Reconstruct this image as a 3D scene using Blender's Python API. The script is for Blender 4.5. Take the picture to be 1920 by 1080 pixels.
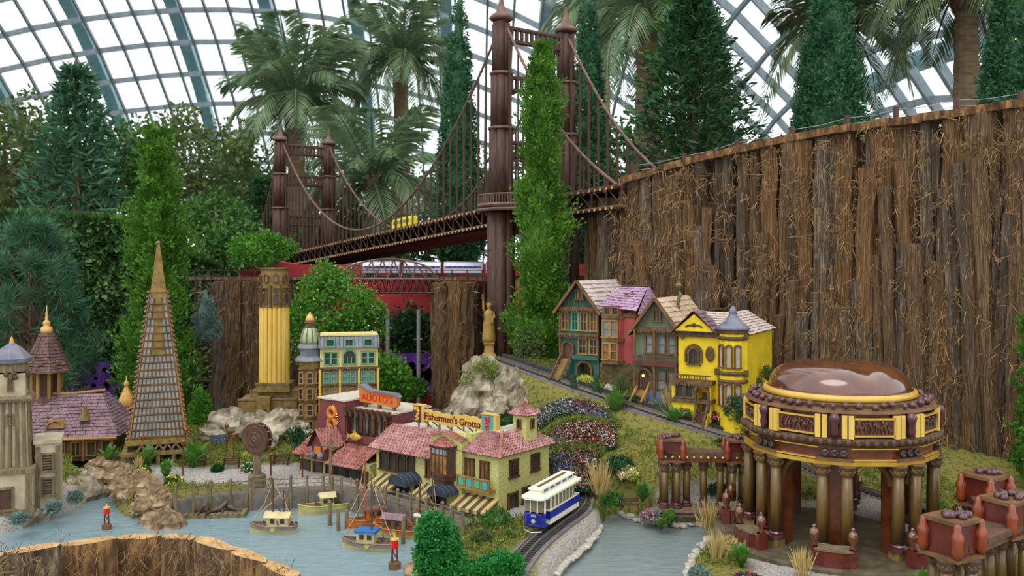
import bpy, math, random
import numpy as np
from mathutils import Matrix, Vector

# ------------------------------------------------------------------ scene basics
for o in list(bpy.data.objects):
    bpy.data.objects.remove(o)
SC = bpy.context.scene
C = SC.collection
F = 1650.0      # focal length in pixels of the 1920 wide frame
HZ = 490.0      # horizon row
CH = 1.5        # eye height above the model harbour's water (water is z = 0)

cam = bpy.data.cameras.new('camera')
cam.sensor_width = 36.0
cam.lens = F * 36.0 / 1920.0
cam.shift_y = -(540.0 - HZ) / 1920.0
cam.clip_start = 0.05
cam.clip_end = 400
cam.dof.use_dof = True
cam.dof.focus_distance = 5.1
cam.dof.aperture_fstop = 3.2
camo = bpy.data.objects.new('camera', cam)
camo.location = (0, 0, CH)
camo.rotation_euler = (math.pi / 2, 0, 0)
C.objects.link(camo)
SC.camera = camo

w = bpy.data.worlds.new('overcast_sky')
SC.world = w
w.use_nodes = True
wn = w.node_tree
wn.nodes['Background'].inputs['Color'].default_value = (0.93, 0.975, 1.0, 1)
wn.nodes['Background'].inputs['Strength'].default_value = 1.75

sun = bpy.data.lights.new('sun_offscreen', 'SUN')
sun.energy = 1.3
sun.angle = math.radians(35)
sun.color = (1.0, 0.97, 0.92)
suno = bpy.data.objects.new('sun_offscreen', sun)
suno.rotation_euler = (math.radians(28), math.radians(-18), 0)
C.objects.link(suno)

SC.view_settings.view_transform = 'Standard'
SC.view_settings.look = 'None'
SC.view_settings.gamma = 1.0
SC.view_settings.use_curve_mapping = False
SC.view_settings.exposure = 0.0

# ------------------------------------------------------------------ helpers
RD = random.Random(11)
NR = np.random.default_rng(5)
PI = math.pi

def P(px, py, Y):
    return Vector(((px - 960) / F * Y, Y, CH + (HZ - py) / F * Y))

def G(px, py, z=0.0):
    Y = (CH - z) * F / (py - HZ)
    return Vector(((px - 960) / F * Y, Y, z))

def PX(px, Y):
    return (px - 960) / F * Y

def lin(c):
    return tuple(((v / 255.0) / 12.92 if v / 255.0 <= 0.04045 else ((v / 255.0 + 0.055) / 1.055) ** 2.4) for v in c) + (1.0,)

M = {}

def mat(name, c1, c2=None, scale=12.0, rough=0.7, bump=0.0, detail=4.0, metal=0.0, spec=0.4, stretch=(1, 1, 1),
        kind='noise', coat=0.0, sharp=0.0, trans=0.0, emit=0.0, c3=None):
    m = bpy.data.materials.new(name)
    m.use_nodes = True
    nt = m.node_tree
    b = nt.nodes['Principled BSDF']
    b.inputs['Roughness'].default_value = rough
    b.inputs['Metallic'].default_value = metal
    b.inputs['Specular IOR Level'].default_value = spec
    b.inputs['Coat Weight'].default_value = coat
    b.inputs['Coat Roughness'].default_value = 0.12
    b.inputs['Base Color'].default_value = lin(c1)
    if emit:
        b.inputs['Emission Color'].default_value = lin(c1)
        b.inputs['Emission Strength'].default_value = emit
    if c2 is not None or bump:
        tc = nt.nodes.new('ShaderNodeTexCoord')
        mp = nt.nodes.new('ShaderNodeMapping')
        mp.inputs['Scale'].default_value = stretch
        nt.links.new(tc.outputs['Object'], mp.inputs['Vector'])
        if kind == 'voronoi':
            t = nt.nodes.new('ShaderNodeTexVoronoi')
            t.inputs['Scale'].default_value = scale
            fac = t.outputs['Distance']
        else:
            t = nt.nodes.new('ShaderNodeTexNoise')
            t.inputs['Scale'].default_value = scale
            t.inputs['Detail'].default_value = detail
            t.inputs['Roughness'].default_value = 0.62
            fac = t.outputs['Fac']
        nt.links.new(mp.outputs['Vector'], t.inputs['Vector'])
        if c2 is not None:
            r = nt.nodes.new('ShaderNodeValToRGB')
            lo = 0.34 + sharp * 0.12
            hi = 0.66 - sharp * 0.12
            if kind == 'voronoi':
                lo, hi = 0.0, 0.6
            r.color_ramp.elements[0].position = lo
            r.color_ramp.elements[1].position = hi
            r.color_ramp.elements[0].color = lin(c1)
            r.color_ramp.elements[1].color = lin(c2)
            if c3 is not None:
                e = r.color_ramp.elements.new((lo + hi) / 2)
                e.color = lin(c3)
            nt.links.new(fac, r.inputs['Fac'])
            nt.links.new(r.outputs['Color'], b.inputs['Base Color'])
        if bump:
            bn = nt.nodes.new('ShaderNodeBump')
            bn.inputs['Strength'].default_value = bump
            bn.inputs['Distance'].default_value = 0.01
            nt.links.new(fac, bn.inputs['Height'])
            nt.links.new(bn.outputs['Normal'], b.inputs['Normal'])
    if trans:
        tr = nt.nodes.new('ShaderNodeBsdfTranslucent')
        mx = nt.nodes.new('ShaderNodeMixShader')
        mx.inputs['Fac'].default_value = trans
        src = b.inputs['Base Color'].links
        if src:
            nt.links.new(src[0].from_socket, tr.inputs['Color'])
        else:
            tr.inputs['Color'].default_value = lin(c1)
        nt.links.new(b.outputs[0], mx.inputs[1])
        nt.links.new(tr.outputs[0], mx.inputs[2])
        nt.links.new(mx.outputs[0], nt.nodes['Material Output'].inputs['Surface'])
    M[name] = m
    return m

def obj(name, me, parent=None):
    o = bpy.data.objects.new(name, me)
    C.objects.link(o)
    if parent is not None:
        o.parent = parent
    return o

def tag(o, label, cat, group=None, kind=None):
    if label:
        o['label'] = label
    if cat:
        o['category'] = cat
    if group:
        o['group'] = group
    if kind:
        o['kind'] = kind
    return o

def thing(name, label, cat, loc=(0, 0, 0), rz=0.0, group=None, scale=1.0):
    o = bpy.data.objects.new(name, None)
    C.objects.link(o)
    o.location = loc
    o.rotation_euler = (0, 0, rz)
    o.scale = (scale,) * 3
    o.empty_display_size = 0.05
    return tag(o, label, cat, group)

def stuff(o):
    o['kind'] = 'stuff'
    return o

def struct(o):
    o['kind'] = 'structure'
    return o

def dup(root, loc=None, rz=None, label=None, scale=None):
    r = root.copy()
    C.objects.link(r)
    if loc is not None:
        r.location = loc
    if rz is not None:
        r.rotation_euler = (0, 0, rz)
    if scale is not None:
        r.scale = scale if hasattr(scale, '__len__') else (scale,) * 3
    if label:
        r['label'] = label
    for ch in list(root.children):
        c = ch.copy()
        C.objects.link(c)
        c.parent = r
        for g in list(ch.children):
            d = g.copy()
            C.objects.link(d)
            d.parent = c
    return r

def frame_to(p0, p1):
    d = Vector(p1) - Vector(p0)
    L = d.length
    if L < 1e-9:
        return Matrix.Translation(Vector(p0)), 0
    q = d.to_track_quat('Z', 'Y')
    return Matrix.Translation(Vector(p0)) @ q.to_matrix().to_4x4(), L

class MB:
    """collects shapes into ONE mesh; material index per face"""
    def __init__(s, xf=None):
        s.v, s.f, s.m, s.c = [], [], [], 0
        s.xf = xf

    def add(s, vs, fs):
        n = len(s.v)
        if s.xf is not None:
            vs = [s.xf @ Vector(p) for p in vs]
        s.v += [tuple(p) for p in vs]
        s.f += [tuple(i + n for i in q) for q in fs]
        s.m += [s.c] * len(fs)
        return s

    def box(s, x0, x1, y0, y1, z0, z1):
        vs = [(x, y, z) for z in (z0, z1) for y in (y0, y1) for x in (x0, x1)]
        return s.add(vs, [(0, 2, 3, 1), (4, 5, 7, 6), (0, 1, 5, 4), (2, 6, 7, 3), (0, 4, 6, 2), (1, 3, 7, 5)])

    def bar(s, p0, p1, wx, wz=None):
        wz = wz or wx
        T, L = frame_to(p0, p1)
        vs = [T @ Vector((x, y, z)) for z in (0, L) for y in (-wz / 2, wz / 2) for x in (-wx / 2, wx / 2)]
        return s.add(vs, [(0, 2, 3, 1), (4, 5, 7, 6), (0, 1, 5, 4), (2, 6, 7, 3), (0, 4, 6, 2), (1, 3, 7, 5)])

    def cyl(s, p0, p1, r0, r1=None, n=8, cap=True):
        r1 = r0 if r1 is None else r1
        T, L = frame_to(p0, p1)
        vs = []
        for z, r in ((0, r0), (L, r1)):
            for i in range(n):
                a = 2 * PI * i / n
                vs.append(T @ Vector((r * math.cos(a), r * math.sin(a), z)))
        fs = [(i, (i + 1) % n, n + (i + 1) % n, n + i) for i in range(n)]
        if cap:
            fs += [tuple(range(n - 1, -1, -1)), tuple(range(n, 2 * n))]
        return s.add(vs, fs)

    def tube(s, path, r, n=6):
        path = [Vector(p) for p in path]
        k = len(path)
        rs = r if hasattr(r, '__len__') else [r] * k
        vs = []
        for i, p in enumerate(path):
            d = path[min(i + 1, k - 1)] - path[max(i - 1, 0)]
            q = d.to_track_quat('Z', 'Y').to_matrix()
            for j in range(n):
                a = 2 * PI * j / n
                vs.append(p + q @ Vector((rs[i] * math.cos(a), rs[i] * math.sin(a), 0)))
        fs = [(i * n + j, i * n + (j + 1) % n, (i + 1) * n + (j + 1) % n, (i + 1) * n + j) for i in range(k - 1) for j in range(n)]
        fs += [tuple(range(n - 1, -1, -1)), tuple(range((k - 1) * n, k * n))]
        return s.add(vs, fs)

    def lathe(s, prof, c=(0, 0, 0), n=16, a0=0.0, sx=1.0, sy=1.0):
        vs = []
        for r, z in prof:
            for j in range(n):
                a = a0 + 2 * PI * j / n
                vs.append((c[0] + r * math.cos(a) * sx, c[1] + r * math.sin(a) * sy, c[2] + z))
        k = len(prof)
        fs = [(i * n + j, i * n + (j + 1) % n, (i + 1) * n + (j + 1) % n, (i + 1) * n + j) for i in range(k - 1) for j in range(n)]
        fs += [tuple(range(n - 1, -1, -1)), tuple(range((k - 1) * n, k * n))]
        return s.add(vs, fs)

    def sph(s, c, r, n=10, sz=1.0):
        k = max(4, n // 2)
        return s.lathe([(max(1e-4, r * math.sin(PI * i / k)), -r * sz * math.cos(PI * i / k)) for i in range(k + 1)], c, n)

    def polyz(s, poly, z0, z1):
        n = len(poly)
        vs = [(x, y, z0) for x, y in poly] + [(x, y, z1) for x, y in poly]
        fs = [(i, (i + 1) % n, n + (i + 1) % n, n + i) for i in range(n)] + [tuple(range(n - 1, -1, -1)), tuple(range(n, 2 * n))]
        return s.add(vs, fs)

    def polyy(s, poly, y0, y1):
        """poly in (x, z), extruded along y"""
        n = len(poly)
        vs = [(x, y0, z) for x, z in poly] + [(x, y1, z) for x, z in poly]
        fs = [(i, (i + 1) % n, n + (i + 1) % n, n + i) for i in range(n)] + [tuple(range(n)), tuple(range(2 * n - 1, n - 1, -1))]
        return s.add(vs, fs)

    def polyx(s, poly, x0, x1):
        """poly in (y, z), extruded along x"""
        n = len(poly)
        vs = [(x0, y, z) for y, z in poly] + [(x1, y, z) for y, z in poly]
        fs = [(i, (i + 1) % n, n + (i + 1) % n, n + i) for i in range(n)] + [tuple(range(n)), tuple(range(2 * n - 1, n - 1, -1))]
        return s.add(vs, fs)

    def arch(s, cx, z0, r, w, y0, y1, n=10, leg=0.0):
        """half ring (moulding round an arched opening) in the x-z plane"""
        pts = [(cx + (r + q) * math.cos(a), z0 + (r + q) * math.sin(a)) for q in (0, w) for a in [PI * i / n for i in range(n + 1)]]
        m = n + 1
        vs = [(x, y, z) for y in (y0, y1) for x, z in pts]
        k = 2 * m
        fs = []
        for i in range(n):
            fs += [(i, i + 1, m + i + 1, m + i), (k + i, k + m + i, k + m + i + 1, k + i + 1),
                   (i, k + i, k + i + 1, i + 1), (m + i, m + i + 1, k + m + i + 1, k + m + i)]
        s.add(vs, fs)
        if leg:
            s.box(cx - r - w, cx - r, y0, y1, z0 - leg, z0)
            s.box(cx + r, cx + r + w, y0, y1, z0 - leg, z0)
        return s

    def build(s, name, mats, parent=None, smooth=False):
        me = bpy.data.meshes.new(name)
        me.from_pydata(s.v, [], s.f)
        ms = mats if isinstance(mats, (list, tuple)) else [mats]
        for q in ms:
            me.materials.append(M[q] if isinstance(q, str) else q)
        if len(ms) > 1:
            me.polygons.foreach_set('material_index', s.m)
        if smooth:
            me.polygons.foreach_set('use_smooth', [True] * len(s.f))
        me.update()
        return obj(name, me, parent)

def quads_mesh(name, V, mats, parent=None, mi=None, smooth=False):
    """V: (n,4,3) array of separate quads -> one mesh, fast"""
    n = len(V)
    me = bpy.data.meshes.new(name)
    me.vertices.add(n * 4)
    me.vertices.foreach_set('co', np.ascontiguousarray(V, dtype=np.float32).ravel())
    me.loops.add(n * 4)
    me.loops.foreach_set('vertex_index', np.arange(n * 4, dtype=np.int32))
    me.polygons.add(n)
    me.polygons.foreach_set('loop_start', np.arange(0, n * 4, 4, dtype=np.int32))
    try:
        me.polygons.foreach_set('loop_total', np.full(n, 4, dtype=np.int32))
    except Exception:
        pass
    ms = mats if isinstance(mats, (list, tuple)) else [mats]
    for q in ms:
        me.materials.append(M[q] if isinstance(q, str) else q)
    if mi is not None:
        me.polygons.foreach_set('material_index', np.asarray(mi, dtype=np.int32))
    me.update(calc_edges=True)
    me.validate()
    return obj(name, me, parent)

def unit(a):
    return a / np.maximum(np.linalg.norm(a, axis=-1, keepdims=True), 1e-9)

def leaves(pos, axis, L, W, jit=0.5, fold=0.0):
    """diamond shaped leaves: pos (n,3), axis (n,3) pointing to the tip"""
    n = len(pos)
    ax = unit(np.asarray(axis) + NR.normal(size=(n, 3)) * jit)
    side = unit(np.cross(ax, NR.normal(size=(n, 3))))
    L = np.broadcast_to(np.asarray(L, dtype=float), (n,))[:, None] * NR.uniform(.7, 1.25, (n, 1))
    W = np.broadcast_to(np.asarray(W, dtype=float), (n,))[:, None] * NR.uniform(.7, 1.25, (n, 1))
    mid = pos + ax * L * .45
    return np.stack([pos, mid + side * W * .5, pos + ax * L, mid - side * W * .5], 1)

def clumps(centers, radii, n, L, W, up=0.25, jit=0.45, squash=1.0):
    """leafy tufts: n leaves on each tuft's sphere, pointing outwards and a little up"""
    centers = np.asarray(centers, float)
    k = len(centers)
    d = unit(NR.normal(size=(k, n, 3)))
    r = np.asarray(radii, float).reshape(-1, 1, 1) if np.ndim(radii) else np.full((k, 1, 1), radii)
    rr = r * NR.uniform(.45, 1.0, (k, n, 1))
    off = d * rr
    off[..., 2] *= squash
    pos = (centers[:, None, :] + off).reshape(-1, 3)
    ax = d.copy()
    ax[..., 2] += up
    return leaves(pos, ax.reshape(-1, 3), L, W, jit)

def text_mesh(name, txt, size, mat_name, parent, loc, rot, depth=0.002, align='CENTER', sx=1.0):
    cu = bpy.data.curves.new(name, 'FONT')
    cu.body = txt
    cu.size = size
    cu.align_x = align
    cu.align_y = 'CENTER'
    cu.extrude = depth
    cu.resolution_u = 3
    to = bpy.data.objects.new(name, cu)
    C.objects.link(to)
    dg = bpy.context.evaluated_depsgraph_get()
    me = bpy.data.meshes.new_from_object(to.evaluated_get(dg))
    bpy.data.objects.remove(to)
    me.materials.clear()
    me.materials.append(M[mat_name])
    o = obj(name, me, parent)
    o.location = loc
    o.rotation_euler = rot
    o.scale = (sx, 1, 1)
    return o

def shingles(m, e0, e1, r0, r1, nu, nv, th=0.006, jit=0.25, over=1.35, round_=False):
    """overlapping roof pieces on the slope e0-e1 (eave) to r0-r1 (ridge), added to MB m"""
    e0, e1, r0, r1 = map(Vector, (e0, e1, r0, r1))
    nrm = (e1 - e0).cross(r0 - e0)
    if nrm.length < 1e-9:
        nrm = (e1 - e0).cross(r1 - e0)
    nrm.normalize()
    if nrm.z < 0:
        nrm = -nrm
    for j in range(nv):
        va, vb = j / nv, min(1.0, (j + over) / nv)
        off = 0.5 if j % 2 else 0.0
        for i in range(-1, nu + 1):
            ua = (i + off + RD.uniform(-.08, .08)) / nu
            ub = ua + .94 / nu
            ua, ub = max(0, ua), min(1, ub)
            if ub - ua < .25 / nu:
                continue
            def q(u, v):
                return (e0.lerp(e1, u)).lerp(r0.lerp(r1, u), v)
            dv = RD.uniform(-jit, jit) * .3 / nv
            a, b, c, d = q(ua, max(0, va + dv)), q(ub, max(0, va + dv)), q(ub, vb), q(ua, vb)
            t = th * RD.uniform(.7, 1.3)
            lo = nrm * (t * 1.2)
            hi = nrm * (t * 2.2)
            if round_:
                mid0 = (a + b) / 2 + nrm * (t * 3.2)
                mid1 = (c + d) / 2 + nrm * (t * 1.6)
                m.add([a + nrm * t * .6, mid0, b + nrm * t * .6, c, mid1, d], [(0, 1, 4, 5), (1, 2, 3, 4), (0, 2, 1)])
            else:
                m.add([a + lo, b + lo, a + hi, b + hi, c + nrm * t * .3, d + nrm * t * .3],
                      [(2, 3, 4, 5), (0, 1, 3, 2), (0, 2, 5), (1, 4, 3)])
# ------------------------------------------------------------------ materials
mat('steel', (128, 140, 146), (150, 160, 165), 3, .45, metal=.2)
mat('steel_teal', (105, 150, 158), (130, 172, 178), 2, .5)
mat('floor_stone', (92, 90, 84), (120, 116, 108), 2.5, .7)
mat('soil', (74, 58, 44), (98, 80, 60), 14, .9, .3)
mat('red_paint', (172, 44, 44), (156, 36, 40), 3, .7)
mat('red_paint_shaded', (110, 26, 42), (96, 22, 38), 3, .7)  # darker copy of the wall red, shade put into the colour
mat('bark', (54, 40, 29), (158, 126, 86), 5, .9, 1.0, 10, stretch=(6, 6, 1.6), c3=(96, 72, 50))
mat('bark_grey', (52, 44, 38), (152, 134, 110), 5, .9, 1.0, 10, stretch=(6, 6, 1.4), c3=(90, 76, 62))
mat('bark_dark', (34, 26, 20), (92, 70, 48), 6, .9, 1.0, 8, stretch=(6, 6, 1.6))
mat('bark_rust', (64, 44, 28), (166, 126, 78), 5, .9, 1.0, 10, stretch=(6, 6, 1.4), c3=(106, 76, 47))
mat('cut_wood', (196, 160, 110), (160, 120, 76), 22, .8, .2)
mat('fibre', (112, 84, 52), (156, 124, 82), 9, .9)
mat('fibre_dark', (70, 50, 32), (108, 80, 50), 9, .9)
mat('brown_stick', (54, 33, 26), (86, 56, 43), 9, .6, .4, stretch=(5, 5, 1))
mat('brown_stick_light', (92, 64, 55), (122, 92, 80), 12, .55, .2)
mat('stick_end', (206, 170, 112), (180, 140, 84), 30, .7)
mat('leaf_bright', (58, 112, 24), (96, 152, 42), 6, .55, trans=.3)
mat('leaf_cedar', (54, 100, 26), (102, 148, 46), 5, .6, trans=.3)
mat('leaf_mid', (46, 88, 34), (84, 128, 52), 4, .55, trans=.25)
mat('leaf_dark', (26, 62, 34), (50, 94, 46), 4, .5, trans=.2)
mat('leaf_cypress', (34, 78, 52), (62, 114, 70), 6, .6, trans=.15)
mat('leaf_pine', (38, 84, 58), (84, 128, 92), 5, .55, trans=.2)
mat('leaf_palm', (78, 108, 74), (132, 152, 112), 3, .5, trans=.3)
mat('leaf_palm_dark', (52, 72, 44), (96, 110, 66), 3, .55, trans=.25)
mat('leaf_blue', (92, 118, 110), (130, 150, 140), 6, .6, trans=.15)
mat('leaf_ivy', (40, 72, 34), (92, 124, 70), 7, .45, trans=.15)
mat('leaf_olive', (70, 90, 46), (112, 128, 72), 3, .6, trans=.3)
mat('leaf_gloss', (58, 104, 36), (104, 148, 62), 8, .35, trans=.3)
mat('leaf_topiary', (26, 104, 40), (52, 140, 58), 20, .6, trans=.2)
mat('moss', (112, 112, 36), (158, 146, 58), 16, .95, .6)
mat('moss_green', (88, 108, 40), (128, 138, 56), 18, .95, .6)
mat('straw', (178, 152, 92), (208, 184, 122), 9, .8, trans=.2)
mat('trunk', (84, 66, 50), (124, 102, 78), 8, .9, .6, stretch=(3, 3, .6))
mat('palm_trunk', (104, 86, 66), (146, 124, 96), 6, .9, .6, stretch=(1, 1, 6))
mat('rock', (84, 74, 56), (186, 176, 154), 9, .9, 1.0, 9, c3=(142, 130, 108))
mat('rock_brown', (84, 66, 46), (172, 150, 118), 11, .9, 1.0, 8, c3=(128, 104, 76))
mat('pebble', (148, 140, 124), (196, 190, 176), 18, .7)
mat('gravel', (166, 160, 152), (206, 200, 192), 60, .95, .5)
mat('light_warm', (255, 214, 120), emit=1.6)
mat('purple_cloth', (88, 40, 132), (104, 52, 150), 3, .7)
mat('metal_pole', (150, 152, 156), (170, 172, 176), 5, .35, metal=.6)

# glass: thin, nearly clear, a little reflection
gm = bpy.data.materials.new('dome_glass')
gm.use_nodes = True
nt = gm.node_tree
nt.nodes.remove(nt.nodes['Principled BSDF'])
tr = nt.nodes.new('ShaderNodeBsdfTransparent')
tr.inputs['Color'].default_value = (.95, .985, .99, 1)
gl = nt.nodes.new('ShaderNodeBsdfGlossy')
gl.inputs['Roughness'].default_value = .03
mx = nt.nodes.new('ShaderNodeMixShader')
mx.inputs['Fac'].default_value = .05
nt.links.new(tr.outputs[0], mx.inputs[1])
nt.links.new(gl.outputs[0], mx.inputs[2])
nt.links.new(mx.outputs[0], nt.nodes['Material Output'].inputs['Surface'])
M['dome_glass'] = gm

# water
wm = mat('water', (122, 146, 152), None, 9, .1, 1.0, 6, spec=.7, stretch=(1, 2.2, 1), coat=.3)
mat('water_pond', (124, 136, 136), None, 9, .1, 1.0, 6, spec=.7, stretch=(1, 2.2, 1), coat=.3)

# ------------------------------------------------------------------ glass dome (ellipsoid of revolution about a level axis)
DS = 1.8
yaw = -0.046
DC = Vector((-9.0 * DS, 16.6 * DS, -13.2 * DS + CH))
DR, DL = 25.0 * DS, 21.64 * DS
da = Vector((math.cos(yaw), -math.sin(yaw), 0))
db = Vector((math.sin(yaw), math.cos(yaw), 0))

def dome(u, v, k=1.0):
    r = DR * math.sqrt(max(0, 1 - (u / DL) ** 2)) * k
    return DC + da * u * (1 + (k - 1) * .5) + db * r * math.cos(v) + Vector((0, 0, 1)) * r * math.sin(v)

ceil = struct(thing('ceiling', 'curved glass dome roof on a grid of grey steel bars', None, (0, 0, 0)))
del ceil['label']
dv = 0.0575
du = 0.77 * DS
v0 = 1.044 % dv
u0 = (2.57 * DS) % du
us = [u0 + du * i for i in range(-28, 26) if abs(u0 + du * i) < DL * .985]
vs_ = [v0 + dv * j for j in range(7, 36)]
seen = []
rest = []
for i in range(len(us) - 1):
    for j in range(len(vs_) - 1):
        q = [dome(us[i], vs_[j]), dome(us[i + 1], vs_[j]), dome(us[i + 1], vs_[j + 1]), dome(us[i], vs_[j + 1])]
        c = sum(q, Vector()) / 4
        if c.y > 1:
            px = 960 + F * c.x / c.y
            py = HZ - F * (c.z - CH) / c.y
            if -60 < px < 1980 and -60 < py < 330:
                a = (F / c.y) ** 2
                seen.append((a, q))
                continue
        rest.append(q)
seen.sort(key=lambda t: -t[0])
for k, (a, q) in enumerate(seen):
    if k < 300:
        c = sum(q, Vector()) / 4
        m = MB().add([p - c for p in q], [(0, 1, 2, 3)])
        o = m.build('glass_pane', 'dome_glass', ceil)
        o.location = c
    else:
        rest.append(q)
stuff(quads_mesh('far_glass_panes', np.array([[tuple(p) for p in q] for q in rest]), 'dome_glass', ceil))
for j, v in enumerate(vs_):
    m = MB()
    path = [dome(u, v, .996) for u in us[::2]]
    for a, b in zip(path[:-1], path[1:]):
        m.bar(a, b, .17, .3)
    m.build('purlin', 'steel', ceil)
for i, u in enumerate(us):
    m = MB()
    path = [dome(u, v, .994) for v in vs_[::2]]
    for a, b in zip(path[:-1], path[1:]):
        m.bar(a, b, .13, .22)
    m.build('rib', 'steel', ceil)
for i in range(1, len(us), 4):      # big arches outside the glass
    m = MB()
    path = [dome(us[i], v, 1.05) for v in vs_[::2]]
    for a, b in zip(path[:-1], path[1:]):
        m.bar(a, b, .75, .5)
    m.build('outer_arch', 'steel_teal', ceil)

# ------------------------------------------------------------------ floor, terraces, walls of the garden
m = MB().box(-60, 60, -12, 75, -.45, -.35)
struct(m.build('floor', 'floor_stone'))
m = MB().polyz([(-16, 11.2), (-3.2, 10.7), (-1.6, 10.5), (3.0, 10.4), (3.0, 60), (-50, 60), (-50, 11.2)], -.35, 1.38)
struct(m.build('floor_terrace_back', 'soil'))
wr = MB()
pl = [(-16, 11.15, 1.8), (-5.2, 10.75, 1.75), (-3.4, 10.6, 1.62), (-2.6, 10.55, 1.46), (-1.6, 10.45, 1.46), (3.0, 10.35, 1.46)]
for (x0, y0, z0), (x1, y1, z1) in zip(pl[:-1], pl[1:]):
    vs = [(x0, y0, -.35), (x1, y1, -.35), (x1, y1, z1), (x0, y0, z0), (x0, y0 + .2, -.35), (x1, y1 + .2, -.35), (x1, y1 + .2, z1), (x0, y0 + .2, z0)]
    wr.add(vs, [(0, 1, 2, 3), (5, 4, 7, 6), (3, 2, 6, 7), (0, 3, 7, 4), (1, 5, 6, 2)])
struct(wr.build('wall_back', 'red_paint'))
m = MB().polyz([(-2.1, 10.0), (-1.25, 9.95), (-1.25, 10.3), (-2.1, 10.3)], -.35, .95)
struct(m.build('wall_shade', 'red_paint_shaded'))  # block before the red wall, its darker red painted in as shade

# log cliff on the right
WP = [(1112, 7.6), (1146, 6.95), (1200, 6.85), (1300, 6.65), (1400, 6.45), (1500, 6.25), (1600, 6.08), (1700, 5.9), (1800, 5.72), (1920, 5.5), (2050, 5.3), (2200, 5.1)]
WT = [(1100, 372), (1146, 368), (1165, 345), (1200, 328), (1300, 306), (1380, 286), (1450, 272), (1600, 243), (1700, 231), (1800, 216), (1920, 200), (2200, 165)]
WXY = np.array([(PX(a, y), y) for a, y in WP])
wl = np.concatenate([[0], np.cumsum(np.linalg.norm(np.diff(WXY, axis=0), axis=1))])

def wall_at(s):
    x = np.interp(s, wl, WXY[:, 0])
    y = np.interp(s, wl, WXY[:, 1])
    px = 960 + F * x / y
    top = CH + (HZ - np.interp(px, [a for a, b in WT], [b for a, b in WT])) / F * y
    i = min(len(wl) - 2, int(np.searchsorted(wl, s, side='right')) - 1)
    d = WXY[i + 1] - WXY[i]
    return x, y, top, math.atan2(d[1], d[0])

wall = struct(thing('wall_right', None, None))
poly = [tuple(p + np.array([.06, .12])) for p in WXY] + [(PX(2200, 5.1), 10.3), (2.3, 10.3)]
m = MB()
n = len(WXY)
for i in range(n - 1):
    (x0, y0), (x1, y1) = WXY[i] + np.array([.05, .10]), WXY[i + 1] + np.array([.05, .10])
    z0, z1 = wall_at(wl[i])[2] - .04, wall_at(wl[i + 1])[2] - .04
    m.add([(x0, y0, -.35), (x1, y1, -.35), (x1, y1, z1), (x0, y0, z0)], [(0, 1, 2, 3)])
m.build('backing', 'bark', wall)
m = MB().polyz(poly, -.35, 2.0)
struct(m.build('floor_terrace_right', 'soil'))

def log_mesh(seed, n=15, k=13):
    r = random.Random(seed)
    vs = []
    base = [r.uniform(.66, 1.15) for _ in range(n)]
    for i in range(k + 1):
        z = i / k
        wob = r.uniform(-.05, .05)
        for j in range(n):
            a = 2 * PI * j / n
            q = base[j] * r.uniform(.80, 1.16)
            vs.append((.5 * q * math.cos(a) + wob, .5 * q * math.sin(a), z))
    fs = [(i * n + j, i * n + (j + 1) % n, (i + 1) * n + (j + 1) % n, (i + 1) * n + j) for i in range(k) for j in range(n)]
    nf = len(fs)
    fs.append(tuple(range(k * n, (k + 1) * n)))
    me = bpy.data.meshes.new('log')
    me.from_pydata(vs, [], fs)
    return me, nf

LOGS = []
for i, mm in enumerate(['bark', 'bark_grey', 'bark_rust', 'bark', 'bark_dark', 'bark_grey', 'bark', 'bark_rust']):
    me, nf = log_mesh(i)
    me.materials.append(M[mm])
    me.materials.append(M['cut_wood'])
    me.polygons[nf].material_index = 1
    LOGS.append(me)

def put_log(parent, x, y, z0, z1, wdt, dep, rz, lean=0.0, name='log'):
    o = obj(name, RD.choice(LOGS), parent)
    o.location = (x, y, z0)
    o.scale = (wdt, dep, z1 - z0)
    o.rotation_euler = (RD.uniform(-.015, .015), lean, rz)
    return o

s = 0.0
while s < wl[-1] - .05:
    wd = RD.uniform(.06, .19)
    x, y, top, a = wall_at(s + wd / 2)
    put_log(wall, x, y + .03, -.1, top - RD.uniform(0, .03), wd * 1.15, .16, a + RD.uniform(-.3, .3), RD.uniform(-.02, .02))
    s += wd * .9
for k in range(60):     # shorter outer pieces
    s = RD.uniform(.9, wl[-1] - .1)
    x, y, top, a = wall_at(s)
    zt = top - RD.uniform(.25, 1.3)
    put_log(wall, x + .05 * math.sin(a), y - .07, .0, max(.6, zt), RD.uniform(.04, .13), .10, a + RD.uniform(-.3, .3), RD.uniform(-.06, .06))
s = .75
while s < wl[-1] - .1:  # rim of slabs along the top
    L = RD.uniform(.35, .6)
    x0, y0, t0, a0 = wall_at(s)
    x1, y1, t1, a1 = wall_at(min(s + L, wl[-1]))
    m = MB()
    pts = 6
    for q in range(pts):
        pass
    th = .055
    vs = []
    for q in range(pts + 1):
        f = q / pts
        jx, jt = RD.uniform(-.012, .012), RD.uniform(-.006, .008)
        x, y, t = x0 + (x1 - x0) * f, y0 + (y1 - y0) * f, t0 + (t1 - t0) * f
        nx, ny = math.sin(a0), -math.cos(a0)
        vs += [(x + nx * (.09 + jx), y + ny * (.09 + jx), t - .015 + jt), (x + nx * (.1 + jx), y + ny * (.1 + jx), t + th - .02 + jt),
               (x - nx * .12, y - ny * .12, t + th - .01 + jt), (x - nx * .12, y - ny * .12, t - .02)]
    fs = []
    for q in range(pts):
        for e in range(4):
            fs.append((q * 4 + e, q * 4 + (e + 1) % 4, q * 4 + 4 + (e + 1) % 4, q * 4 + 4 + e))
    fs += [(3, 2, 1, 0), tuple(pts * 4 + e for e in range(4))]
    m.add(vs, fs)
    m.build('rim_slab', 'bark_rust', wall)
    s += L * .98

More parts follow.
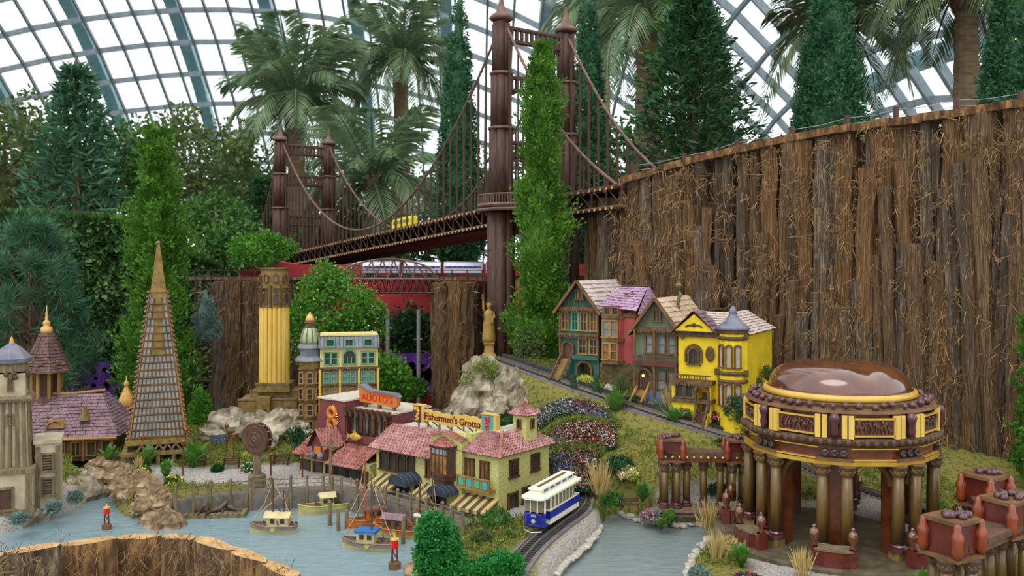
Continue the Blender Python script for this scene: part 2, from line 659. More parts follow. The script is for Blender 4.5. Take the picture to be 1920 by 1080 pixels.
def fibres(parent, pts, nrm, n, Lr=(.04, .16), wd=.004, mats=('fibre', 'fibre_dark'), name='bark_fibres', down=.4):
    idx = NR.integers(0, len(pts), n)
    p = np.asarray(pts)[idx] + NR.normal(size=(n, 3)) * .03
    N = np.asarray(nrm)[idx]
    ax = NR.normal(size=(n, 3))
    ax[:, 2] = ax[:, 2] * 1.3 - down
    ax += N * .35
    ax = unit(ax)
    L = NR.uniform(*Lr, (n, 1))
    side = unit(np.cross(ax, N)) * wd * NR.uniform(.5, 1.6, (n, 1))
    bend = N * L * NR.uniform(-.15, .3, (n, 1))
    a = p + N * .02
    V = np.stack([a - side, a + side, a + ax * L + side * .4 + bend, a + ax * L - side * .4 + bend], 1)
    return stuff(quads_mesh(name, V, list(mats), parent, mi=NR.integers(0, len(mats), n)))

pts, nr_ = [], []
for k in range(900):
    s = RD.uniform(.7, wl[-1] - .02)
    x, y, top, a = wall_at(s)
    z = RD.uniform(.1, top - .02)
    pts.append((x + math.sin(a) * .09, y - math.cos(a) * .09, z))
    nr_.append((math.sin(a), -math.cos(a), 0))
fibres(wall, pts, nr_, 14000, (.02, .11), .0020, down=.9)

# wire fence on the cliff top
fence = thing('wire_fence', 'low wire fence with short brown posts along the top of the log cliff', 'fence')
tops = []
for px, ya, yb in ((1185, 306, 340), (1283, 288, 312), (1382, 262, 290), (1485, 238, 270), (1588, 216, 250), (1680, 200, 236), (1793, 182, 216), (1914, 170, 204), (2050, 150, 186)):
    Y = np.interp(px, [a for a, b in WP], [b for a, b in WP]) + .02
    a, b = P(px, ya, Y), P(px, yb + 6, Y)
    m = MB().cyl(b, a, .021, .019, 7)
    m.build('post', 'brown_stick', fence)
    tops.append(a)
for dz in (.02, .06):
    m = MB()
    for a, b in zip(tops[:-1], tops[1:]):
        mid = (a + b) / 2 - Vector((0, 0, .012))
        m.tube([a - Vector((0, 0, dz)), mid - Vector((0, 0, dz)), b - Vector((0, 0, dz))], .0022, 4)
    m.build('wire', 'metal_pole', fence)

# ------------------------------------------------------------------ model landscape: a height field over control points (px column, depth, height)
CP = [(20, 5.06, .12), (90, 5.2, .12), (0, 4.8, .07), (130, 5.45, .1), (150, 6.2, .13), (60, 6.5, .13), (-100, 6, .13), (-200, 5.2, .1),
      (297, 6.2, .14), (240, 6.5, .14), (360, 6.5, .16), (200, 5.75, .1), (260, 5.35, .07), (350, 5.75, .09), (450, 5.8, .09), (560, 5.85, .09), (450, 6.1, .11), (560, 6.1, .12),
      (505, 7.0, .27), (430, 7.1, .24), (430, 6.5, .16), (570, 6.6, .2), (640, 6.7, .2), (500, 6.4, .16), (640, 5.7, .11), (700, 5.95, .11), (800, 5.4, .11), (900, 5.15, .11), (960, 5.5, .11),
      (930, 4.75, .09), (880, 4.45, .06), (1000, 4.4, .085), (1050, 4.7, .085), (1090, 5.05, .085), (960, 4.0, .085), (1000, 3.85, .085), (850, 4.1, .05), (700, 3.8, .02),
      (1100, 4.6, .07), (1130, 4.9, .08), (1020, 4.1, .06), (1175, 5.0, .1), (1240, 5.05, .07), (1320, 5.05, .07), (1390, 5.1, .08),
      (1570, 4.6, .07), (1450, 4.3, .07), (1700, 4.3, .07), (1570, 4.0, .07), (1400, 3.95, .05), (1800, 4.0, .08), (1900, 4.0, .1), (1950, 4.6, .14), (1700, 5.0, .1), (1450, 5.1, .1),
      (960, 6.6, .70), (1030, 6.25, .63), (1100, 6.0, .58), (1250, 5.6, .47), (1330, 5.5, .42), (1400, 5.42, .355), (1570, 5.3, .145), (1790, 4.65, .11), (1680, 5.0, .12),
      (1050, 5.85, .51), (1000, 6.05, .42), (1050, 5.5, .35), (1080, 5.3, .23), (1180, 5.35, .29), (1150, 5.2, .19), (1200, 5.15, .15), (1320, 5.25, .24), (1280, 5.15, .16), (1000, 5.75, .3), (1150, 5.6, .43), (1240, 5.35, .33),
      (1050, 6.35, .67), (1090, 6.8, .68), (1128, 6.15, .66), (1190, 5.95, .60), (1270, 5.75, .51), (1390, 5.6, .47), (1440, 5.9, .48), (1500, 5.9, .42), (1620, 5.75, .32), (1750, 5.4, .24), (1900, 5.1, .2), (1250, 6.4, .62), (1350, 6.2, .56),
      (920, 6.8, .66), (875, 6.7, .5), (850, 6.6, .33), (950, 6.3, .44), (930, 6.1, .34), (1010, 7.1, .64), (890, 6.2, .2), (830, 6.3, .12),
      (700, 7.3, .15), (790, 7.1, .1), (820, 8, .02), (300, 7.6, .1), (500, 8.2, .1), (100, 7.6, .1), (1060, 7.6, .5), (950, 7.8, .2)]
CPA = np.array([(PX(a, y), y, z) for a, y, z in CP])
# thin-plate interpolation with light smoothing
def tps(d2):
    return np.where(d2 > 1e-12, d2 * np.log(d2 + 1e-12), 0)
_n = len(CPA)
_d2 = ((CPA[:, None, :2] - CPA[None, :, :2]) ** 2).sum(-1)
_A = np.zeros((_n + 3, _n + 3))
_A[:_n, :_n] = tps(_d2) + np.eye(_n) * .01
_A[:_n, _n] = 1
_A[:_n, _n + 1:] = CPA[:, :2]
_A[_n, :_n] = 1
_A[_n + 1:, :_n] = CPA[:, :2].T
_w = np.linalg.solve(_A, np.concatenate([CPA[:, 2], [0, 0, 0]]))

def land(x, y):
    x = np.atleast_1d(np.asarray(x, float))
    y = np.atleast_1d(np.asarray(y, float))
    d2 = (x[:, None] - CPA[None, :, 0]) ** 2 + (y[:, None] - CPA[None, :, 1]) ** 2
    return np.clip(tps(d2) @ _w[:_n] + _w[_n] + _w[_n + 1] * x + _w[_n + 2] * y, .015, .75)

def gz(x, y):
    return float(land(x, y)[0])

def on(px, Y):
    x = PX(px, Y)
    return Vector((x, Y, gz(x, Y)))

HARB = [(-140, 1010), (0, 1004), (60, 985), (120, 962), (158, 948), (165, 925), (142, 905), (135, 880), (160, 878), (185, 905), (205, 932), (228, 966), (265, 974), (300, 966), (322, 960), (330, 945), (420, 938), (530, 930), (610, 928), (680, 935),
        (760, 958), (830, 978), (878, 992), (868, 1012), (838, 1032), (800, 1050), (760, 1085), (740, 1150), (620, 1130), (565, 1092), (525, 1072), (480, 1054), (440, 1036), (395, 1022), (345, 1015), (300, 1012), (230, 1018), (165, 1016), (115, 1024), (60, 1036), (0, 1040), (-140, 1050)]
POND = [(1130, 968), (1165, 962), (1200, 966), (1240, 980), (1300, 986), (1345, 982), (1392, 978), (1388, 998), (1335, 1012), (1312, 1040), (1298, 1062), (1315, 1092), (1335, 1180), (1015, 1180), (1042, 1090), (1074, 1048), (1126, 1004), (1122, 985)]
HARBW = [tuple(G(a, b)[:2]) for a, b in HARB]
PONDW = [tuple(G(a, b)[:2]) for a, b in POND]

def sdist(poly, x, y):
    """signed distance, negative inside"""
    pts = np.array(poly)
    q = np.roll(pts, -1, 0)
    X = np.stack([x, y], -1)[:, None, :]
    e = q - pts
    t = np.clip(((X - pts) * e).sum(-1) / (e * e).sum(-1), 0, 1)
    d = np.linalg.norm(X - (pts + e * t[..., None]), axis=-1).min(1)
    c = ((pts[:, 1] > y[:, None]) != (q[:, 1] > y[:, None])) & (x[:, None] < (q[:, 0] - pts[:, 0]) * (y[:, None] - pts[:, 1]) / (q[:, 1] - pts[:, 1] + 1e-12) + pts[:, 0])
    ins = c.sum(1) % 2 == 1
    return np.where(ins, -d, d)

gx = np.arange(-4.3, 3.3, .035)
gy = np.arange(3.55, 8.3, .035)
GX, GY = np.meshgrid(gx, gy)
fx, fy = GX.ravel(), GY.ravel()
fz = np.concatenate([land(fx[i:i + 4000], fy[i:i + 4000]) for i in range(0, len(fx), 4000)])
sd = np.minimum(sdist(HARBW, fx, fy), sdist(PONDW, fx, fy))
k = np.clip(sd / .05, -1, 1)
fz = np.where(k < 0, -.07 * np.clip(-k * 2, 0, 1) - .004, fz * np.clip(k + .15, 0, 1) - .004 * (k < .2))
fz += (NR.random(len(fz)) - .5) * .008 * (sd > .03)
# everything in front of the log edge or past the display's rim drops to the floor
sdw = sdist([tuple(p) for p in WXY] + [(6, 5.1), (6, 20), (WXY[0][0], 20)], fx, fy)
front = sdist([tuple(G(a, c, .0)[:2]) for a, c in ((640, 1140), (565, 1086), (525, 1068), (480, 1050), (440, 1032), (395, 1018), (345, 1011), (300, 1008), (230, 1014), (165, 1012), (115, 1020), (60, 1032), (0, 1036), (-300, 1060))] + [(-9, 3), (-.5, 3)], fx, fy)
drop = (fy > 7.9) | (front < -.0) | (sdw < -.12) | (fx < -4.2) | (fy < 3.6)
fz = np.where(drop, -.33, fz)
# bed the railway tracks into the ground
LOWP = [G(935, 1140, .105), G(962, 1070, .105), G(1000, 1022, .105), G(1045, 985, .105), G(1082, 958, .105), G(1092, 936, .105), G(1078, 915, .105), G(1045, 900, .105)]
UPP = [P(a, b, c) + Vector((0, 0, .012)) for a, b, c in ((930, 676, 6.75), (960, 686, 6.6), (1030, 711, 6.25), (1100, 737, 6.0), (1250, 787, 5.6), (1330, 812, 5.5), (1400, 834, 5.42), (1480, 868, 5.38), (1570, 908, 5.28), (1680, 942, 5.05), (1790, 977, 4.68), (1900, 1010, 4.4), (1990, 1035, 4.2))]
for PTH in (LOWP, UPP):
    bd_ = np.full(len(fx), 9.0)
    bz_ = np.zeros(len(fx))
    for a_, b_2 in zip(PTH[:-1], PTH[1:]):
        e_ = np.array([b_2.x - a_.x, b_2.y - a_.y])
        tt_ = np.clip(((fx - a_.x) * e_[0] + (fy - a_.y) * e_[1]) / (e_ @ e_), 0, 1)
        dd_ = np.hypot(fx - a_.x - tt_ * e_[0], fy - a_.y - tt_ * e_[1])
        m_ = dd_ < bd_
        bz_ = np.where(m_, a_.z + (b_2.z - a_.z) * tt_, bz_)
        bd_ = np.minimum(bd_, dd_)
    k_ = np.clip((.17 - bd_) / .08, 0, 1) * ~drop * (sd > -.02)
    fz = fz * (1 - k_) + (bz_ - .010) * k_
W_, H_ = len(gx), len(gy)
faces = [(j * W_ + i, j * W_ + i + 1, (j + 1) * W_ + i + 1, (j + 1) * W_ + i) for j in range(H_ - 1) for i in range(W_ - 1)]
me = bpy.data.meshes.new('ground')
me.from_pydata(np.stack([fx, fy, fz], 1).tolist(), [], faces)
me.polygons.foreach_set('use_smooth', [True] * len(faces))
# zones: gravel (paths, quays), moss elsewhere
GRAV = [[(-100, 6.0), (60, 5.6), (150, 5.5), (165, 5.2), (100, 4.8), (-100, 4.5)],
        [(200, 6.2), (330, 5.95), (640, 6.1), (660, 5.6), (520, 5.62), (330, 5.62), (250, 5.3), (190, 5.6)],
        [(560, 6.0), (760, 6.3), (1040, 5.6), (1000, 4.95), (930, 4.75), (600, 5.6)],
        [(1000, 3.8), (1015, 4.2), (1090, 4.85), (1120, 5.02), (1215, 5.0), (1230, 4.85), (1130, 4.7), (1060, 4.2), (1040, 3.8)],
        [(1228, 5.15), (1410, 5.25), (1500, 5.1), (1700, 5.1), (1800, 4.3), (1800, 3.9), (1420, 3.9), (1395, 4.4), (1400, 4.8), (1240, 4.92)]]
zone = np.full(len(fx), 9.0)
for g in GRAV:
    zone = np.minimum(zone, sdist([(PX(a, y), y) for a, y in g], fx, fy))
at = me.color_attributes.new('zone', 'FLOAT_COLOR', 'POINT')
zc = np.clip(.5 - zone / .05, 0, 1)
at.data.foreach_set('color', np.stack([zc, zc * 0, zc * 0, zc * 0 + 1], 1).astype(np.float32).ravel())
gmn = bpy.data.materials.new('ground_cover')
gmn.use_nodes = True
nt = gmn.node_tree
b = nt.nodes['Principled BSDF']
b.inputs['Roughness'].default_value = .95
b.inputs['Specular IOR Level'].default_value = .2
tc = nt.nodes.new('ShaderNodeTexCoord')
def nz(scale, det=5):
    t = nt.nodes.new('ShaderNodeTexNoise')
    t.inputs['Scale'].default_value = scale
    t.inputs['Detail'].default_value = det
    nt.links.new(tc.outputs['Object'], t.inputs['Vector'])
    return t.outputs['Fac']
def ramp(fac, stops):
    r = nt.nodes.new('ShaderNodeValToRGB')
    r.color_ramp.elements[0].position, r.color_ramp.elements[0].color = stops[0][0], lin(stops[0][1])
    r.color_ramp.elements[1].position, r.color_ramp.elements[1].color = stops[-1][0], lin(stops[-1][1])
    for p, c in stops[1:-1]:
        r.color_ramp.elements.new(p).color = lin(c)
    nt.links.new(fac, r.inputs['Fac'])
    return r.outputs['Color']
mossc = ramp(nz(38, 9), [(.3, (62, 72, 34)), (.45, (98, 100, 46)), (.56, (128, 116, 58)), (.7, (98, 82, 54))])
gravc = ramp(nz(90), [(.3, (112, 104, 98)), (.5, (152, 144, 138)), (.7, (176, 168, 160))])
vc = nt.nodes.new('ShaderNodeVertexColor')
vc.layer_name = 'zone'
sp = nt.nodes.new('ShaderNodeSeparateColor')
nt.links.new(vc.outputs['Color'], sp.inputs['Color'])
mix = nt.nodes.new('ShaderNodeMix')
mix.data_type = 'RGBA'
nt.links.new(sp.outputs[0], mix.inputs['Factor'])
nt.links.new(mossc, mix.inputs['A'])
nt.links.new(gravc, mix.inputs['B'])
nt.links.new(mix.outputs['Result'], b.inputs['Base Color'])
bn = nt.nodes.new('ShaderNodeBump')
bn.inputs['Strength'].default_value = .5
bn.inputs['Distance'].default_value = .006
nt.links.new(nz(45, 6), bn.inputs['Height'])
nt.links.new(bn.outputs['Normal'], b.inputs['Normal'])
me.materials.append(gmn)
struct(obj('floor_landscape', me))

def water_sheet(name, poly, mt, label):
    xs = [p[0] for p in poly]
    ys = [p[1] for p in poly]
    gx = np.arange(min(xs) - .05, max(xs) + .1, .05)
    gy = np.arange(max(3.62, min(ys) - .05), max(ys) + .1, .05)
    X, Y = np.meshgrid(gx, gy)
    s_ = sdist(poly, X.ravel(), Y.ravel()).reshape(X.shape)
    V, Fc, ix = [], [], {}
    def vid(i, j):
        if (i, j) not in ix:
            ix[(i, j)] = len(V)
            V.append((X[j, i], Y[j, i], .002 * math.sin(X[j, i] * 31 + Y[j, i] * 17) * math.sin(Y[j, i] * 43 - X[j, i] * 9)))
        return ix[(i, j)]
    for j in range(len(gy) - 1):
        for i in range(len(gx) - 1):
            if s_[j:j + 2, i:i + 2].min() < .035:
                Fc.append((vid(i, j), vid(i + 1, j), vid(i + 1, j + 1), vid(i, j + 1)))
    me = bpy.data.meshes.new(name)
    me.from_pydata(V, [], Fc)
    me.polygons.foreach_set('use_smooth', [True] * len(Fc))
    me.materials.append(M[mt])
    o = obj(name, me)
    return tag(o, label, 'water', kind='stuff')

water_sheet('harbour_water', HARBW, 'water', 'rippled pale blue water of the model harbour with the fishing boats')
water_sheet('pond_water', PONDW, 'water_pond', 'grey rippled pond water ringed by white pebbles before the rotunda')
# ------------------------------------------------------------------ trees and plants: builders
def footing(loc):
    # stand a tree on the terrace below it; returns the place and the height gained
    loc = Vector(loc)
    g = None
    if loc.y > 10.3 and loc.x < 3.0:
        g = 1.38
    elif loc.x > .9 and loc.y > 6.8:
        g = 2.0
    if g is None or loc.z < g:
        return loc, 0.0
    e = loc.z - g
    return Vector((loc.x, loc.y, g)), e

def ring_pts(n, H, prof, z0=0.0, lump=0.0):
    t = np.sqrt(NR.random(n)) if False else NR.random(n)
    a = NR.uniform(0, 2 * PI, n)
    r = prof(t) * (1 + lump * np.sin(a * 3 + t * 19) + NR.normal(size=n) * lump * .6)
    return np.stack([r * np.cos(a), r * np.sin(a), z0 + t * H], 1), a, t

def trunk_part(t, H, r, mt='trunk', lean=(0, 0)):
    m = MB()
    m.tube([(0, 0, -.02), (lean[0] * .3, lean[1] * .3, H * .4), (lean[0], lean[1], H)], [r, r * .8, r * .25], 8)
    return m.build('trunk', mt, t)

def cypress(label, loc, H, Rb, mt='leaf_cypress', ncl=900, leaf=.05, lights=0, group=None, prof=None, name='cypress_tree'):
    """dense pointed conical tree"""
    loc, ex = footing(loc)
    H += ex
    t = thing(name, label, 'tree', loc, RD.uniform(0, 6), group)
    trunk_part(t, H * .5, Rb * .14)
    pf = prof or (lambda q: Rb * np.clip(1 - q, 0.02, 1) ** .75 * np.clip(.55 + q * 4, 0, 1))
    q = 1 - np.sqrt(NR.random(ncl))
    a = NR.uniform(0, 2 * PI, ncl)
    r = pf(q) * NR.uniform(.82, 1.02, ncl)
    c = np.stack([r * np.cos(a), r * np.sin(a), H * (.02 + .97 * q)], 1)
    V = clumps(c, Rb * .17 * NR.uniform(.7, 1.3, ncl), 34, leaf, leaf * .34, up=.5)
    fo = quads_mesh('foliage', V, mt, t)
    m = MB()
    pr = [(float(pf(np.array([z / 8.0]))[0]) * .8, H * (.02 + .97 * z / 8)) for z in range(9)]
    m.lathe(pr, n=10)
    m.build('inner_foliage', mt, t)
    if lights:
        m = MB()
        for k in range(lights):
            z = 1 - math.sqrt(RD.random())
            an = RD.uniform(0, 6.28)
            rr = float(pf(np.array([z]))[0]) * 1.04 + .01
            m.sph((rr * math.cos(an), rr * math.sin(an), H * (.02 + .96 * z)), .008, 5)
        stuff(m.build('fairy_lights', 'light_warm', t))
    return t

def feathery(label, loc, H, prof, mt, n=420, spray=.3, leaf=.035, name='arborvitae', per=60):
    """loose upright conifer of rising sprays"""
    t = thing(name, label, 'tree', loc, 0)
    trunk_part(t, H * .9, .03)
    V = []
    q = NR.random(n) ** 1.15
    a = NR.uniform(0, 2 * PI, n)
    for i in range(n):
        R_ = float(prof(q[i]))
        rr = R_ * NR.uniform(.35, .9)
        d = np.array([math.cos(a[i]), math.sin(a[i]), 0])
        p0 = d * rr * .5 + np.array([0, 0, H * q[i] * .97])
        L = spray * (.45 + .75 * R_ / .3) * NR.uniform(.6, 1.2)
        ax = d * NR.uniform(.35, .9) + np.array([0, 0, NR.uniform(.7, 1.2)])
        ax /= np.linalg.norm(ax)
        u = NR.random(per) ** .8
        side = np.cross(ax, d + .01)
        side /= np.linalg.norm(side) + 1e-9
        wv = (NR.random(per) - .5) * 2 * (1 - u * .8) * L * .38
        out = np.cross(ax, side)
        p = p0 + ax * (u[:, None] * L) + side * wv[:, None] + out * (NR.normal(size=(per, 1)) * L * .09)
        axs = ax * .9 + side * np.sign(wv)[:, None] * .55
        V.append(leaves(p, axs, leaf, leaf * .42, .35))
    quads_mesh('foliage', np.concatenate(V), mt, t)
    m = MB().lathe([(max(.01, float(prof(z / 8.0)) * .5), H * .95 * z / 8) for z in range(9)], n=9)
    m.build('inner_foliage', mt, t)
    return t

def frond_mesh(L, droop, nl, wl_, mt, seed, lift=.5):
    rg = np.random.default_rng(seed)
    k = nl
    s = np.linspace(.06, 1, k)
    # mid rib curve in x-z plane
    x = L * np.sin(s * 1.15) / 1.15 * .95
    z = L * (lift * s - droop * s ** 2.2)
    base = np.stack([x, 0 * s, z], 1)
    tan = unit(np.gradient(base, axis=0))
    V = []
    for sg in (-1, 1):
        ll = wl_ * np.sin(np.clip(s * 2.9 + .25, 0, PI)) ** .6 * rg.uniform(.8, 1.1, k) + .02
        ax = tan * .75 + np.array([0, sg * .8, 0]) + np.array([0, 0, -.35]) * rg.uniform(.2, 1.2, (k, 1))
        ax = unit(ax)
        side = tan * wl_ * .045
        tip = base + ax * ll[:, None] - np.array([0, 0, 1]) * (ll * .22)[:, None]
        mid = base + ax * (ll * .5)[:, None]
        V.append(np.stack([base, mid + side, tip, mid - side], 1))
    V = np.concatenate(V)
    n = len(V)
    me = bpy.data.meshes.new('frond')
    vs = V.reshape(-1, 3).tolist()
    fs = [(4 * i, 4 * i + 1, 4 * i + 2, 4 * i + 3) for i in range(n)]
    b = MB()
    b.tube([tuple(p) for p in base[::max(1, k // 8)]], [.02 * L * (1 - .8 * q) for q in np.linspace(0, 1, len(base[::max(1, k // 8)]))], 4)
    off = len(vs)
    vs += b.v
    fs += [tuple(i + off for i in q) for q in b.f]
    me.from_pydata(vs, [], fs)
    me.materials.append(M[mt])
    return me

FR = {}
def fronds(mt):
    if mt not in FR:
        FR[mt] = [frond_mesh(1.0, d, 44, .34, mt, i, l) for i, (d, l) in enumerate(((.35, .75), (.6, .6), (.85, .4), (1.0, .15), (.5, .95)))]
    return FR[mt]

def palm(label, loc, trunk_h, L, n=30, mt='leaf_palm', tr=.16, tilt_mix=None):
    loc, ex = footing(loc)
    trunk_h += ex
    t = thing('palm_tree', label, 'tree', loc, 0, None)
    m = MB()
    k = 9
    prof = []
    for i in range(k * 2 + 1):
        z = trunk_h * i / (k * 2)
        prof.append((tr * (1.08 if i % 2 else .97) * (1.1 - .25 * i / (2 * k)), z))
    m.lathe(prof, n=12)
    m.build('trunk', 'palm_trunk', t)
    m = MB().lathe([(tr * .9, trunk_h - .02), (tr * 1.5, trunk_h + tr), (tr * 1.3, trunk_h + tr * 2.2), (tr * .3, trunk_h + tr * 3.2)], n=10)
    m.build('crown_shaft', 'trunk', t)
    fm = fronds(mt)
    for i in range(n):
        a = i * 2.39996
        q = i / (n - 1)             # 0 = upright centre, 1 = hanging
        o = obj('frond', fm[4] if q < .2 else fm[0] if q < .4 else fm[1] if q < .62 else fm[2] if q < .85 else fm[3], t)
        o.location = (tr * .6 * math.cos(a), tr * .6 * math.sin(a), trunk_h + tr * (2.6 - 1.2 * q))
        o.rotation_euler = (RD.uniform(-.25, .25), -(.95 - 1.2 * q) * .55, a)
        s = L * RD.uniform(.85, 1.12)
        o.scale = (s, s, s)
    return t

def broadleaf(label, loc, H, crown, mt, ncl=120, leaf=.08, per=45, name='leafy_tree', trunk_r=.05, lean=(0, 0), zlo=.35, clr=.2, branches=7, cat='tree'):
    """crown = (rx, ry, rz) of the leaf cloud around its centre"""
    loc, ex = footing(loc)
    H += ex
    t = thing(name, label, cat, loc, 0)
    trunk_part(t, H * .8, trunk_r, lean=lean)
    cz = H - crown[2]
    d = unit(NR.normal(size=(ncl, 3)))
    rr = NR.uniform(.35, 1, (ncl, 1)) ** .6
    c = d * rr * np.array(crown) + np.array([lean[0], lean[1], cz])
    c = c[c[:, 2] > H * zlo * .5]
    V = clumps(c, clr * NR.uniform(.6, 1.3, len(c)), per, leaf, leaf * .6, up=.1, jit=.7)
    quads_mesh('foliage', V, mt, t)
    m = MB()
    for i in range(branches):
        q = c[RD.randrange(len(c))]
        z = H * RD.uniform(.3, .6)
        m.tube([(lean[0] * z / H, lean[1] * z / H, z), tuple((np.array([lean[0] * .5, lean[1] * .5, z]) + q) / 2 + np.array([0, 0, .05])), tuple(q)], [trunk_r * .45, trunk_r * .3, trunk_r * .1], 5)
    stuff(m.build('branches', 'trunk', t))
    return t

def fir(label, loc, H, Rb, mt, tiers=12, per=9, leaf=.09, name='fir_tree', up=.15, dens=70, droop=0.0):
    """whorled conifer: each branch carries needles all round"""
    loc, ex = footing(loc)
    H += ex
    t = thing(name, label, 'tree', loc, RD.uniform(0, 6))
    trunk_part(t, H * .97, Rb * .07)
    V = []
    m = MB()
    for k in range(tiers):
        q = k / tiers
        z = H * (.06 + .9 * q)
        R_ = Rb * (1 - q) ** .8 + .04
        for i in range(per):
            a = 2 * PI * (i + .5 * (k % 2)) / per + RD.uniform(-.2, .2)
            d = np.array([math.cos(a), math.sin(a), 0])
            L = R_ * RD.uniform(.75, 1.1)
            u = NR.random(dens) ** .75
            zz = up * L * u ** 1.5 * 2 - droop * L * u ** 2
            sd_ = np.cross(d, [0, 0, 1])
            lat = (NR.random(dens) - .5) * L * .55 * np.clip(u * 1.6, .15, 1)
            p = d * (u * L)[:, None] + sd_ * lat[:, None] + np.array([0, 0, z])
            p[:, 2] += zz + NR.normal(size=dens) * leaf * .25
            ax = d * .7 + sd_ * np.sign(lat)[:, None] * .6 + np.array([0, 0, .35])
            V.append(leaves(p, ax, leaf, leaf * .22, .45))
            m.tube([(0, 0, z), tuple(d * L * .5 + np.array([0, 0, z + up * L * .7 - droop * L * .25])), tuple(d * L * .95 + np.array([0, 0, z + 1.8 * up * L - droop * L * .9]))], [.016 * L + .004, .01 * L, .003], 4)
    quads_mesh('needles', np.concatenate(V), mt, t)
    stuff(m.build('branches', 'trunk', t))
    return t

# ------------------------------------------------------------------ background planting
# light-strung cypresses
def at(px, py, Y):
    return P(px, py, Y)
def cyp(px, ytop, ybase, Y, wpx, label, lights=26):
    b, tp = P(px, ybase, Y), P(px, ytop, Y)
    return cypress(label, b, tp.z - b.z, wpx / 2 * Y / F, leaf=.06, lights=lights, group=None, ncl=800)
cyp(860, -8, 500, 11.6, 100, 'slim cypress strung with tiny lights between palm and bridge tower')
cyp(1103, -40, 500, 10.9, 92, 'slim cypress strung with tiny lights right behind the tall bridge tower')
cyp(1556, -90, 262, 8.6, 158, 'wide cypress strung with tiny lights behind the cliff fence')
cyp(1345, 10, 300, 11.5, 84, 'small distant cypress half hidden behind the dark fir')
cyp(1905, -160, 230, 8.0, 150, 'dark cypress beside the thick palm trunk on the cliff')

# palms
palm('broad palm with grey green fronds behind the far bridge tower', P(556, 470, 16.5), 2.45, 1.75, 36, 'leaf_palm', .17)
palm('tall palm with arching fronds beside the slim lit cypress', P(752, 470, 18), 3.6, 1.55, 32, 'leaf_palm', .16)
palm('low young palm with soft pale fronds behind the bridge cables', P(700, 470, 14.2), .9, 1.5, 26, 'leaf_palm', .12)
palm('palm with hanging brown tinged fronds behind the dark fir', P(1215, 420, 13), 2.7, 1.35, 34, 'leaf_palm', .2)
palm('palm with fronds spreading either side of the wide lit cypress', P(1568, 330, 11.5), 1.7, 1.25, 30, 'leaf_palm_dark', .14)
palm('large palm with thick ringed trunk rising above the cliff', P(1812, 240, 9.6), 1.28, 1.3, 40, 'leaf_palm_dark', .135)
palm('distant palm with drooping crown right of the tall bridge tower', P(1130, 400, 17), 3.6, 1.7, 28, 'leaf_palm', .16)

# conifers and leafy trees at the back
fir('weeping blue green araucaria standing behind the ivy hedge', P(143, 470, 12.5), 2.85, 1.0, 'leaf_pine', 13, 7, .17, 'araucaria_tree', .02, 60, .4)
fir('dark layered fir growing on the cliff top behind the fence', P(1300, 330, 9.2), 2.0, .85, 'leaf_dark', 13, 10, .11, 'fir_tree', .22, 80)
fir('open tiered pine with bare upper trunk above the dark fir', P(1278, 330, 11.4), 3.3, .9, 'leaf_mid', 9, 6, .12, 'pine_tree', .3, 50)
fir('small young fir between leafy shrubs and the far bridge tower', P(492, 480, 14), 1.35, .5, 'leaf_dark', 9, 8, .1, 'young_fir_tree', .25, 50)
broadleaf('dark leafy tree with thin trunk at the end of the ivy hedge', P(8, 470, 13), 2.35, (1.0, .8, 1.0), 'leaf_olive', 100, .1, 40, clr=.24)
broadleaf('light green slender tree behind the tall arborvitae', P(375, 470, 15), 2.4, (1.0, .8, .85), 'leaf_olive', 90, .1, 34, clr=.22)
broadleaf('pale open tree left of the broad palm', P(300, 470, 20.5), 3.0, (1.8, .9, 1.2), 'leaf_olive', 110, .11, 36, clr=.28)
broadleaf('thin light tree right beside the broad palm', P(455, 470, 18.8), 2.25, (.95, .7, .95), 'leaf_mid', 80, .11, 34, clr=.25)
broadleaf('dense shaded tree between araucaria and arborvitae', P(215, 470, 13.7), 1.85, (.95, .6, .8), 'leaf_mid', 110, .11, 38, clr=.26)
broadleaf('rounded green shrub above the red wall', P(405, 478, 11.8), .82, (.5, .4, .38), 'leaf_mid', 70, .07, 40, clr=.13, name='round_shrub', cat='shrub')
broadleaf('spreading shrub behind the far bridge tower foot', P(640, 480, 14.5), .8, (.8, .5, .4), 'leaf_mid', 70, .09, 36, clr=.16, name='spreading_shrub', cat='shrub')
broadleaf('dark low shrub at the foot of the lit cypress beside the train', P(800, 500, 12.2), .75, (.8, .5, .38), 'leaf_dark', 70, .08, 40, clr=.16, name='low_shrub', cat='shrub')
broadleaf('dark green bush behind the bridge deck end', P(1105, 500, 11.3), .8, (.6, .45, .4), 'leaf_cypress', 70, .07, 40, clr=.15, name='dark_bush', cat='shrub')
broadleaf('far green thicket right of the tall bridge tower', P(1180, 400, 15), 1.6, (1.0, .8, .8), 'leaf_mid', 80, .11, 34, clr=.26, name='thicket', cat='shrub')
for px, Y, h, r, mt_, lab in ((60, 19, 2.0, 1.6, 'leaf_mid', 'far hazy green tree beyond the dark leafy tree'), (480, 21, 2.0, 1.8, 'leaf_olive', 'far yellowish tree low behind the broad palm'),
                              (800, 22, 2.2, 2.0, 'leaf_mid', 'far low tree seen under the tall palm'), (980, 20, 2.4, 1.7, 'leaf_mid', 'far tree seen through the tall bridge tower legs'),
                              (640, 24, 2.4, 2.2, 'leaf_olive', 'far pale tree between the two big palms'), (-60, 16, 2.6, 1.6, 'leaf_mid', 'far tree at the edge beyond the ivy hedge')):
    broadleaf(lab, P(px, 480, Y), h, (r, .9, h * .42), mt_, 110, .13, 36, clr=.3)
m = MB().box(-3.2, 3.2, 0, .3, 0, .28)
o = m.build('service_building', mat('dark_fascia', (60, 62, 60), (82, 84, 82), 4))
o.location = P(450, 372, 30)
tag(o, 'low dark flat roofed building far behind the trees', 'building')

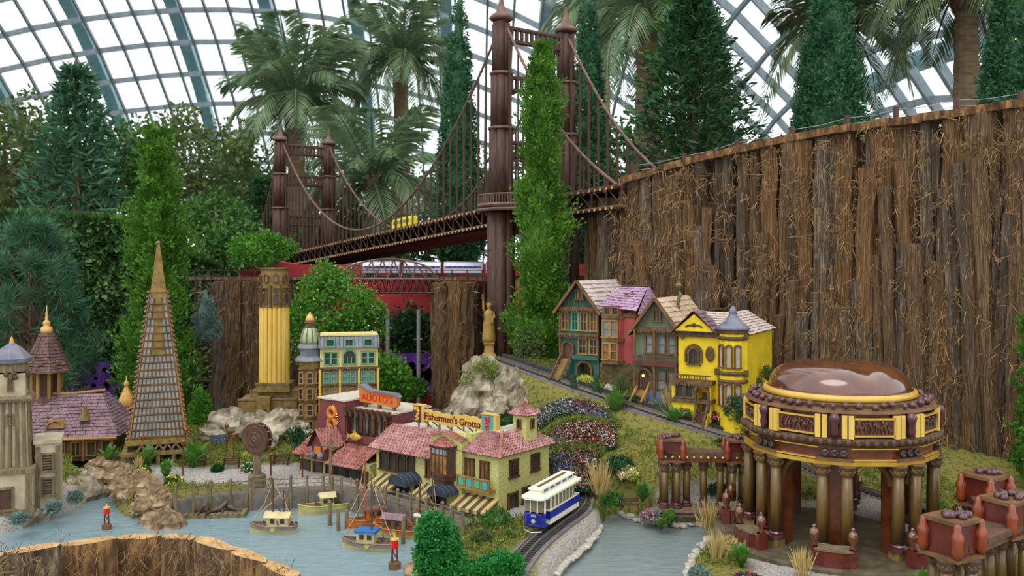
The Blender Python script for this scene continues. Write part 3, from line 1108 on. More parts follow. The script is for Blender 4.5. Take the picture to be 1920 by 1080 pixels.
# ivy hedge on the left: leafy face over a core
hg = thing('ivy_hedge', 'long tall hedge wall covered in dark ivy leaves', 'hedge')
hp = [(-260, 8.7, 396), (0, 8.9, 402), (150, 9.1, 408), (250, 9.3, 418), (330, 9.5, 470), (420, 9.9, 508)]
m = MB()
HP = []
for (a, y, t) in hp:
    HP.append((PX(a, y), y, CH + (HZ - t) / F * y))
for (x0, y0, z0), (x1, y1, z1) in zip(HP[:-1], HP[1:]):
    m.add([(x0, y0 + .1, -.35), (x1, y1 + .1, -.35), (x1, y1 + .1, z1 - .08), (x0, y0 + .1, z0 - .08), (x0, y0 + .45, -.35), (x1, y1 + .45, -.35), (x1, y1 + .45, z1 - .08), (x0, y0 + .45, z0 - .08)],
          [(0, 1, 2, 3), (5, 4, 7, 6), (3, 2, 6, 7), (0, 3, 7, 4), (1, 5, 6, 2)])
m.build('hedge_core', 'leaf_ivy', hg)
n = 30000
seg = NR.integers(0, len(HP) - 1, n)
u = NR.random(n)
A, B = np.array(HP)[seg], np.array(HP)[seg + 1]
q = A + (B - A) * u[:, None]
zz = NR.random(n)
topm = NR.random(n) < .3
dep = np.where(topm, NR.random(n) * .45, NR.random(n) * .1)
pos = np.stack([q[:, 0], q[:, 1] + dep, np.where(topm, q[:, 2] - .06 + .06 * NR.random(n), .1 + (q[:, 2] - .1) * zz)], 1)
pos[:, 1] -= .05 * np.sin(pos[:, 0] * 9 + pos[:, 2] * 7)
ax = np.where(topm[:, None], np.array([[0, -.4, 1.0]]), np.array([[0, -.6, -.8]]))
stuff(quads_mesh('ivy_leaves', leaves(pos, ax, .085, .07, .6), ['leaf_ivy', 'leaf_mid'], hg, mi=(NR.random(n) < .25).astype(int)))

# foreground / middle trees
feathery('tall feathery bright green cedar standing before the tall bridge tower', P(1015, 694, 7.0), 2.62,
         lambda q: .34 * (1 - q) ** .55 * (0.75 + .25 * math.sin(q * 17 + 1)) + .012, 'leaf_cedar', 520, .26, .034, 'cedar_tree', 70)
feathery('tall green arborvitae standing behind the pyramid tower', P(296, 790, 7.8), 2.55,
         lambda q: .40 * (1 - q) ** .6 * (0.8 + .2 * math.sin(q * 13)) + .012, 'leaf_cedar', 480, .32, .042, 'arborvitae_tree', 64)
# long-needled pine at the left edge
t = thing('long_needled_pine', 'bushy blue green pine with long soft needles beside the hedge', 'tree', P(60, 760, 7.6))
trunk_part(t, 1.15, .05)
V = []
m = MB()
for i in range(150):
    q = RD.random()
    a = RD.uniform(0, 2 * PI)
    R_ = .55 * (1 - q) ** .6 + .08
    d = np.array([math.cos(a) * R_ * RD.uniform(.4, 1), math.sin(a) * R_ * RD.uniform(.4, 1), .05 + 1.4 * q])
    tip = d + np.array([math.cos(a) * .05, math.sin(a) * .05, .12])
    m.tube([(0, 0, max(.05, d[2] - .3)), tuple(d), tuple(tip)], [.012, .008, .004], 4)
    k = 130
    uu = NR.random((k, 1))
    p = d + (tip - d) * uu
    dirs = unit(NR.normal(size=(k, 3)) + (tip - d) / .13 * .9)
    V.append(leaves(p, dirs, .14, .006, .1))
quads_mesh('needles', np.concatenate(V), 'leaf_pine', t)
stuff(m.build('branches', 'trunk', t))
# leaning leafy tree with small white blossom behind the hotel
t = broadleaf('leaning bright green tree with tiny white blossom behind the hotel', P(615, 760, 7.7), 1.25, (.42, .3, .52), 'leaf_bright', 190, .034, 80, 'blossom_tree', .035, (.05, .05), .2, .10, 12)
c = unit(NR.normal(size=(600, 3))) * np.array([.44, .32, .54]) * NR.uniform(.7, 1.03, (600, 1)) + np.array([.05, .05, .73])
stuff(quads_mesh('blossom', leaves(c, c * 0 + np.array([0, -1, .3]), .014, .014, .8), mat('blossom_white', (226, 232, 214)), t))
broadleaf('wispy bright green branch cluster above the left log stump', P(500, 500, 8.3), .3, (.30, .2, .13), 'leaf_bright', 60, .035, 45, 'wispy_shrub', .012, (-.05, 0), .1, .06, 6, 'shrub')
broadleaf('bright green bush right below the hotel corner', P(722, 800, 7.4), .62, (.17, .15, .32), 'leaf_bright', 70, .04, 60, 'upright_bush', .02, (0, 0), .1, .08, 4, 'shrub')
broadleaf('dark leafy shrub before the red wall and poles', P(765, 675, 9.6), .55, (.3, .2, .28), 'leaf_dark', 80, .05, 50, 'dark_shrub', .03, (0, 0), .1, .1, 5, 'shrub')
broadleaf('dark twiggy bush at the foot of the cedar', P(985, 705, 6.75), .38, (.12, .1, .18), 'leaf_olive', 50, .02, 50, 'twiggy_bush', .012, (.03, 0), .1, .05, 6, 'shrub')
for px, py, Y, h, lab in ((375, 800, 7.0, .34, 'bright shrub at the foot of the arborvitae'), (385, 640, 8.4, .5, 'small blue grey conifer by the trestle leg'), (760, 745, 7.7, .3, 'small cone shaped green shrub by the poinsettias')):
    mt_ = 'leaf_blue' if 'blue' in lab else 'leaf_bright'
    cypress(lab, P(px, py, Y), h, h * .3, mt_, 110, .03, name='small_conifer')
feathery('feathery green conifer at the edge before the log cliff', P(1945, 900, 5.0), 1.15, lambda q: .17 * (1 - q) ** .6 + .01, 'leaf_cedar', 200, .16, .026, 'edge_conifer', 60)
broadleaf('leafy shrub hanging over the red wall left of the log stump', P(440, 500, 10.2), .5, (.5, .3, .3), 'leaf_mid', 70, .06, 44, 'hanging_shrub', .02, (0, 0), .1, .12, 5, 'shrub')
# ------------------------------------------------------------------ suspension bridge of sticks
T0 = Vector((.21, 8.25, 0))
bd = Vector((-.57, .82, 0)).normalized()
bn_ = Vector((.82, .57, 0)).normalized()
SPAN = 5.7
HW = .375
def dz_(t):
    return 2.03 - .43 * t / SPAN if t > 0 else 2.03 - .04 * t
def bp(t, s, z):
    p = T0 + bd * t + bn_ * s
    return Vector((p.x, p.y, z))
br = thing('suspension_bridge', 'rust brown suspension bridge of sticks with two tall towers', 'bridge')
def tower(t0, ztop, zbase, k):
    tw = obj('tower', None, br)
    zd = dz_(t0)
    for sgn in (-1, 1):
        c = bp(t0, sgn * HW, 0)
        m = MB()
        lv = [(zbase, zd - .02, .125), (zd - .02, zd + (ztop - zd) * .42, .108), (zd + (ztop - zd) * .42, zd + (ztop - zd) * .72, .094), (zd + (ztop - zd) * .72, ztop, .082)]
        for z0, z1, r in lv:
            r *= k
            for j in range(7):
                a = j * 2 * PI / 7 + .2
                ca = Vector((math.cos(a), math.sin(a), 0)) * r * .62
                m.cyl(c + ca + Vector((0, 0, z0)), c + ca + Vector((0, 0, z1 - RD.uniform(0, .04))), r * .46, r * .44, 7)
        m.build('leg', 'brown_stick', tw, True)
        for z0, z1, r in lv[1:3]:
            MB().lathe([(r * k * 1.12, -.012), (r * k * 1.18, 0), (r * k * 1.12, .012)], (c.x, c.y, z1 - .02), 12).build('band_ring', 'brown_stick_light', tw, True)
        m = MB()
        m.lathe([(.1 * k, 0), (.115 * k, .02), (.09 * k, .05), (.05 * k, .07), (.035 * k, .12), (.03 * k, .13), (.018 * k, .2), (.003, .25)], (c.x, c.y, ztop), 10)
        m.build('finial', 'brown_stick_light', tw, True)
    for z in [zd + (ztop - zd) * q for q in (.30, .66, .93)]:
        m = MB()
        for dz, r in ((.06 * k, .022 * k), (-.06 * k, .022 * k)):
            m.cyl(bp(t0, -HW, z + dz), bp(t0, HW, z + dz), r, n=7)
        for j in range(12):
            s_ = -HW + .06 + (2 * HW - .12) * j / 11
            m.cyl(bp(t0, s_, z - .05 * k), bp(t0, s_, z + .05 * k), .02 * k, n=5)
        m.build('crossbeam', ['brown_stick'], tw)
        m = MB()
        for sg in (-1, 1):
            m.tube([bp(t0, sg * (HW - .02), z - .2 * k), bp(t0, sg * (HW - .06), z - .12 * k), bp(t0, sg * (HW - .16), z - .07 * k)], .016 * k, 6)
        m.build('corbel', 'brown_stick', tw)
    return tw
tower(0, 3.70, .1, 1.0)
tower(SPAN, 3.24, 1.38, 1.0)
# deck
T1, T2 = -1.55, SPAN + 1.4
dk = obj('deck', None, br)
DW = .30
ts = [T1 + (T2 - T1) * i / 48 for i in range(49)]
for s_ in (-DW, DW):
    m = MB()
    m.tube([bp(t, s_, dz_(t)) for t in ts], .014, 6)
    m.tube([bp(t, s_, dz_(t) - .16) for t in ts], .014, 6)
    m.build('chord', 'brown_stick_light', dk)
    m = MB()
    for i in range(len(ts) - 1):
        t = ts[i]
        m.cyl(bp(t, s_, dz_(t) - .16), bp(t, s_, dz_(t)), .009, n=5)
        m.cyl(bp(t, s_, dz_(t) - .16), bp(ts[i + 1], s_, dz_(ts[i + 1])), .007, n=5)
    m.build('side_lattice', 'brown_stick', dk)
um = MB()
um.cyl((0, 0, -DW - .06), (0, 0, DW + .06), .012, n=6, cap=False)
um.c = 1
um.cyl((0, 0, -DW - .062), (0, 0, -DW - .058), .0125, n=6)
um.cyl((0, 0, DW + .058), (0, 0, DW + .062), .0125, n=6)
tie0 = None
q = bn_.to_track_quat('Z', 'Y').to_euler()
for i in range(126):
    t = T1 + .05 + (T2 - T1 - .1) * i / 125
    for dz in (-.02, -.175):
        if tie0 is None:
            tie0 = um.build('cross_tie', ['brown_stick', 'stick_end'], dk)
            o = tie0
        else:
            o = tie0.copy()
            C.objects.link(o)
        o.location = bp(t, 0, dz_(t) + dz)
        o.rotation_euler = q
m = MB()
for i in range(48):
    a, b = ts[i], ts[i + 1]
    for zz in (-.035, -.2):
        m.add([bp(a, -DW, dz_(a) + zz), bp(b, -DW, dz_(b) + zz), bp(b, DW, dz_(b) + zz), bp(a, DW, dz_(a) + zz)], [(0, 1, 2, 3)])
m.build('roadway', 'brown_stick', dk)
# balcony round the near tower
m = MB()
for sg in (-1, 1):
    pth = [bp(t, sg * (DW + r), dz_(0) + .0) for t, r in ((-.34, .02), (-.25, .14), (-.12, .24), (.12, .24), (.25, .14), (.34, .02))]
    for zz, r in ((-.02, .02), (-.06, .016), (.075, .008)):
        m.tube([p + Vector((0, 0, zz)) for p in pth], r, 6)
    for a, b in zip(pth[:-1], pth[1:]):
        for j in range(6):
            p = a.lerp(b, j / 6)
            m.cyl(p, p + Vector((0, 0, .075)), .006, n=5)
    m.add([p - Vector((0, 0, .03)) for p in pth] , [tuple(range(6))])
m.build('tower_balcony', 'brown_stick_light', dk)
# cables and suspenders
def cable_z(t):
    if 0 <= t <= SPAN:
        q = t / SPAN
        lo = dz_(SPAN / 2) + .07
        a, b = 3.72, 3.26
        # parabola through both tower tops, lowest mid-span
        return a * (1 - q) * (1 - 2 * q) + lo * 4 * q * (1 - q) + b * q * (2 * q - 1)
    if t < 0:
        q = -t / -T1
        return 3.72 + (dz_(T1) - .0 - 3.72) * q - .22 * math.sin(PI * q)
    q = (t - SPAN) / (T2 - SPAN)
    return 3.26 + (dz_(T2) - 3.26) * q - .12 * math.sin(PI * q)
mu = MB().cyl((0, 0, 0), (0, 0, 1), 1, 1, 5, False)
s0 = None
for s_ in (-HW + .02, HW - .02):
    m = MB()
    tt = [T1 + (T2 - T1) * i / 90 for i in range(91)] 
    tt = sorted(tt + [0, SPAN])
    m.tube([bp(t, s_, cable_z(t)) for t in tt], .0125, 6)
    for i in range(1, 91, 2):
        t = tt[i]
        m.sph(bp(t, s_, cable_z(t)), .017, 6)
    m.build('main_cable', 'brown_stick_light', br)
    for i in range(1, 66):
        t = T1 + (T2 - T1) * i / 66
        z1, z0 = cable_z(t), dz_(t) - .05
        if z1 - z0 < .03:
            continue
        if s0 is None:
            s0 = mu.build('suspender', 'brown_stick', br)
            o = s0
        else:
            o = s0.copy()
            C.objects.link(o)
        o.location = bp(t, s_, z0)
        r = RD.uniform(.009, .015)
        o.scale = (r, r, z1 - z0)
# yellow streetcar on the deck
mat('toy_yellow', (226, 206, 40), (236, 216, 60), 8, .4)
mat('toy_dark', (30, 32, 40), (46, 48, 58), 6, .35)
mat('toy_glass', (92, 98, 96), (120, 126, 120), 5, .15)
yc = thing('yellow_streetcar', 'small yellow streetcar riding on the suspension bridge deck', 'tram', bp(2.6, .02, dz_(2.6) + .045), math.atan2(bd.y, bd.x))
yc.rotation_euler = (0, math.atan(.43 / SPAN), math.atan2(bd.y, bd.x))
MB().box(-.23, .23, -.06, .06, .02, .115).build('body', 'toy_yellow', yc)
m = MB().box(-.22, .22, -.05, .05, .115, .135)
m.build('roof', 'toy_yellow', yc)
for j in range(8):
    x = -.2 + j * .051
    for sg in (-1, 1):
        MB().box(x, x + .035, sg * .0605 - .001, sg * .0605 + .001, .065, .105).build('window', 'toy_glass', yc)
m = MB()
for x in (-.14, .14):
    m.box(x - .05, x + .05, -.045, .045, 0, .03)
m.build('bogie', 'toy_dark', yc)

# ------------------------------------------------------------------ elevated railway, log stumps, silver train
def stump(label, c, rx, ry, z0, z1, n, fib=500, name='log_stump'):
    t = thing(name, label, 'log stump', c)
    m = MB()
    m.lathe([(1, z0), (1, z1 - .03)], n=16, sx=rx * .9, sy=ry * .9)
    m.build('core', 'bark', t)
    pts, nr = [], []
    for i in range(n):
        a = 2 * PI * i / n + RD.uniform(-.08, .08)
        put_log(t, rx * .93 * math.cos(a), ry * .93 * math.sin(a), z0, z1 - RD.uniform(0, .05), 2 * PI * max(rx, ry) / n * 1.25, .11, a + PI / 2, RD.uniform(-.02, .02))
    for i in range(300):
        a = RD.uniform(0, 2 * PI)
        pts.append(((rx + .05) * math.cos(a), (ry + .05) * math.sin(a), RD.uniform(z0 + .1, z1)))
        nr.append((math.cos(a), math.sin(a), 0))
    if fib:
        fibres(t, pts, nr, fib)
    return t
YT = 8.95
zt = 1.5 - 27 * YT / F
stump('broad stump of upright bark logs behind the yellow fluted tower', (PX(478, YT), YT, 0), .44, .32, -.35, zt - .03, 17, 900)
stump('stump of bark logs under the silver train', (PX(860, YT), YT, 0), .25, .22, -.35, zt - .04, 11, 600)
stump('narrow shaded stump of bark logs beside the tall bridge tower', (PX(928, 8.75), 9.25, 0), .16, .16, -.35, zt - .12, 8, 300)
rl = thing('elevated_railway', 'brown stick trestle railway crossing between the log stumps', 'railway')
def rp(px, z=0.0, dy=0.0):
    return Vector((PX(px, YT), YT + dy, zt + z))
m = MB()
x0, x1 = PX(335, YT), PX(1260, YT)
m.box(x0, x1, YT - .12, YT + .12, zt - .04, zt - .012)
m.build('deck', 'bark', rl)
m = MB()
for dy in (-.03, .03):
    m.box(x0, x1, YT + dy - .003, YT + dy + .003, zt - .012, zt)
m.build('rail', 'toy_dark', rl)
for a, b, top in ((636, 826, .17),):
    xa, xb = PX(a, YT), PX(b, YT)
    for dy in (-.13, .13):
        m = MB()
        m.cyl((xa, YT + dy, zt - .03), (xb, YT + dy, zt - .03), .012, n=6)
        n = 8
        arcz = lambda q: zt + top * (1 - (2 * q - 1) ** 2 * .55)
        m.tube([(xa + (xb - xa) * (.08 + .84 * i / 12), YT + dy, arcz(i / 12)) for i in range(13)], .01, 6)
        for i in range(n):
            q0, q1 = i / n, (i + .5) / n
            X0, X1 = xa + (xb - xa) * q0, xa + (xb - xa) * (.08 + .84 * q1)
            m.cyl((X0, YT + dy, zt - .03), (X1, YT + dy, arcz(q1)), .008, n=5)
            m.cyl((X1, YT + dy, arcz(q1)), (xa + (xb - xa) * (i + 1) / n, YT + dy, zt - .03), .008, n=5)
        m.build('arched_truss', 'brown_stick_light', rl)
        m = MB()
        m.cyl((xa, YT + dy, zt - .17), (xb, YT + dy, zt - .17), .011, n=6)
        for i in range(16):
            m.cyl((xa + (xb - xa) * i / 16, YT + dy, zt - .17), (xa + (xb - xa) * (i + .5) / 16, YT + dy, zt - .03), .005, n=5)
            m.cyl((xa + (xb - xa) * (i + .5) / 16, YT + dy, zt - .03), (xa + (xb - xa) * (i + 1) / 16, YT + dy, zt - .17), .005, n=5)
        m.build('lower_truss', 'brown_stick', rl)
for px in (372, 400, 1150, 1210):        # trestle legs
    m = MB()
    x = PX(px, YT)
    for dy in (-.1, .1):
        m.tube([(x - .03, YT + dy * 1.3, -.35), (x, YT + dy, .5), (x + .01, YT + dy, zt - .03)], .014, 6)
    for z in (.2, .6, 1.0):
        m.cyl((x, YT - .14, z), (x, YT + .14, z), .01, n=5)
    m.build('trestle_leg', 'brown_stick', rl)
m = MB()
for z in (.3, .62, .95, 1.2):
    m.cyl((PX(365, YT), YT - .12, z), (PX(408, YT), YT - .12, z), .012, n=6)
for a, b, z0, z1 in ((372, 400, .3, .62), (400, 372, .62, .95), (372, 400, .95, 1.2)):
    m.cyl((PX(a, YT), YT - .12, z0), (PX(b, YT), YT - .12, z1), .009, n=5)
m.build('trestle_brace', 'brown_stick', rl)
for px in range(345, 1240, 28):
    MB().cyl(rp(px, -.01, -.13), rp(px, .06, -.13), .006, n=5).build('fence_post', 'brown_stick', rl)
m = MB().tube([rp(345, .055, -.13), rp(1230, .055, -.13)], .003, 4)
m.build('fence_wire', 'brown_stick', rl)
# train
mat('train_silver', (186, 190, 200), (204, 208, 216), 9, .3, metal=.4)
mat('train_blue', (70, 84, 170))
mat('train_red', (186, 52, 92))
mat('train_window', (44, 48, 74), rough=.2)
for i, (a, b, lab) in enumerate(((682, 752, 'silver passenger carriage at the tail inside the trestle truss'), (757, 829, 'silver passenger carriage between the truss and the log stump'), (833, 907, 'silver passenger carriage crossing above the log stump'), (911, 968, 'silver passenger carriage passing behind the tall bridge tower'))):
    t = thing('train_carriage', lab, 'train', (PX(a, YT), YT, zt), 0, 'silver train carriages on the elevated railway')
    L = PX(b, YT) - PX(a, YT) - .012
    m = MB().polyx([(-.055, .03), (-.058, .1), (-.045, .135), (0, .145), (.045, .135), (.058, .1), (.055, .03)], 0, L)
    m.build('body', 'train_silver', t)
    for mt_, z0, z1 in (('train_red', .092, .1), ('train_blue', .075, .092)):
        MB().box(.01, L - .01, -.0595, -.057, z0, z1).build('stripe', mt_, t)
    for j in range(6):
        x = L * (.12 + .13 * j)
        MB().box(x, x + L * .07, -.061, -.058, .079, .097).build('window', 'train_window', t)
    m = MB()
    for x in (L * .18, L * .82):
        m.box(x - .045, x + .045, -.045, .045, .0, .032)
    m.build('bogie', 'toy_dark', t)

# ------------------------------------------------------------------ log edge in the foreground
fl = thing('foreground_log_edge', 'row of pale topped sawn logs along the front edge of the harbour', 'log edge')
edge = [(-90, 1036), (20, 1032), (120, 1014), (225, 1003), (310, 998), (372, 1003), (440, 1022), (500, 1046), (560, 1074), (610, 1105)]
pts, nr = [], []
for (a, ya), (b, yb) in zip(edge[:-1], edge[1:]):
    zt_ = RD.uniform(.07, .13)
    p0, p1 = G(a, ya, zt_), G(b, yb, zt_)
    mid = (p0 + p1) / 2
    L = (p1 - p0).length
    n = 9
    m = MB()
    ang = math.atan2(p1.y - p0.y, p1.x - p0.x)
    top, bot = [], []
    for i in range(n):
        q = 2 * PI * i / n
        lx, ly = L * .54 * math.cos(q) * RD.uniform(.9, 1.08), .045 * math.sin(q) * RD.uniform(.85, 1.1)
        x = mid.x + lx * math.cos(ang) - ly * math.sin(ang)
        y = mid.y - .04 + lx * math.sin(ang) + ly * math.cos(ang)
        top.append((x, y, zt_ + RD.uniform(-.006, .006)))
        bot.append((x, y, -.35))
    m.c = 0
    m.add(bot + top, [(i, (i + 1) % n, n + (i + 1) % n, n + i) for i in range(n)])
    m.c = 1
    m.add(top, [tuple(range(n))])
    m.build('log', [RD.choice(['bark', 'bark_grey', 'bark_rust']), 'cut_wood'], fl)
    for k in range(40):
        pts.append((RD.uniform(p0.x, p1.x), mid.y - .1, RD.uniform(-.2, zt_ + .01)))
        nr.append((0, -1, .1))
fibres(fl, pts, nr, 2600, (.02, .09), .0014, down=.6)

# ------------------------------------------------------------------ rocks
def rock(name, label, c, size, mt='rock', seed=0, nu=22, nv=14, rid=.25, parent=None, group=None, flat=.0):
    r = np.random.default_rng(seed)
    ph = r.uniform(0, 6.28, 8)
    fr = r.integers(2, 7, 8)
    vs = []
    for j in range(nv + 1):
        v = PI * j / nv
        for i in range(nu):
            u_ = 2 * PI * i / nu
            k = 1 + rid * (.35 * math.sin(fr[0] * u_ + ph[0] + 2 * v) + .3 * math.sin(fr[1] * v * 1.5 + ph[1] + u_) + .2 * math.sin(fr[2] * u_ * 2 + ph[2]) * math.sin(v * fr[3])) + r.uniform(-.09, .09) * rid * 3
            vs.append((size[0] * k * math.sin(v) * math.cos(u_), size[1] * k * math.sin(v) * math.sin(u_), -size[2] * k * math.cos(v)))
    fs = [(j * nu + i, j * nu + (i + 1) % nu, (j + 1) * nu + (i + 1) % nu, (j + 1) * nu + i) for j in range(nv) for i in range(nu)]
    m = MB().add(vs, fs)
    o = m.build(name, mt, parent)
    o.location = c
    o.rotation_euler = (0, 0, r.uniform(0, 6.28))
    if parent is None:
        tag(o, label, 'rock', group)
    return o
# island cliff edge and jetty
for k, (px, py, sx, sz) in enumerate(((-60, 985, .3, .10), (30, 975, .28, .11), (85, 955, .2, .10), (130, 940, .17, .10), (150, 918, .13, .09))):
    g = G(px, py, .0)
    rock('shore_rock', 'pale weathered rock edging the island under the beige tower', g + Vector((0, .1, .0)), (sx, .17, sz * 1.25), 'rock', 40 + k, group='pale rocks edging the tower island')
for k in range(64):
    q = k / 63
    px = 182 + 118 * q + RD.uniform(-20, 24)
    py = 876 + 88 * q + RD.uniform(-9, 9)
    g = G(px, py, .05)
    ds = float(sdist(HARBW, np.array([g.x]), np.array([g.y]))[0])
    g.z = min(.10, max(.0, .012 + ds * 1.1))
    s_ = RD.uniform(.045, .09)
    rock('jetty_rock', 'brown craggy rock in the jetty beside the inlet', g, (s_ * 1.2, s_, s_ * .8), 'rock_brown', 70 + k, 14, 9, .35, group='brown craggy rocks of the jetty')
# rocky hill crag by the track
cr = thing('rock_crag', 'tall pale rock crag with furrowed face and mossy top beside the railway', 'rock', (0, 0, 0))
for k, (px, py, Y, a, b, c_) in enumerate(((915, 738, 6.55, .19, .18, .24), (880, 758, 6.5, .14, .14, .19), (955, 745, 6.4, .15, .14, .2), (905, 700, 6.72, .15, .16, .12), (975, 765, 6.25, .1, .1, .14), (860, 780, 6.45, .1, .1, .12), (930, 778, 6.25, .12, .1, .12))):
    o = rock('crag_face', None, P(px, py, Y), (a, b, c_), 'rock', 120 + k, 34, 16, .28, cr)
m = []
for k in range(60):
    px, py = RD.choice([(915, 690), (960, 720), (880, 715), (975, 750), (940, 700), (900, 682)])
    p = P(px + RD.uniform(-16, 16), py + RD.uniform(-6, 10), 6.5)
    m.append((p.x, p.y - RD.uniform(.0, .12), p.z))
stuff(quads_mesh('moss_tufts', clumps(m, .035, 60, .02, .008, .6), 'moss_green', cr))
# pale rocks of the mound below the fluted tower
for k, (px, py, Y, a, c_) in enumerate(((430, 800, 6.75, .2, .13), (480, 805, 6.6, .17, .12), (530, 800, 6.6, .18, .13), (560, 815, 6.45, .12, .09), (400, 815, 6.6, .12, .08), (500, 830, 6.35, .1, .06))):
    rock('mound_rock', 'pale flaky rock in the mound below the fluted tower', P(px, py, Y), (a, a * .8, c_), 'rock', 150 + k, 26, 14, .3, group='pale rocks of the mound below the fluted tower')
# white pebbles round the pond
for k in range(64):
    if k < 34:
        q = k / 33
        px, py = 1165 + q * 225, 966 + 18 * math.sin(q * PI * .9) + RD.uniform(-3, 3)
    elif k < 52:
        q = (k - 34) / 17
        px, py = 1330 - 38 * math.sin(q * PI * .55) + RD.uniform(-4, 4), 1010 + q * 72
    else:
        q = (k - 52) / 11
        px, py = 1395 - q * 60 + RD.uniform(-4, 4), 990 + q * 20
    g = G(px, py, .012)
    s_ = RD.uniform(.014, .026)
    rock('pond_pebble', 'small white rounded pebble edging the pond', g, (s_ * 1.3, s_, s_ * .75), 'pebble', 200 + k, 8, 5, .12, group='white pebbles edging the pond')
for k, (px, py, s_) in enumerate(((905, 985, .06), (925, 1000, .05), (870, 1018, .05), (845, 1030, .05), (815, 1055, .06), (780, 1070, .06), (880, 1010, .04))):
    rock('bank_rock', 'tan rock on the bank between harbour and tram track', G(px, py, .03), (s_ * 1.2, s_, s_ * .7), 'rock_brown', 300 + k, 12, 8, .25, group='tan rocks on the harbour bank')
# ------------------------------------------------------------------ model buildings
mat('stucco_yellow', (196, 190, 120), (172, 166, 98), 60, .95, .8)
mat('stucco_red', (118, 62, 62), (104, 54, 56), 30, .95, .4)
mat('roof_gravel', (176, 166, 148), (196, 186, 168), 40, .95)
mat('tile_pink', (142, 96, 92), (182, 138, 132), 18, .6, c3=(160, 112, 108))
mat('tile_red', (128, 70, 62), (172, 112, 100), 18, .6)
mat('wood_dark', (58, 38, 28), (88, 60, 42), 12, .55, .3)
mat('wood_mid', (88, 60, 36), (120, 86, 52), 12, .6, .3)
mat('wood_gold', (128, 94, 46), (162, 124, 66), 10, .5, .2)
mat('bamboo', (206, 166, 70), (224, 190, 98), 9, .5, .2, stretch=(1, 1, .2))
mat('bark_tan', (140, 116, 62), (104, 82, 44), 26, .85, .7)
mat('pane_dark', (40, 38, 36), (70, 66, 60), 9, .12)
mat('pane_amber', (86, 56, 30), (150, 104, 56), 14, .25)
mat('pane_grey', (96, 104, 104), (136, 140, 136), 12, .15)
mat('house_green', (40, 84, 72), (54, 100, 86), 8, .7)
mat('house_pink', (166, 74, 72), (150, 64, 64), 10, .8, .3)
mat('house_grey', (98, 106, 84), (112, 120, 96), 9, .8)
mat('house_blue', (74, 86, 108), (90, 100, 120), 9, .8)
mat('house_yellow', (212, 180, 20), (228, 196, 36), 12, .75, .2)
mat('stone_wall', (112, 94, 56), (78, 64, 40), 30, .9, .9, kind='voronoi')
mat('shingle_tan', (186, 158, 128), (204, 180, 152), 14, .8)
mat('shingle_pale', (186, 166, 156), (206, 190, 182), 14, .8)
mat('shingle_lilac', (156, 122, 150), (178, 146, 172), 14, .7)
mat('shingle_mauve', (104, 80, 88), (142, 112, 118), 16, .7)
mat('shingle_dark', (72, 48, 46), (104, 72, 66), 16, .6)
mat('carved', (116, 88, 52), (74, 54, 36), 30, .7, .8)
mat('carved_dark', (72, 52, 40), (104, 78, 58), 30, .7, .8)
mat('green_trim', (74, 140, 108), (92, 158, 124), 9, .6)
mat('cream_wall', (214, 196, 130), (198, 180, 112), 14, .85)
mat('slate', (92, 94, 106), (122, 122, 132), 14, .5)
mat('dome_green', (136, 150, 106), (162, 174, 130), 6, .3, coat=.4)
mat('gourd', (210, 164, 84), (184, 134, 58), 9, .3, coat=.4)
mat('gourd_brown', (112, 62, 34), (76, 38, 22), 7, .1, .15, coat=1.0, spec=.6)
mat('ring_yellow', (208, 166, 64), (188, 146, 52), 9, .3, coat=.4)
mat('varnish', (112, 58, 26), (80, 38, 18), 12, .22, .2, coat=.7)
mat('varnish_red', (104, 40, 32), (72, 26, 24), 12, .22, .3, coat=.6)
mat('column_wood', (106, 80, 36), (74, 54, 26), 8, .45, .3, stretch=(3, 3, .4), coat=.3)
mat('pod_purple', (92, 48, 54), (66, 34, 40), 16, .25, coat=.5)
mat('pod_orange', (146, 68, 34), (112, 48, 28), 12, .3, coat=.4)
mat('pale_wood', (182, 170, 144), (156, 142, 114), 16, .85, .3)
mat('driftwood', (130, 114, 84), (92, 78, 56), 14, .85, .5, stretch=(4, 4, .6))
mat('sign_cream', (206, 176, 92), (188, 154, 70), 14, .6)
mat('sign_orange', (196, 120, 44), (176, 98, 34), 12, .5)
mat('red_bright', (206, 30, 34), rough=.25)
mat('dark_red_letter', (110, 22, 22), rough=.3)
mat('navy_awning', (40, 46, 60), (58, 66, 82), 9, .5)
mat('stripe_yellow', (186, 164, 104), (170, 148, 90), 9, .7)
mat('stripe_dark', (70, 58, 44), (88, 72, 54), 9, .7)
mat('teal_paint', (70, 150, 146))
mat('yellow_prawn', (224, 156, 40), (206, 130, 30), 20, .4)
mat('gold', (176, 144, 76), (146, 114, 54), 9, .5)

I4 = Matrix.Identity(4)
def RZ(a):
    return Matrix.Rotation(a, 4, 'Z')
def TR(x, y, z):
    return Matrix.Translation((x, y, z))
SIDE_R = lambda x: TR(x, 0, 0) @ RZ(PI / 2)      # local x runs into the depth on the right-hand wall

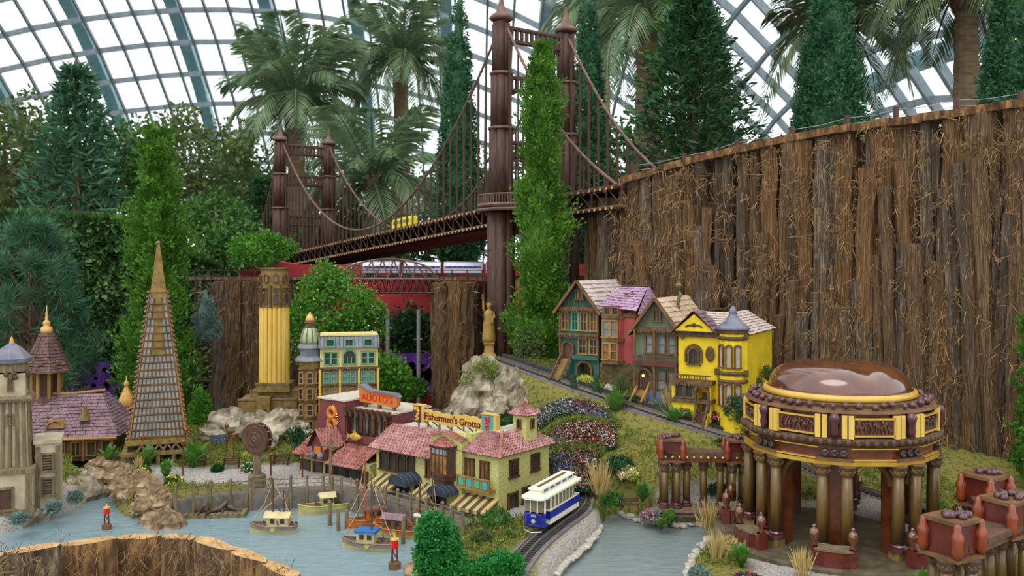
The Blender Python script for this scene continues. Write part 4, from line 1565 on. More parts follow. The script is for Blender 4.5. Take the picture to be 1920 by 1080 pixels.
def win(t, T, x, z, w_, h_, fm='wood_mid', pm_='pane_dark', bars=(1, 1), fw=.010, y=0.0, arch=False, name='window'):
    m = MB(T)
    a, b = x - w_ / 2, x + w_ / 2
    m.box(a - fw, a, y - .012, y + .004, z - fw, z + h_ + fw)
    m.box(b, b + fw, y - .012, y + .004, z - fw, z + h_ + fw)
    m.box(a - fw * 1.6, b + fw * 1.6, y - .016, y + .004, z - fw, z)
    if arch:
        m.arch(x, z + h_, w_ / 2, fw * 1.3, y - .014, y + .004, 8)
    else:
        m.box(a - fw, b + fw, y - .014, y + .004, z + h_, z + h_ + fw)
    for i in range(bars[0]):
        xx = a + w_ * (i + 1) / (bars[0] + 1)
        m.box(xx - .0025, xx + .0025, y - .008, y + .002, z, z + h_)
    for i in range(bars[1]):
        zz = z + h_ * (i + 1) / (bars[1] + 1)
        m.box(a, b, y - .008, y + .002, zz - .0025, zz + .0025)
    o = m.build(name, fm, t)
    m = MB(T)
    if arch:
        m.polyy([(a, z), (b, z)] + [(x + w_ / 2 * math.cos(q), z + h_ + w_ / 2 * math.sin(q)) for q in [PI * i / 8 for i in range(9)]], y - .003, y + .001)
    else:
        m.box(a, b, y - .003, y + .001, z, z + h_)
    m.build('pane', pm_, o)
    return o

def roof_part(t, mt, slopes, nu, nv, th=.004, name='roof_shingles', base='wood_dark', **kw):
    m = MB()
    mb = MB()
    for (e0, e1, r0, r1) in slopes:
        shingles(m, e0, e1, r0, r1, nu, nv, th, **kw)
        mb.add([e0, e1, r1, r0], [(0, 1, 2, 3)])
    stuff(m.build(name, mt, t))
    mb.build('roof_deck', base, t)

def beads(m, p0, p1, n, r):
    a, b = Vector(p0), Vector(p1)
    for i in range(n):
        m.sph(a.lerp(b, (i + .5) / n), r * RD.uniform(.8, 1.2), 6)

# ---------- the four hillside houses; local x along the facade, y into the depth
RH = -.53
def gable_house(t, w_, d_, h_, rh, wall, shingle, ov=.035, th=.004, cut=None):
    m = MB()
    if cut:                                     # a real recess in the front wall
        x0, x1, zt_, dep = cut
        m.box(0, x0, 0, dep, -.06, h_).box(x1, w_, 0, dep, -.06, h_).box(x0, x1, 0, dep, zt_, h_).box(0, w_, dep, d_, -.06, h_)
    else:
        m.box(0, w_, 0, d_, -.06, h_)
    m.build('walls', wall, t)
    MB().polyy([(0, h_), (w_, h_), (w_ / 2, h_ + rh)], .004, d_).build('gable', wall, t)
    k = rh / (w_ / 2)
    e = ov
    L = [((-e, -.05, h_ - e * k), (-e, d_ + .02, h_ - e * k), (w_ / 2, -.05, h_ + rh), (w_ / 2, d_ + .02, h_ + rh)),
         ((w_ + e, d_ + .02, h_ - e * k), (w_ + e, -.05, h_ - e * k), (w_ / 2, d_ + .02, h_ + rh), (w_ / 2, -.05, h_ + rh))]
    roof_part(t, shingle, L, 12, 8, th)
    m = MB()
    for x0, x1 in ((-e, w_ / 2), (w_ + e, w_ / 2)):
        m.bar((x0, -.055, h_ - e * k), (x1, -.055, h_ + rh), .014, .02)
    m.build('barge_board', 'wood_mid', t)
    m = MB()
    m.box(-.01, w_ + .01, -.03, .0, h_ - .022, h_ + .004)
    beads(m, (0, -.034, h_ - .028), (w_, -.034, h_ - .028), 16, .008)
    m.build('cornice', 'carved', t)
    return t
def stairs(t, x0, x1, y0, y1, z0, z1, n, mt, wallm, railm):
    m = MB()
    for i in range(n):
        f0, f1 = i / n, (i + 1) / n
        m.box(x0, x1, y0 + (y1 - y0) * f0, y1, z0 + (z1 - z0) * f0, z0 + (z1 - z0) * f1)
    m.build('steps', mt, t)
    for x in (x0, x1):
        m = MB().polyx([(y0, z0 - .03), (y1, z0 - .03), (y1, z1), (y0, z0 + .01)], x - .008, x + .008)
        m.build('stair_wall', wallm, t)
        m = MB().tube([(x, y0 - .01, z0 + .05), (x, (y0 + y1) / 2, (z0 + z1) / 2 + .045), (x, y1, z1 + .05)], .009, 6)
        for i in range(5):
            f_ = i / 4
            m.cyl((x, y0 + (y1 - y0) * f_, z0 + (z1 - z0) * f_), (x, y0 + (y1 - y0) * f_, z0 + (z1 - z0) * f_ + .05), .004, n=5)
        m.build('handrail', railm, t)

# green house
b_ = P(1052, 705, 6.35)
t = thing('victorian_house', 'dark green gabled house with pale shingle roof and side stairs', 'house', b_, RH)
gable_house(t, .30, .62, .50, .19, 'house_green', 'shingle_pale', cut=(.14, .24, .10, .09))
m = MB().box(-.012, .31, -.035, .01, .285, .315)
beads(m, (0, -.038, .3), (.3, -.038, .3), 14, .009)
m.build('string_course', 'carved', t)
MB().box(.09, .31, -.03, .01, .13, .16).build('balcony_slab', 'house_green', t)
for x in (.035, .115, .185, .262):
    win(t, I4, x, .34, .042, .12, 'wood_gold' if x != .115 else 'green_trim', 'pane_dark' if x < .2 else 'pane_amber')
for x in (.175, .26):
    win(t, I4, x, .175, .05, .10, 'wood_gold', 'pane_dark')
win(t, I4, .15, .56, .045, .06, 'wood_mid', 'pane_amber', (1, 0))
MB().arch(.06, .21, .035, .016, -.02, .005, 8, .08).build('door_arch', 'carved_dark', t)
MB().box(.025, .095, -.003, .002, .13, .24).build('door', 'wood_dark', t)
MB().arch(.19, .06, .05, .015, -.02, .005, 8, .1).build('garage_arch', 'carved', t)
MB().box(.14, .24, .084, .089, -.05, .10).build('garage_door', 'wood_mid', t)
stairs(t, .01, .09, -.2, 0, -.05, .13, 9, 'wood_gold', 'house_green', 'carved_dark')
m = MB()
for j in range(9):
    m.box(.045 + j * .024, .05 + j * .024, -.03, -.026, .515, .56)
m.build('gable_lattice', 'carved', t)
for x in (.0, .3):
    MB().cyl((x, -.018, .16), (x, -.018, .49), .008, n=6).build('corner_post', 'wood_mid', t)

# rose house
b_ = P(1130, 716, 6.15)
t = thing('victorian_house', 'rose red house with lilac shingle roof and stone base', 'house', b_, RH)
MB().box(0, .24, 0, .45, .13, .47).build('walls', 'house_pink', t)
MB().box(-.015, .255, -.02, .46, -.06, .14).build('stone_base', 'stone_wall', t)
MB().box(.02, .12, -.024, -.015, -.04, .09).build('stone_panel', 'stone_wall', t)
mb = MB().polyz([(.0, 0), (.16, 0), (.135, -.05), (.025, -.05)], .14, .47)
mb.build('bay', 'house_pink', t)
m = MB()
for z in (.145, .30, .46):
    m.polyz([(-.01, 0), (.17, 0), (.142, -.062), (.018, -.062)], z - .012, z + .012)
m.build('bay_cornice', 'carved', t)
beads(MB(), (0, 0, 0), (0, 0, 1), 1, .01)
for z in (.17, .325):
    for x in (.05, .11):
        win(t, I4, x, z, .04, .105, 'wood_gold', 'pane_grey' if z > .3 else 'pane_amber', (0, 1), y=-.05)
for x in (.05, .11):
    win(t, I4, x, .478, .036, .045, 'wood_mid', 'pane_dark', (0, 0), y=-.03)
MB().box(.015, .15, -.03, .1, .47, .535).build('dormer', 'house_pink', t)
roof_part(t, 'shingle_lilac', [((-.02, -.04, .53), (.27, -.04, .50), (.04, .24, .66), (.24, .24, .66)), ((.27, -.03, .48), (.27, .47, .48), (.24, .24, .66), (.24, .26, .66)), ((.26, .48, .47), (-.02, .48, .47), (.24, .24, .66), (.04, .24, .66))], 13, 9, .0035)
MB().cyl((.04, .24, .668), (.24, .24, .668), .008, n=6).build('ridge', 'wood_dark', t)
MB().box(-.01, .25, -.012, .0, .46, .485).build('cornice', 'carved', t)

# grey-brown house
b_ = P(1192, 738, 5.95)
t = thing('victorian_house', 'grey green gabled house with tan shingles and brown balcony', 'house', b_, RH)
gable_house(t, .31, .58, .45, .2, 'house_grey', 'shingle_tan', .045)
MB().box(.0, .31, -.06, .0, .20, .225).build('balcony_slab', 'varnish_red', t)
m = MB()
for j in range(20):
    x = .004 + .302 * j / 19
    m.cyl((x, -.055, .225), (x, -.055, .265), .004, n=5)
m.box(0, .31, -.06, -.05, .262, .272)
m.build('balcony_rail', 'carved_dark', t)
for x in (.01, .15, .3):
    MB().cyl((x, -.05, .0), (x, -.05, .44), .009, n=7).build('porch_post', 'wood_mid', t)
for x in (.10, .185, .262):
    win(t, I4, x, .285, .045, .11, 'wood_mid', 'pane_grey', (0, 1))
for x in (.185, .262):
    win(t, I4, x, .05, .05, .11, 'wood_mid', 'pane_grey', (0, 1))
win(t, I4, .155, .50, .035, .07, 'wood_mid', 'pane_dark', (1, 0))
MB().arch(.07, .13, .04, .016, -.03, .005, 8, .1).build('door_arch', 'carved', t)
MB().box(.035, .105, -.003, .002, .02, .16).build('door', 'wood_dark', t)
MB().sph((.07, -.04, .13), .011, 8).build('porch_lamp', 'light_warm', t)
stairs(t, .02, .10, -.15, 0, -.08, .03, 6, 'wood_gold', 'house_blue', 'wood_gold')
MB().box(.1, .31, -.04, .0, -.06, .03).build('basement', 'house_blue', t)
m = MB().tube([(.22, .22, .56), (.22, .22, .62), (.235, .22, .67), (.225, .22, .72)], [.018, .014, .014, .012], 8)
m.lathe([(.02, .72), (.026, .73), (.014, .745), (.014, .755)], (.225, .22, 0), 8)
m.build('chimney', 'driftwood', t)

# yellow house
b_ = P(1272, 775, 5.75)
t = thing('victorian_house', 'bright yellow house with turret, arched porch and plain side wall', 'house', b_, RH)
MB().box(0, .45, 0, .62, -.08, .54).build('walls', 'house_yellow', t)
MB().box(-.02, .15, -.07, 0, -.08, .22).box(.22, .24, -.07, 0, -.08, .22).box(.15, .22, -.07, 0, .185, .22).box(.15, .22, -.07, 0, -.08, .03).build('front_bay', 'house_yellow', t)
m = MB()
for z, y0 in ((.22, -.085), (.10, -.085)):
    m.box(-.03, .25, y0, 0, z - .012, z + .012)
m.box(-.01, .46, -.02, 0, .505, .54)
m.box(.25, .46, -.03, 0, .27, .31)
beads(m, (-.02, -.088, .2), (.24, -.088, .2), 14, .008)
m.build('cornice', 'carved', t)
for x in (.035, .10):
    win(t, I4, x, .125, .042, .065, 'carved', 'pane_dark', (0, 0), y=-.072, arch=True)
MB().arch(.185, .16, .035, .012, -.09, -.06, 8, .12).build('porch_arch', 'carved_dark', t)
MB().box(.16, .21, -.006, -.001, .03, .15).build('porch_door', 'wood_mid', t)
MB().arch(.105, .40, .045, .014, -.015, .005, 10, .06).build('balcony_arch', 'carved', t)
win(t, I4, .105, .33, .06, .065, 'carved', 'pane_dark', (1, 0), arch=True)
m = MB()
m.lathe([(.022, 0), (.03, .006), (.022, .012)], n=12)
o = m.build('oval_window', 'carved_dark', t)
o.location = (.215, -.006, .40)
o.rotation_euler = (PI / 2, 0, 0)
o.scale = (1, 1.7, 1)
m = MB()
for j in range(13):
    m.cyl((-.01 + j * .018, -.075, .232), (-.01 + j * .018, -.075, .262), .004, n=5)
m.box(-.02, .24, -.08, -.07, .26, .268)
m.build('balcony_rail', 'carved', t)
MB().box(.0, .24, -.05, .1, .54, .545).build('pediment_base', 'carved', t)
MB().polyy([(-.01, .545), (.25, .545), (.12, .655)], -.045, .1).build('pediment', 'house_yellow', t)
m = MB()
m.sph((.12, -.048, .585), .014, 8)
for sg in (-1, 1):
    m.tube([(.12, -.048, .585), (.12 + sg * .04, -.048, .58), (.12 + sg * .055, -.048, .57)], .006, 5)
m.build('pediment_ornament', 'carved_dark', t)
roof_part(t, 'shingle_mauve', [((-.03, -.06, .53), (-.03, .12, .53), (.12, -.06, .675), (.12, .12, .675)), ((.27, .12, .53), (.27, -.06, .53), (.12, .12, .675), (.12, -.06, .675))], 7, 6, .004)
roof_part(t, 'shingle_pale', [((.47, -.02, .53), (.47, .64, .53), (.30, .15, .66), (.30, .5, .66)), ((-.02, .1, .53), (.47, .0, .53), (.12, .2, .66), (.30, .15, .66)), ((-.02, .64, .53), (-.02, .1, .53), (.12, .5, .66), (.12, .2, .66)), ((.47, .64, .53), (-.02, .64, .53), (.30, .5, .66), (.12, .5, .66))], 10, 9, .004)
tb = MB().lathe([(.085, -.08), (.085, .55)], (.36, .0, 0), 10)
tb.build('turret', 'house_yellow', t)
for z in (.24, .29, .51, .55):
    MB().lathe([(.092, -.012), (.097, 0), (.092, .012)], (.36, 0, z), 12).build('turret_band', 'carved', t)
for z, h_ in ((.09, .12), (.33, .12)):
    for a in (-2.2, -1.57, -.95):
        T = TR(.36 + .085 * math.cos(a), .085 * math.sin(a), 0) @ RZ(a + PI / 2)
        win(t, T, 0, z, .03, h_, 'wood_mid', 'pale_wood', (0, 0), .007, arch=True)
m = MB().lathe([(.11, .565), (.1, .58), (.06, .61), (.03, .65), (.022, .665), (.03, .675), (.02, .69), (.012, .705), (.002, .715)], (.36, 0, 0), 12)
m.build('turret_roof', 'slate', t, True)
stairs(t, .15, .22, -.2, -.07, -.12, .04, 8, 'wood_dark', 'house_yellow', 'carved_dark')
win(t, I4, .07, -.06, .035, .10, 'wood_mid', 'pale_wood', (0, 0), y=-.072, name='door')
MB().box(-.04, .14, -.17, -.15, -.12, -.05).build('garden_wall', 'house_yellow', t)

# ---------- restaurants on the wharf: local x along the quay front, origin at the right-hand corner
GO = Vector((-.075, 4.9, .11))
RG = math.atan2(-.63, .777)
t = thing('grotto_restaurant', 'pale yellow stucco restaurant with mauve tiled roofs and roof sign', 'building', GO, RG)
MB().box(-.27, 0, 0, .47, -.06, .31).build('corner_block', 'stucco_yellow', t)
MB().box(-.5, -.25, -.03, .3, -.06, .345).build('bay_block', 'stucco_yellow', t)
MB().polyy([(-.5, .345), (-.25, .345), (-.27, .365), (-.375, .39), (-.48, .365)], -.03, .1).build('bay_gable', 'stucco_yellow', t)
m = MB()
shingles(m, (-.51, -.05, .36), (-.375, -.05, .397), (-.51, .02, .36), (-.375, .02, .397), 6, 2, .004, round_=True)
shingles(m, (-.375, -.05, .397), (-.24, -.05, .36), (-.375, .02, .397), (-.24, .02, .36), 6, 2, .004, round_=True)
stuff(m.build('gable_tiles', 'tile_red', t))
MB().box(-.27, -.23, .03, .3, .345, .395).build('curved_parapet', 'stucco_yellow', t)
MB().box(-1.0, -.5, 0, .5, -.06, .235).build('wing', 'stucco_yellow', t)
MB().box(-1.0, -.25, .16, .52, .23, .335).build('flat_roof', 'roof_gravel', t)
roof_part(t, 'tile_pink', [((-1.03, -.05, .225), (-.5, -.05, .225), (-1.03, .17, .345), (-.5, .17, .345))], 20, 10, .004, name='wing_tiles', round_=True)
e = .03
roof_part(t, 'tile_pink', [((-.29, -e, .30), (e, -e, .30), (-.21, .15, .40), (-.10, .15, .40)), ((e, -e, .30), (e, .5, .30), (-.10, .15, .40), (-.10, .38, .40)), ((e, .5, .30), (-.29, .5, .30), (-.10, .38, .40), (-.21, .38, .40))], 15, 9, .004, name='corner_tiles', round_=True)
MB().box(-.21, -.10, .15, .38, .385, .405).build('roof_flat', 'roof_gravel', t)
m = MB()
m.bar((e, -e, .30), (-.10, .15, .41), .018, .012)
m.build('hip_tiles', 'tile_red', t)
# small belfry
MB().box(-.115, -.015, .27, .37, .33, .50).build('belfry', 'stucco_yellow', t)
roof_part(t, 'tile_pink', [((-.135, .25, .49), (.005, .25, .49), (-.07, .32, .55), (-.06, .32, .55)), ((.005, .25, .49), (.005, .39, .49), (-.065, .315, .55), (-.065, .325, .55)), ((.005, .39, .49), (-.135, .39, .49), (-.06, .32, .55), (-.07, .32, .55)), ((-.135, .39, .49), (-.135, .25, .49), (-.065, .325, .55), (-.065, .315, .55))], 6, 5, .0035, name='belfry_tiles', round_=True)
MB().sph((-.065, .32, .56), .012, 8).build('belfry_finial', 'tile_red', t)
win(t, TR(0, .27, 0), -.065, .415, .022, .04, 'wood_mid', 'pane_dark', (0, 0), .004, arch=True)
win(t, SIDE_R(-.015), .32, .415, .022, .04, 'wood_mid', 'pane_dark', (0, 0), .004, arch=True)
# windows
for x in (-.21, -.10):
    win(t, I4, x, .155, .05, .10, 'wood_dark', 'pane_amber', (1, 0))
for x in (.13, .33):
    win(t, SIDE_R(0), x, .17, .06, .085, 'wood_dark', 'pane_dark', (2, 3))
win(t, SIDE_R(0), .12, -.03, .07, .1, 'wood_dark', 'pane_dark', (0, 0), name='door')
win(t, SIDE_R(0), .24, .0, .05, .08, 'wood_dark', 'pane_dark', (0, 0))
for x in (-.93, -.85, -.77, -.69):
    win(t, I4, x, .10, .05, .085, 'wood_dark', 'pane_dark', (0, 0), arch=True)
for x in (-.53,):
    win(t, I4, x, .11, .045, .09, 'wood_dark', 'pane_amber', (1, 0))
for x in (-.9, -.75, -.6, -.42, -.2, -.08):
    win(t, I4, x, -.05, .08, .10, 'wood_dark', 'pane_dark', (0, 0), name='shop_front', y=-.035 if -.5 < x < -.25 else -.003)
# oriel window
m = MB().polyz([(-.465, -.03), (-.295, -.03), (-.32, -.09), (-.44, -.09)], .13, .32)
o = m.build('oriel', 'wood_dark', t)
MB().polyz([(-.45, -.04), (-.31, -.04), (-.335, -.085), (-.425, -.085)], .10, .13).build('oriel_foot', 'wood_dark', t)
for z in (.315, .155):
    MB().polyz([(-.475, -.03), (-.285, -.03), (-.315, -.098), (-.445, -.098)], z, z + .012).build('oriel_moulding', 'wood_dark', t)
for j in range(4):
    x = -.425 + j * .03
    MB().box(x, x + .022, -.093, -.0905, .17, .27).build('oriel_pane', 'pane_amber', t)
    MB().box(x, x + .022, -.093, -.0905, .28, .31).build('oriel_top_pane', 'pane_grey', t)
m = MB()
for a, b in (((-.48, -.03), (-.445, -.105)), ((-.445, -.105), (-.315, -.105)), ((-.315, -.105), (-.28, -.03))):
    shingles(m, (a[0], a[1], .325), (b[0], b[1], .325), (-.385, -.035, .37), (-.375, -.035, .37), 4, 3, .003, round_=True)
stuff(m.build('oriel_tiles', 'tile_red', t))
# balcony on the corner block
m = MB().box(-.27, -.02, -.055, 0, .10, .115)
m.box(-.27, -.02, -.055, -.047, .165, .175)
for j in range(5):
    x = -.27 + j * .06
    m.box(x, x + .008, -.055, -.047, .11, .17)
m.build('balcony', 'wood_gold', t)
for j in range(4):
    MB().box(-.258 + j * .06, -.216 + j * .06, -.053, -.049, .118, .162).build('balcony_tile', 'teal_paint' if j % 2 else 'green_trim', t)
# awnings
def striped(t, x0, x1, z, n, dep=.12, drop=.05):
    a = obj('striped_awning', None, t)
    for j in range(n):
        xa, xb = x0 + (x1 - x0) * j / n, x0 + (x1 - x0) * (j + 1) / n
        m = MB().add([(xa, 0, z), (xb, 0, z), (xb, -dep, z - drop), (xa, -dep, z - drop), (xa, 0, z - .006), (xb, 0, z - .006), (xb, -dep, z - drop - .02), (xa, -dep, z - drop - .02)],
                     [(0, 1, 2, 3), (7, 6, 5, 4), (3, 2, 6, 7), (0, 3, 7, 4), (1, 5, 6, 2)])
        m.build('awning_stripe', 'stripe_dark' if j % 2 else 'stripe_yellow', a)
    return a
def barrel(t, x0, x1, z, r, dep=.15):
    n = 8
    cx = (x0 + x1) / 2
    rx = (x1 - x0) / 2
    m = MB().polyy([(cx + rx * math.cos(PI * i / n), z + r * math.sin(PI * i / n)) for i in range(n + 1)], -dep, 0)
    for j in range(5):
        y = -dep + dep * j / 4
        m.tube([(cx + rx * 1.02 * math.cos(PI * i / n), y, z + r * 1.02 * math.sin(PI * i / n)) for i in range(n + 1)], .003, 4)
    m.build('barrel_awning', 'navy_awning', t)
striped(t, -.26, .0, .065, 9)
barrel(t, -.42, -.27, .055, .055, .14)
striped(t, -.58, -.43, .07, 6)
barrel(t, -.74, -.6, .06, .06, .14)
striped(t, -.95, -.75, .075, 7)
# roof sign
sg = thing('roof_sign', 'cream Fishermen\'s Grotto sign board with prawn and lobster panels on the roof', 'sign', GO + RZ(RG) @ Vector((0, 0, .335)), RG)
pts_ = []
for i in range(9):
    x = -.76 + .50 * i / 8
    pts_.append((x, .055 + .008 * math.sin(i * 1.3)))
for i in range(8, -1, -1):
    x = -.76 + .50 * i / 8
    pts_.append((x, .125 + .006 * math.sin(i * 1.1 + 1)))
MB().polyy(pts_, .165, .185).build('sign_board', 'sign_cream', sg)
m = MB()
for j in range(7):
    m.sph((-.74 + j * .075, .175, .132), .012, 6)
m.build('barnacles', 'carved_dark', sg)
text_mesh('lettering_first_word', "Fishermen's", .062, 'dark_red_letter', sg, (-.60, .162, .09), (PI / 2, 0, 0), .002, sx=.95)
text_mesh('lettering_second_word', 'Grotto', .062, 'dark_red_letter', sg, (-.36, .162, .087), (PI / 2, 0, 0), .002, sx=.95)
for x0, x1, z0, z1, nm, mt_ in ((-.83, -.76, .045, .15, 'prawn_panel', 'navy_awning'), (-.26, -.17, .03, .155, 'lobster_panel', 'teal_paint')):
    MB().box(x0, x1, .155, .195, z0, z1).build(nm, mt_, sg)
    m = MB().box(x0 - .004, x1 + .004, .15, .2, z1, z1 + .006)
    m.box(x1, x1 + .02, .156, .196, z0, z1)
    m.build('panel_trim', 'sign_cream', sg)
m = MB()
for j, (x, z, r) in enumerate(((-.805, .13, .013), (-.79, .135, .011), (-.782, .118, .012), (-.785, .1, .012), (-.793, .083, .011), (-.787, .068, .01), (-.80, .062, .008))):
    m.sph((x, .152, z), r, 8)
m.tube([(-.81, .15, .135), (-.82, .15, .145), (-.825, .15, .12)], .003, 4)
m.build('prawn', 'yellow_prawn', sg)
m = MB()
for x, z, r in ((-.215, .06, .012), (-.215, .075, .014), (-.216, .092, .015), (-.215, .11, .013), (-.225, .125, .009), (-.205, .125, .009), (-.228, .138, .008), (-.203, .138, .008), (-.22, .045, .014), (-.208, .045, .014)):
    m.sph((x, .152, z), r, 8)
m.build('lobster', 'red_bright', sg)
m = MB()
for x in (-.80, -.72, -.62, -.52, -.42, -.32, -.25, -.19):
    m.cyl((x, .175, 0), (x, .175, .06), .006, n=6)
    m.cyl((x + .02, .27, 0), (x, .185, .07), .005, n=5)
m.build('sign_props', 'driftwood', sg)

# red restaurant with the figure 8
AO = GO + RZ(RG) @ Vector((-1.02, .10, 0))
t = thing('wharf_restaurant', 'dark red restaurant with a round figure 8 and tiled lean-to roofs', 'building', AO, RG + .06)
MB().box(-.62, -.37, .0, .42, -.06, .46).build('tall_block', 'stucco_red', t)
MB().box(-.37, .0, .06, .42, -.06, .40).build('main_block', 'stucco_red', t)
MB().box(-.70, -.6, .05, .4, -.06, .34).build('low_block', 'stucco_red', t)
m = MB().box(-.38, .01, .04, .43, .40, .412)
m.box(-.63, -.36, -.01, .43, .46, .47)
m.build('roof_slab', 'roof_gravel', t)
MB().box(-.37, .0, .0, .06, .20, .245).build('window_ledge', 'stucco_red', t)
for j in range(6):
    win(t, TR(0, .055, 0), -.335 + j * .056, .26, .036, .10, 'wood_dark', 'pane_amber' if j % 2 else 'pane_grey', (0, 0), .008)
m = MB()
for j in range(8):
    m.tube([(-.375 + j * .052, .05, .40), (-.372 + j * .052, .0, .405), (-.37 + j * .052, .0, .37)], [.02, .024, .014], 7)
m.build('eave_logs', 'wood_dark', t)
for j in range(7):
    MB().cyl((-.365 + j * .056, .01, .24), (-.365 + j * .056, .012, .39), .005, n=5).build('eave_post', 'wood_dark', t)
e8 = obj('figure_eight', None, t)
for z in (.305, .375):
    m = MB(TR(-.485, -.012, z) @ Matrix.Rotation(PI / 2, 4, 'X'))
    m.lathe([(.02, -.012), (.02, .008), (.028, .014), (.042, .014), (.048, .004), (.048, -.012)], n=18)
    m.build('eight_loop', 'sign_orange', e8, True)
    m = MB(TR(-.485, -.012, z) @ Matrix.Rotation(PI / 2, 4, 'X'))
    m.lathe([(.0005, -.011), (.02, -.01)], n=12)
    m.build('eight_centre', 'dark_red_letter', e8)  # flat dark disc, its colour standing in for shade inside the loop
m = MB()
for k in range(14):
    a = -1.2 + k * .2
    m.sph((-.485 + .053 * math.cos(a), -.014, .34 + .085 * math.sin(a)), .0025, 5)
stuff(m.build('eight_bulbs', 'light_warm', e8))
roof_part(t, 'tile_red', [((-.72, -.16, .10), (-.50, -.16, .10), (-.70, .0, .20), (-.50, .0, .20))], 9, 6, .004, name='lean_to_tiles', round_=True)
roof_part(t, 'tile_red', [((-.38, -.18, .08), (-.08, -.18, .08), (-.36, .05, .20), (-.06, .05, .20))], 11, 7, .004, name='lean_to_tiles', round_=True)
MB().box(-.70, -.05, -.10, .06, -.06, .10).build('ground_floor', 'stucco_yellow', t)
for x in (-.64, -.52, -.40, -.3, -.2, -.1):
    win(t, TR(0, -.10, 0), x, -.05, .07, .10, 'wood_dark', 'pane_dark', (0, 0), name='shop_front')
MB().polyy([(-.52, .09), (-.39, .09), (-.39, .19), (-.455, .28), (-.52, .19)], -.16, .0).build('entrance_gable', 'stucco_red', t)
roof_part(t, 'tile_red', [((-.455, -.19, .295), (-.455, .0, .295), (-.37, -.19, .17), (-.37, .0, .17)), ((-.54, -.19, .17), (-.54, .0, .17), (-.455, -.19, .295), (-.455, .0, .295))], 7, 6, .0035, name='gable_tiles', round_=True)
m = MB()
for sgn in (-1, 1):
    m.sph((-.455 + sgn * .04, -.175, .125), .024, 8)
m.build('gable_boulders', 'slate', t)
MB().box(-.485, -.425, -.168, -.16, .13, .18).build('crab_plaque', 'sign_orange', t)
f_ = MB()
f_.lathe([(.002, -.06), (.014, -.045), (.028, -.01), (.024, .02), (.01, .045), (.006, .05)], n=10, sy=.55)
f_.add([(0, 0, .045), (.03, 0, .08), (.0, 0, .068), (-.03, 0, .08)], [(0, 1, 2), (0, 2, 3)])
f_.add([(.024, 0, -.02), (.05, 0, .012), (.022, 0, .02)], [(0, 1, 2)])
o = f_.build('fish_ornament', mat('fish_gold', (196, 160, 60), (150, 120, 40), 40, .4), t, True)
o.location = (-.25, -.03, .245)
o.rotation_euler = (0, -PI / 2, 0)
sg = thing('roof_sign', 'orange curved Alioto\'s sign on the red restaurant roof', 'sign', AO + RZ(RG) @ Vector((-.19, .12, .42)), RG + .06)
MB().polyy([(-.17, .03), (.15, .015), (.17, .03), (.175, .08), (.15, .095), (-.02, .1), (-.09, .105), (-.15, .135), (-.175, .13)], -.02, .015).build('sign_board', 'sign_orange', sg)
MB().polyy([(-.176, .131), (-.15, .136), (-.09, .106), (-.02, .101), (.15, .096), (.176, .08), (.18, .084), (.155, .106), (-.02, .112), (-.09, .117), (-.15, .148), (-.178, .142)], -.03, .025).build('sign_cap', 'slate', sg)
text_mesh('lettering', "ALIOTO'S", .066, 'red_bright', sg, (-.005, -.0215, .062), (PI / 2, 0, 0), .002, sx=1.0)
m = MB()
for x in (-.13, 0, .13):
    m.box(x - .01, x + .01, -.01, .01, -.01, .03)
m.build('sign_feet', 'wood_mid', sg)

# ---------- hotel with green dome
HO = P(600, 812, 6.6)
HO.z = .2
t = thing('grand_hotel', 'cream and brown hotel with grey mansard roof and green corner dome', 'building', HO, .2)
MB().box(0, .43, 0, .3, -.05, .5).build('lower_storeys', 'bark_tan', t)
MB().box(0, .43, 0, .3, .5, .645).build('upper_storey', 'cream_wall', t)
m = MB()
for z in (.13, .25, .37, .49):
    m.box(-.008, .438, -.018, 0, z, z + .014)
    beads(m, (0, -.018, z - .006), (.43, -.018, z - .006), 22, .006)
m.build('string_course', 'carved', t)
for z in (.02, .15, .27, .39):
    for j in range(3):
        for q in (-.028, .028):
            win(t, I4, .075 + j * .14 + q, z, .034, .075, 'wood_gold' if z < .38 else 'green_trim', 'pane_grey', (0, 1), .007)
for x in (.08, .355):
    for q in (-.026, .026):
        win(t, I4, x + q, .53, .036, .08, 'green_trim', 'pane_dark', (0, 1), .008)
win(t, I4, .218, .53, .09, .05, 'green_trim', 'pane_dark', (2, 0), .008, arch=True)
for x in (0.0, .147, .288, .43):
    MB().cyl((x, -.012, -.03), (x, -.012, .49), .01, n=6).build('pilaster', 'bamboo', t)
MB().polyx([(-.03, .645), (-.03, .655), (.04, .735), (.3, .735), (.3, .645)], -.01, .44).build('mansard', 'slate', t)
MB().box(.0, .43, .03, .3, .735, .745).build('roof_edge', 'cream_wall', t)
for j in range(3):
    win(t, TR(0, -.018, 0), .075 + j * .14, .665, .05, .045, 'green_trim', 'pane_dark', (0, 0), .01, name='dormer')
m = MB()
for j in range(16):
    x = j * .0285
    m.bar((x, -.032, .655), (x, .038, .735), .003)
m.build('roof_seams', 'pane_dark', t)
tw = obj('corner_tower', None, t)
MB().lathe([(.085, -.05), (.085, .56)], (-.075, .06, 0), 8, PI / 8).build('tower_wall', 'bark_tan', tw)
for z in (.13, .25, .37, .49):
    MB().lathe([(.09, -.006), (.096, 0), (.09, .008)], (-.075, .06, z), 8, PI / 8).build('tower_band', 'carved', tw)
for z in (.03, .15, .27, .39):
    for a in (-2.36, -1.57, -.785):
        T = TR(-.075 + .079 * math.cos(a), .06 + .079 * math.sin(a), 0) @ RZ(a + PI / 2)
        win(tw, T, 0, z, .034, .075, 'wood_gold', 'pane_dark', (0, 1), .006)
MB().lathe([(.115, .555), (.09, .585), (.075, .59), (.075, .645), (.095, .65), (.08, .675), (.07, .68)], (-.075, .06, 0), 14).build('tower_cornice', 'slate', tw)
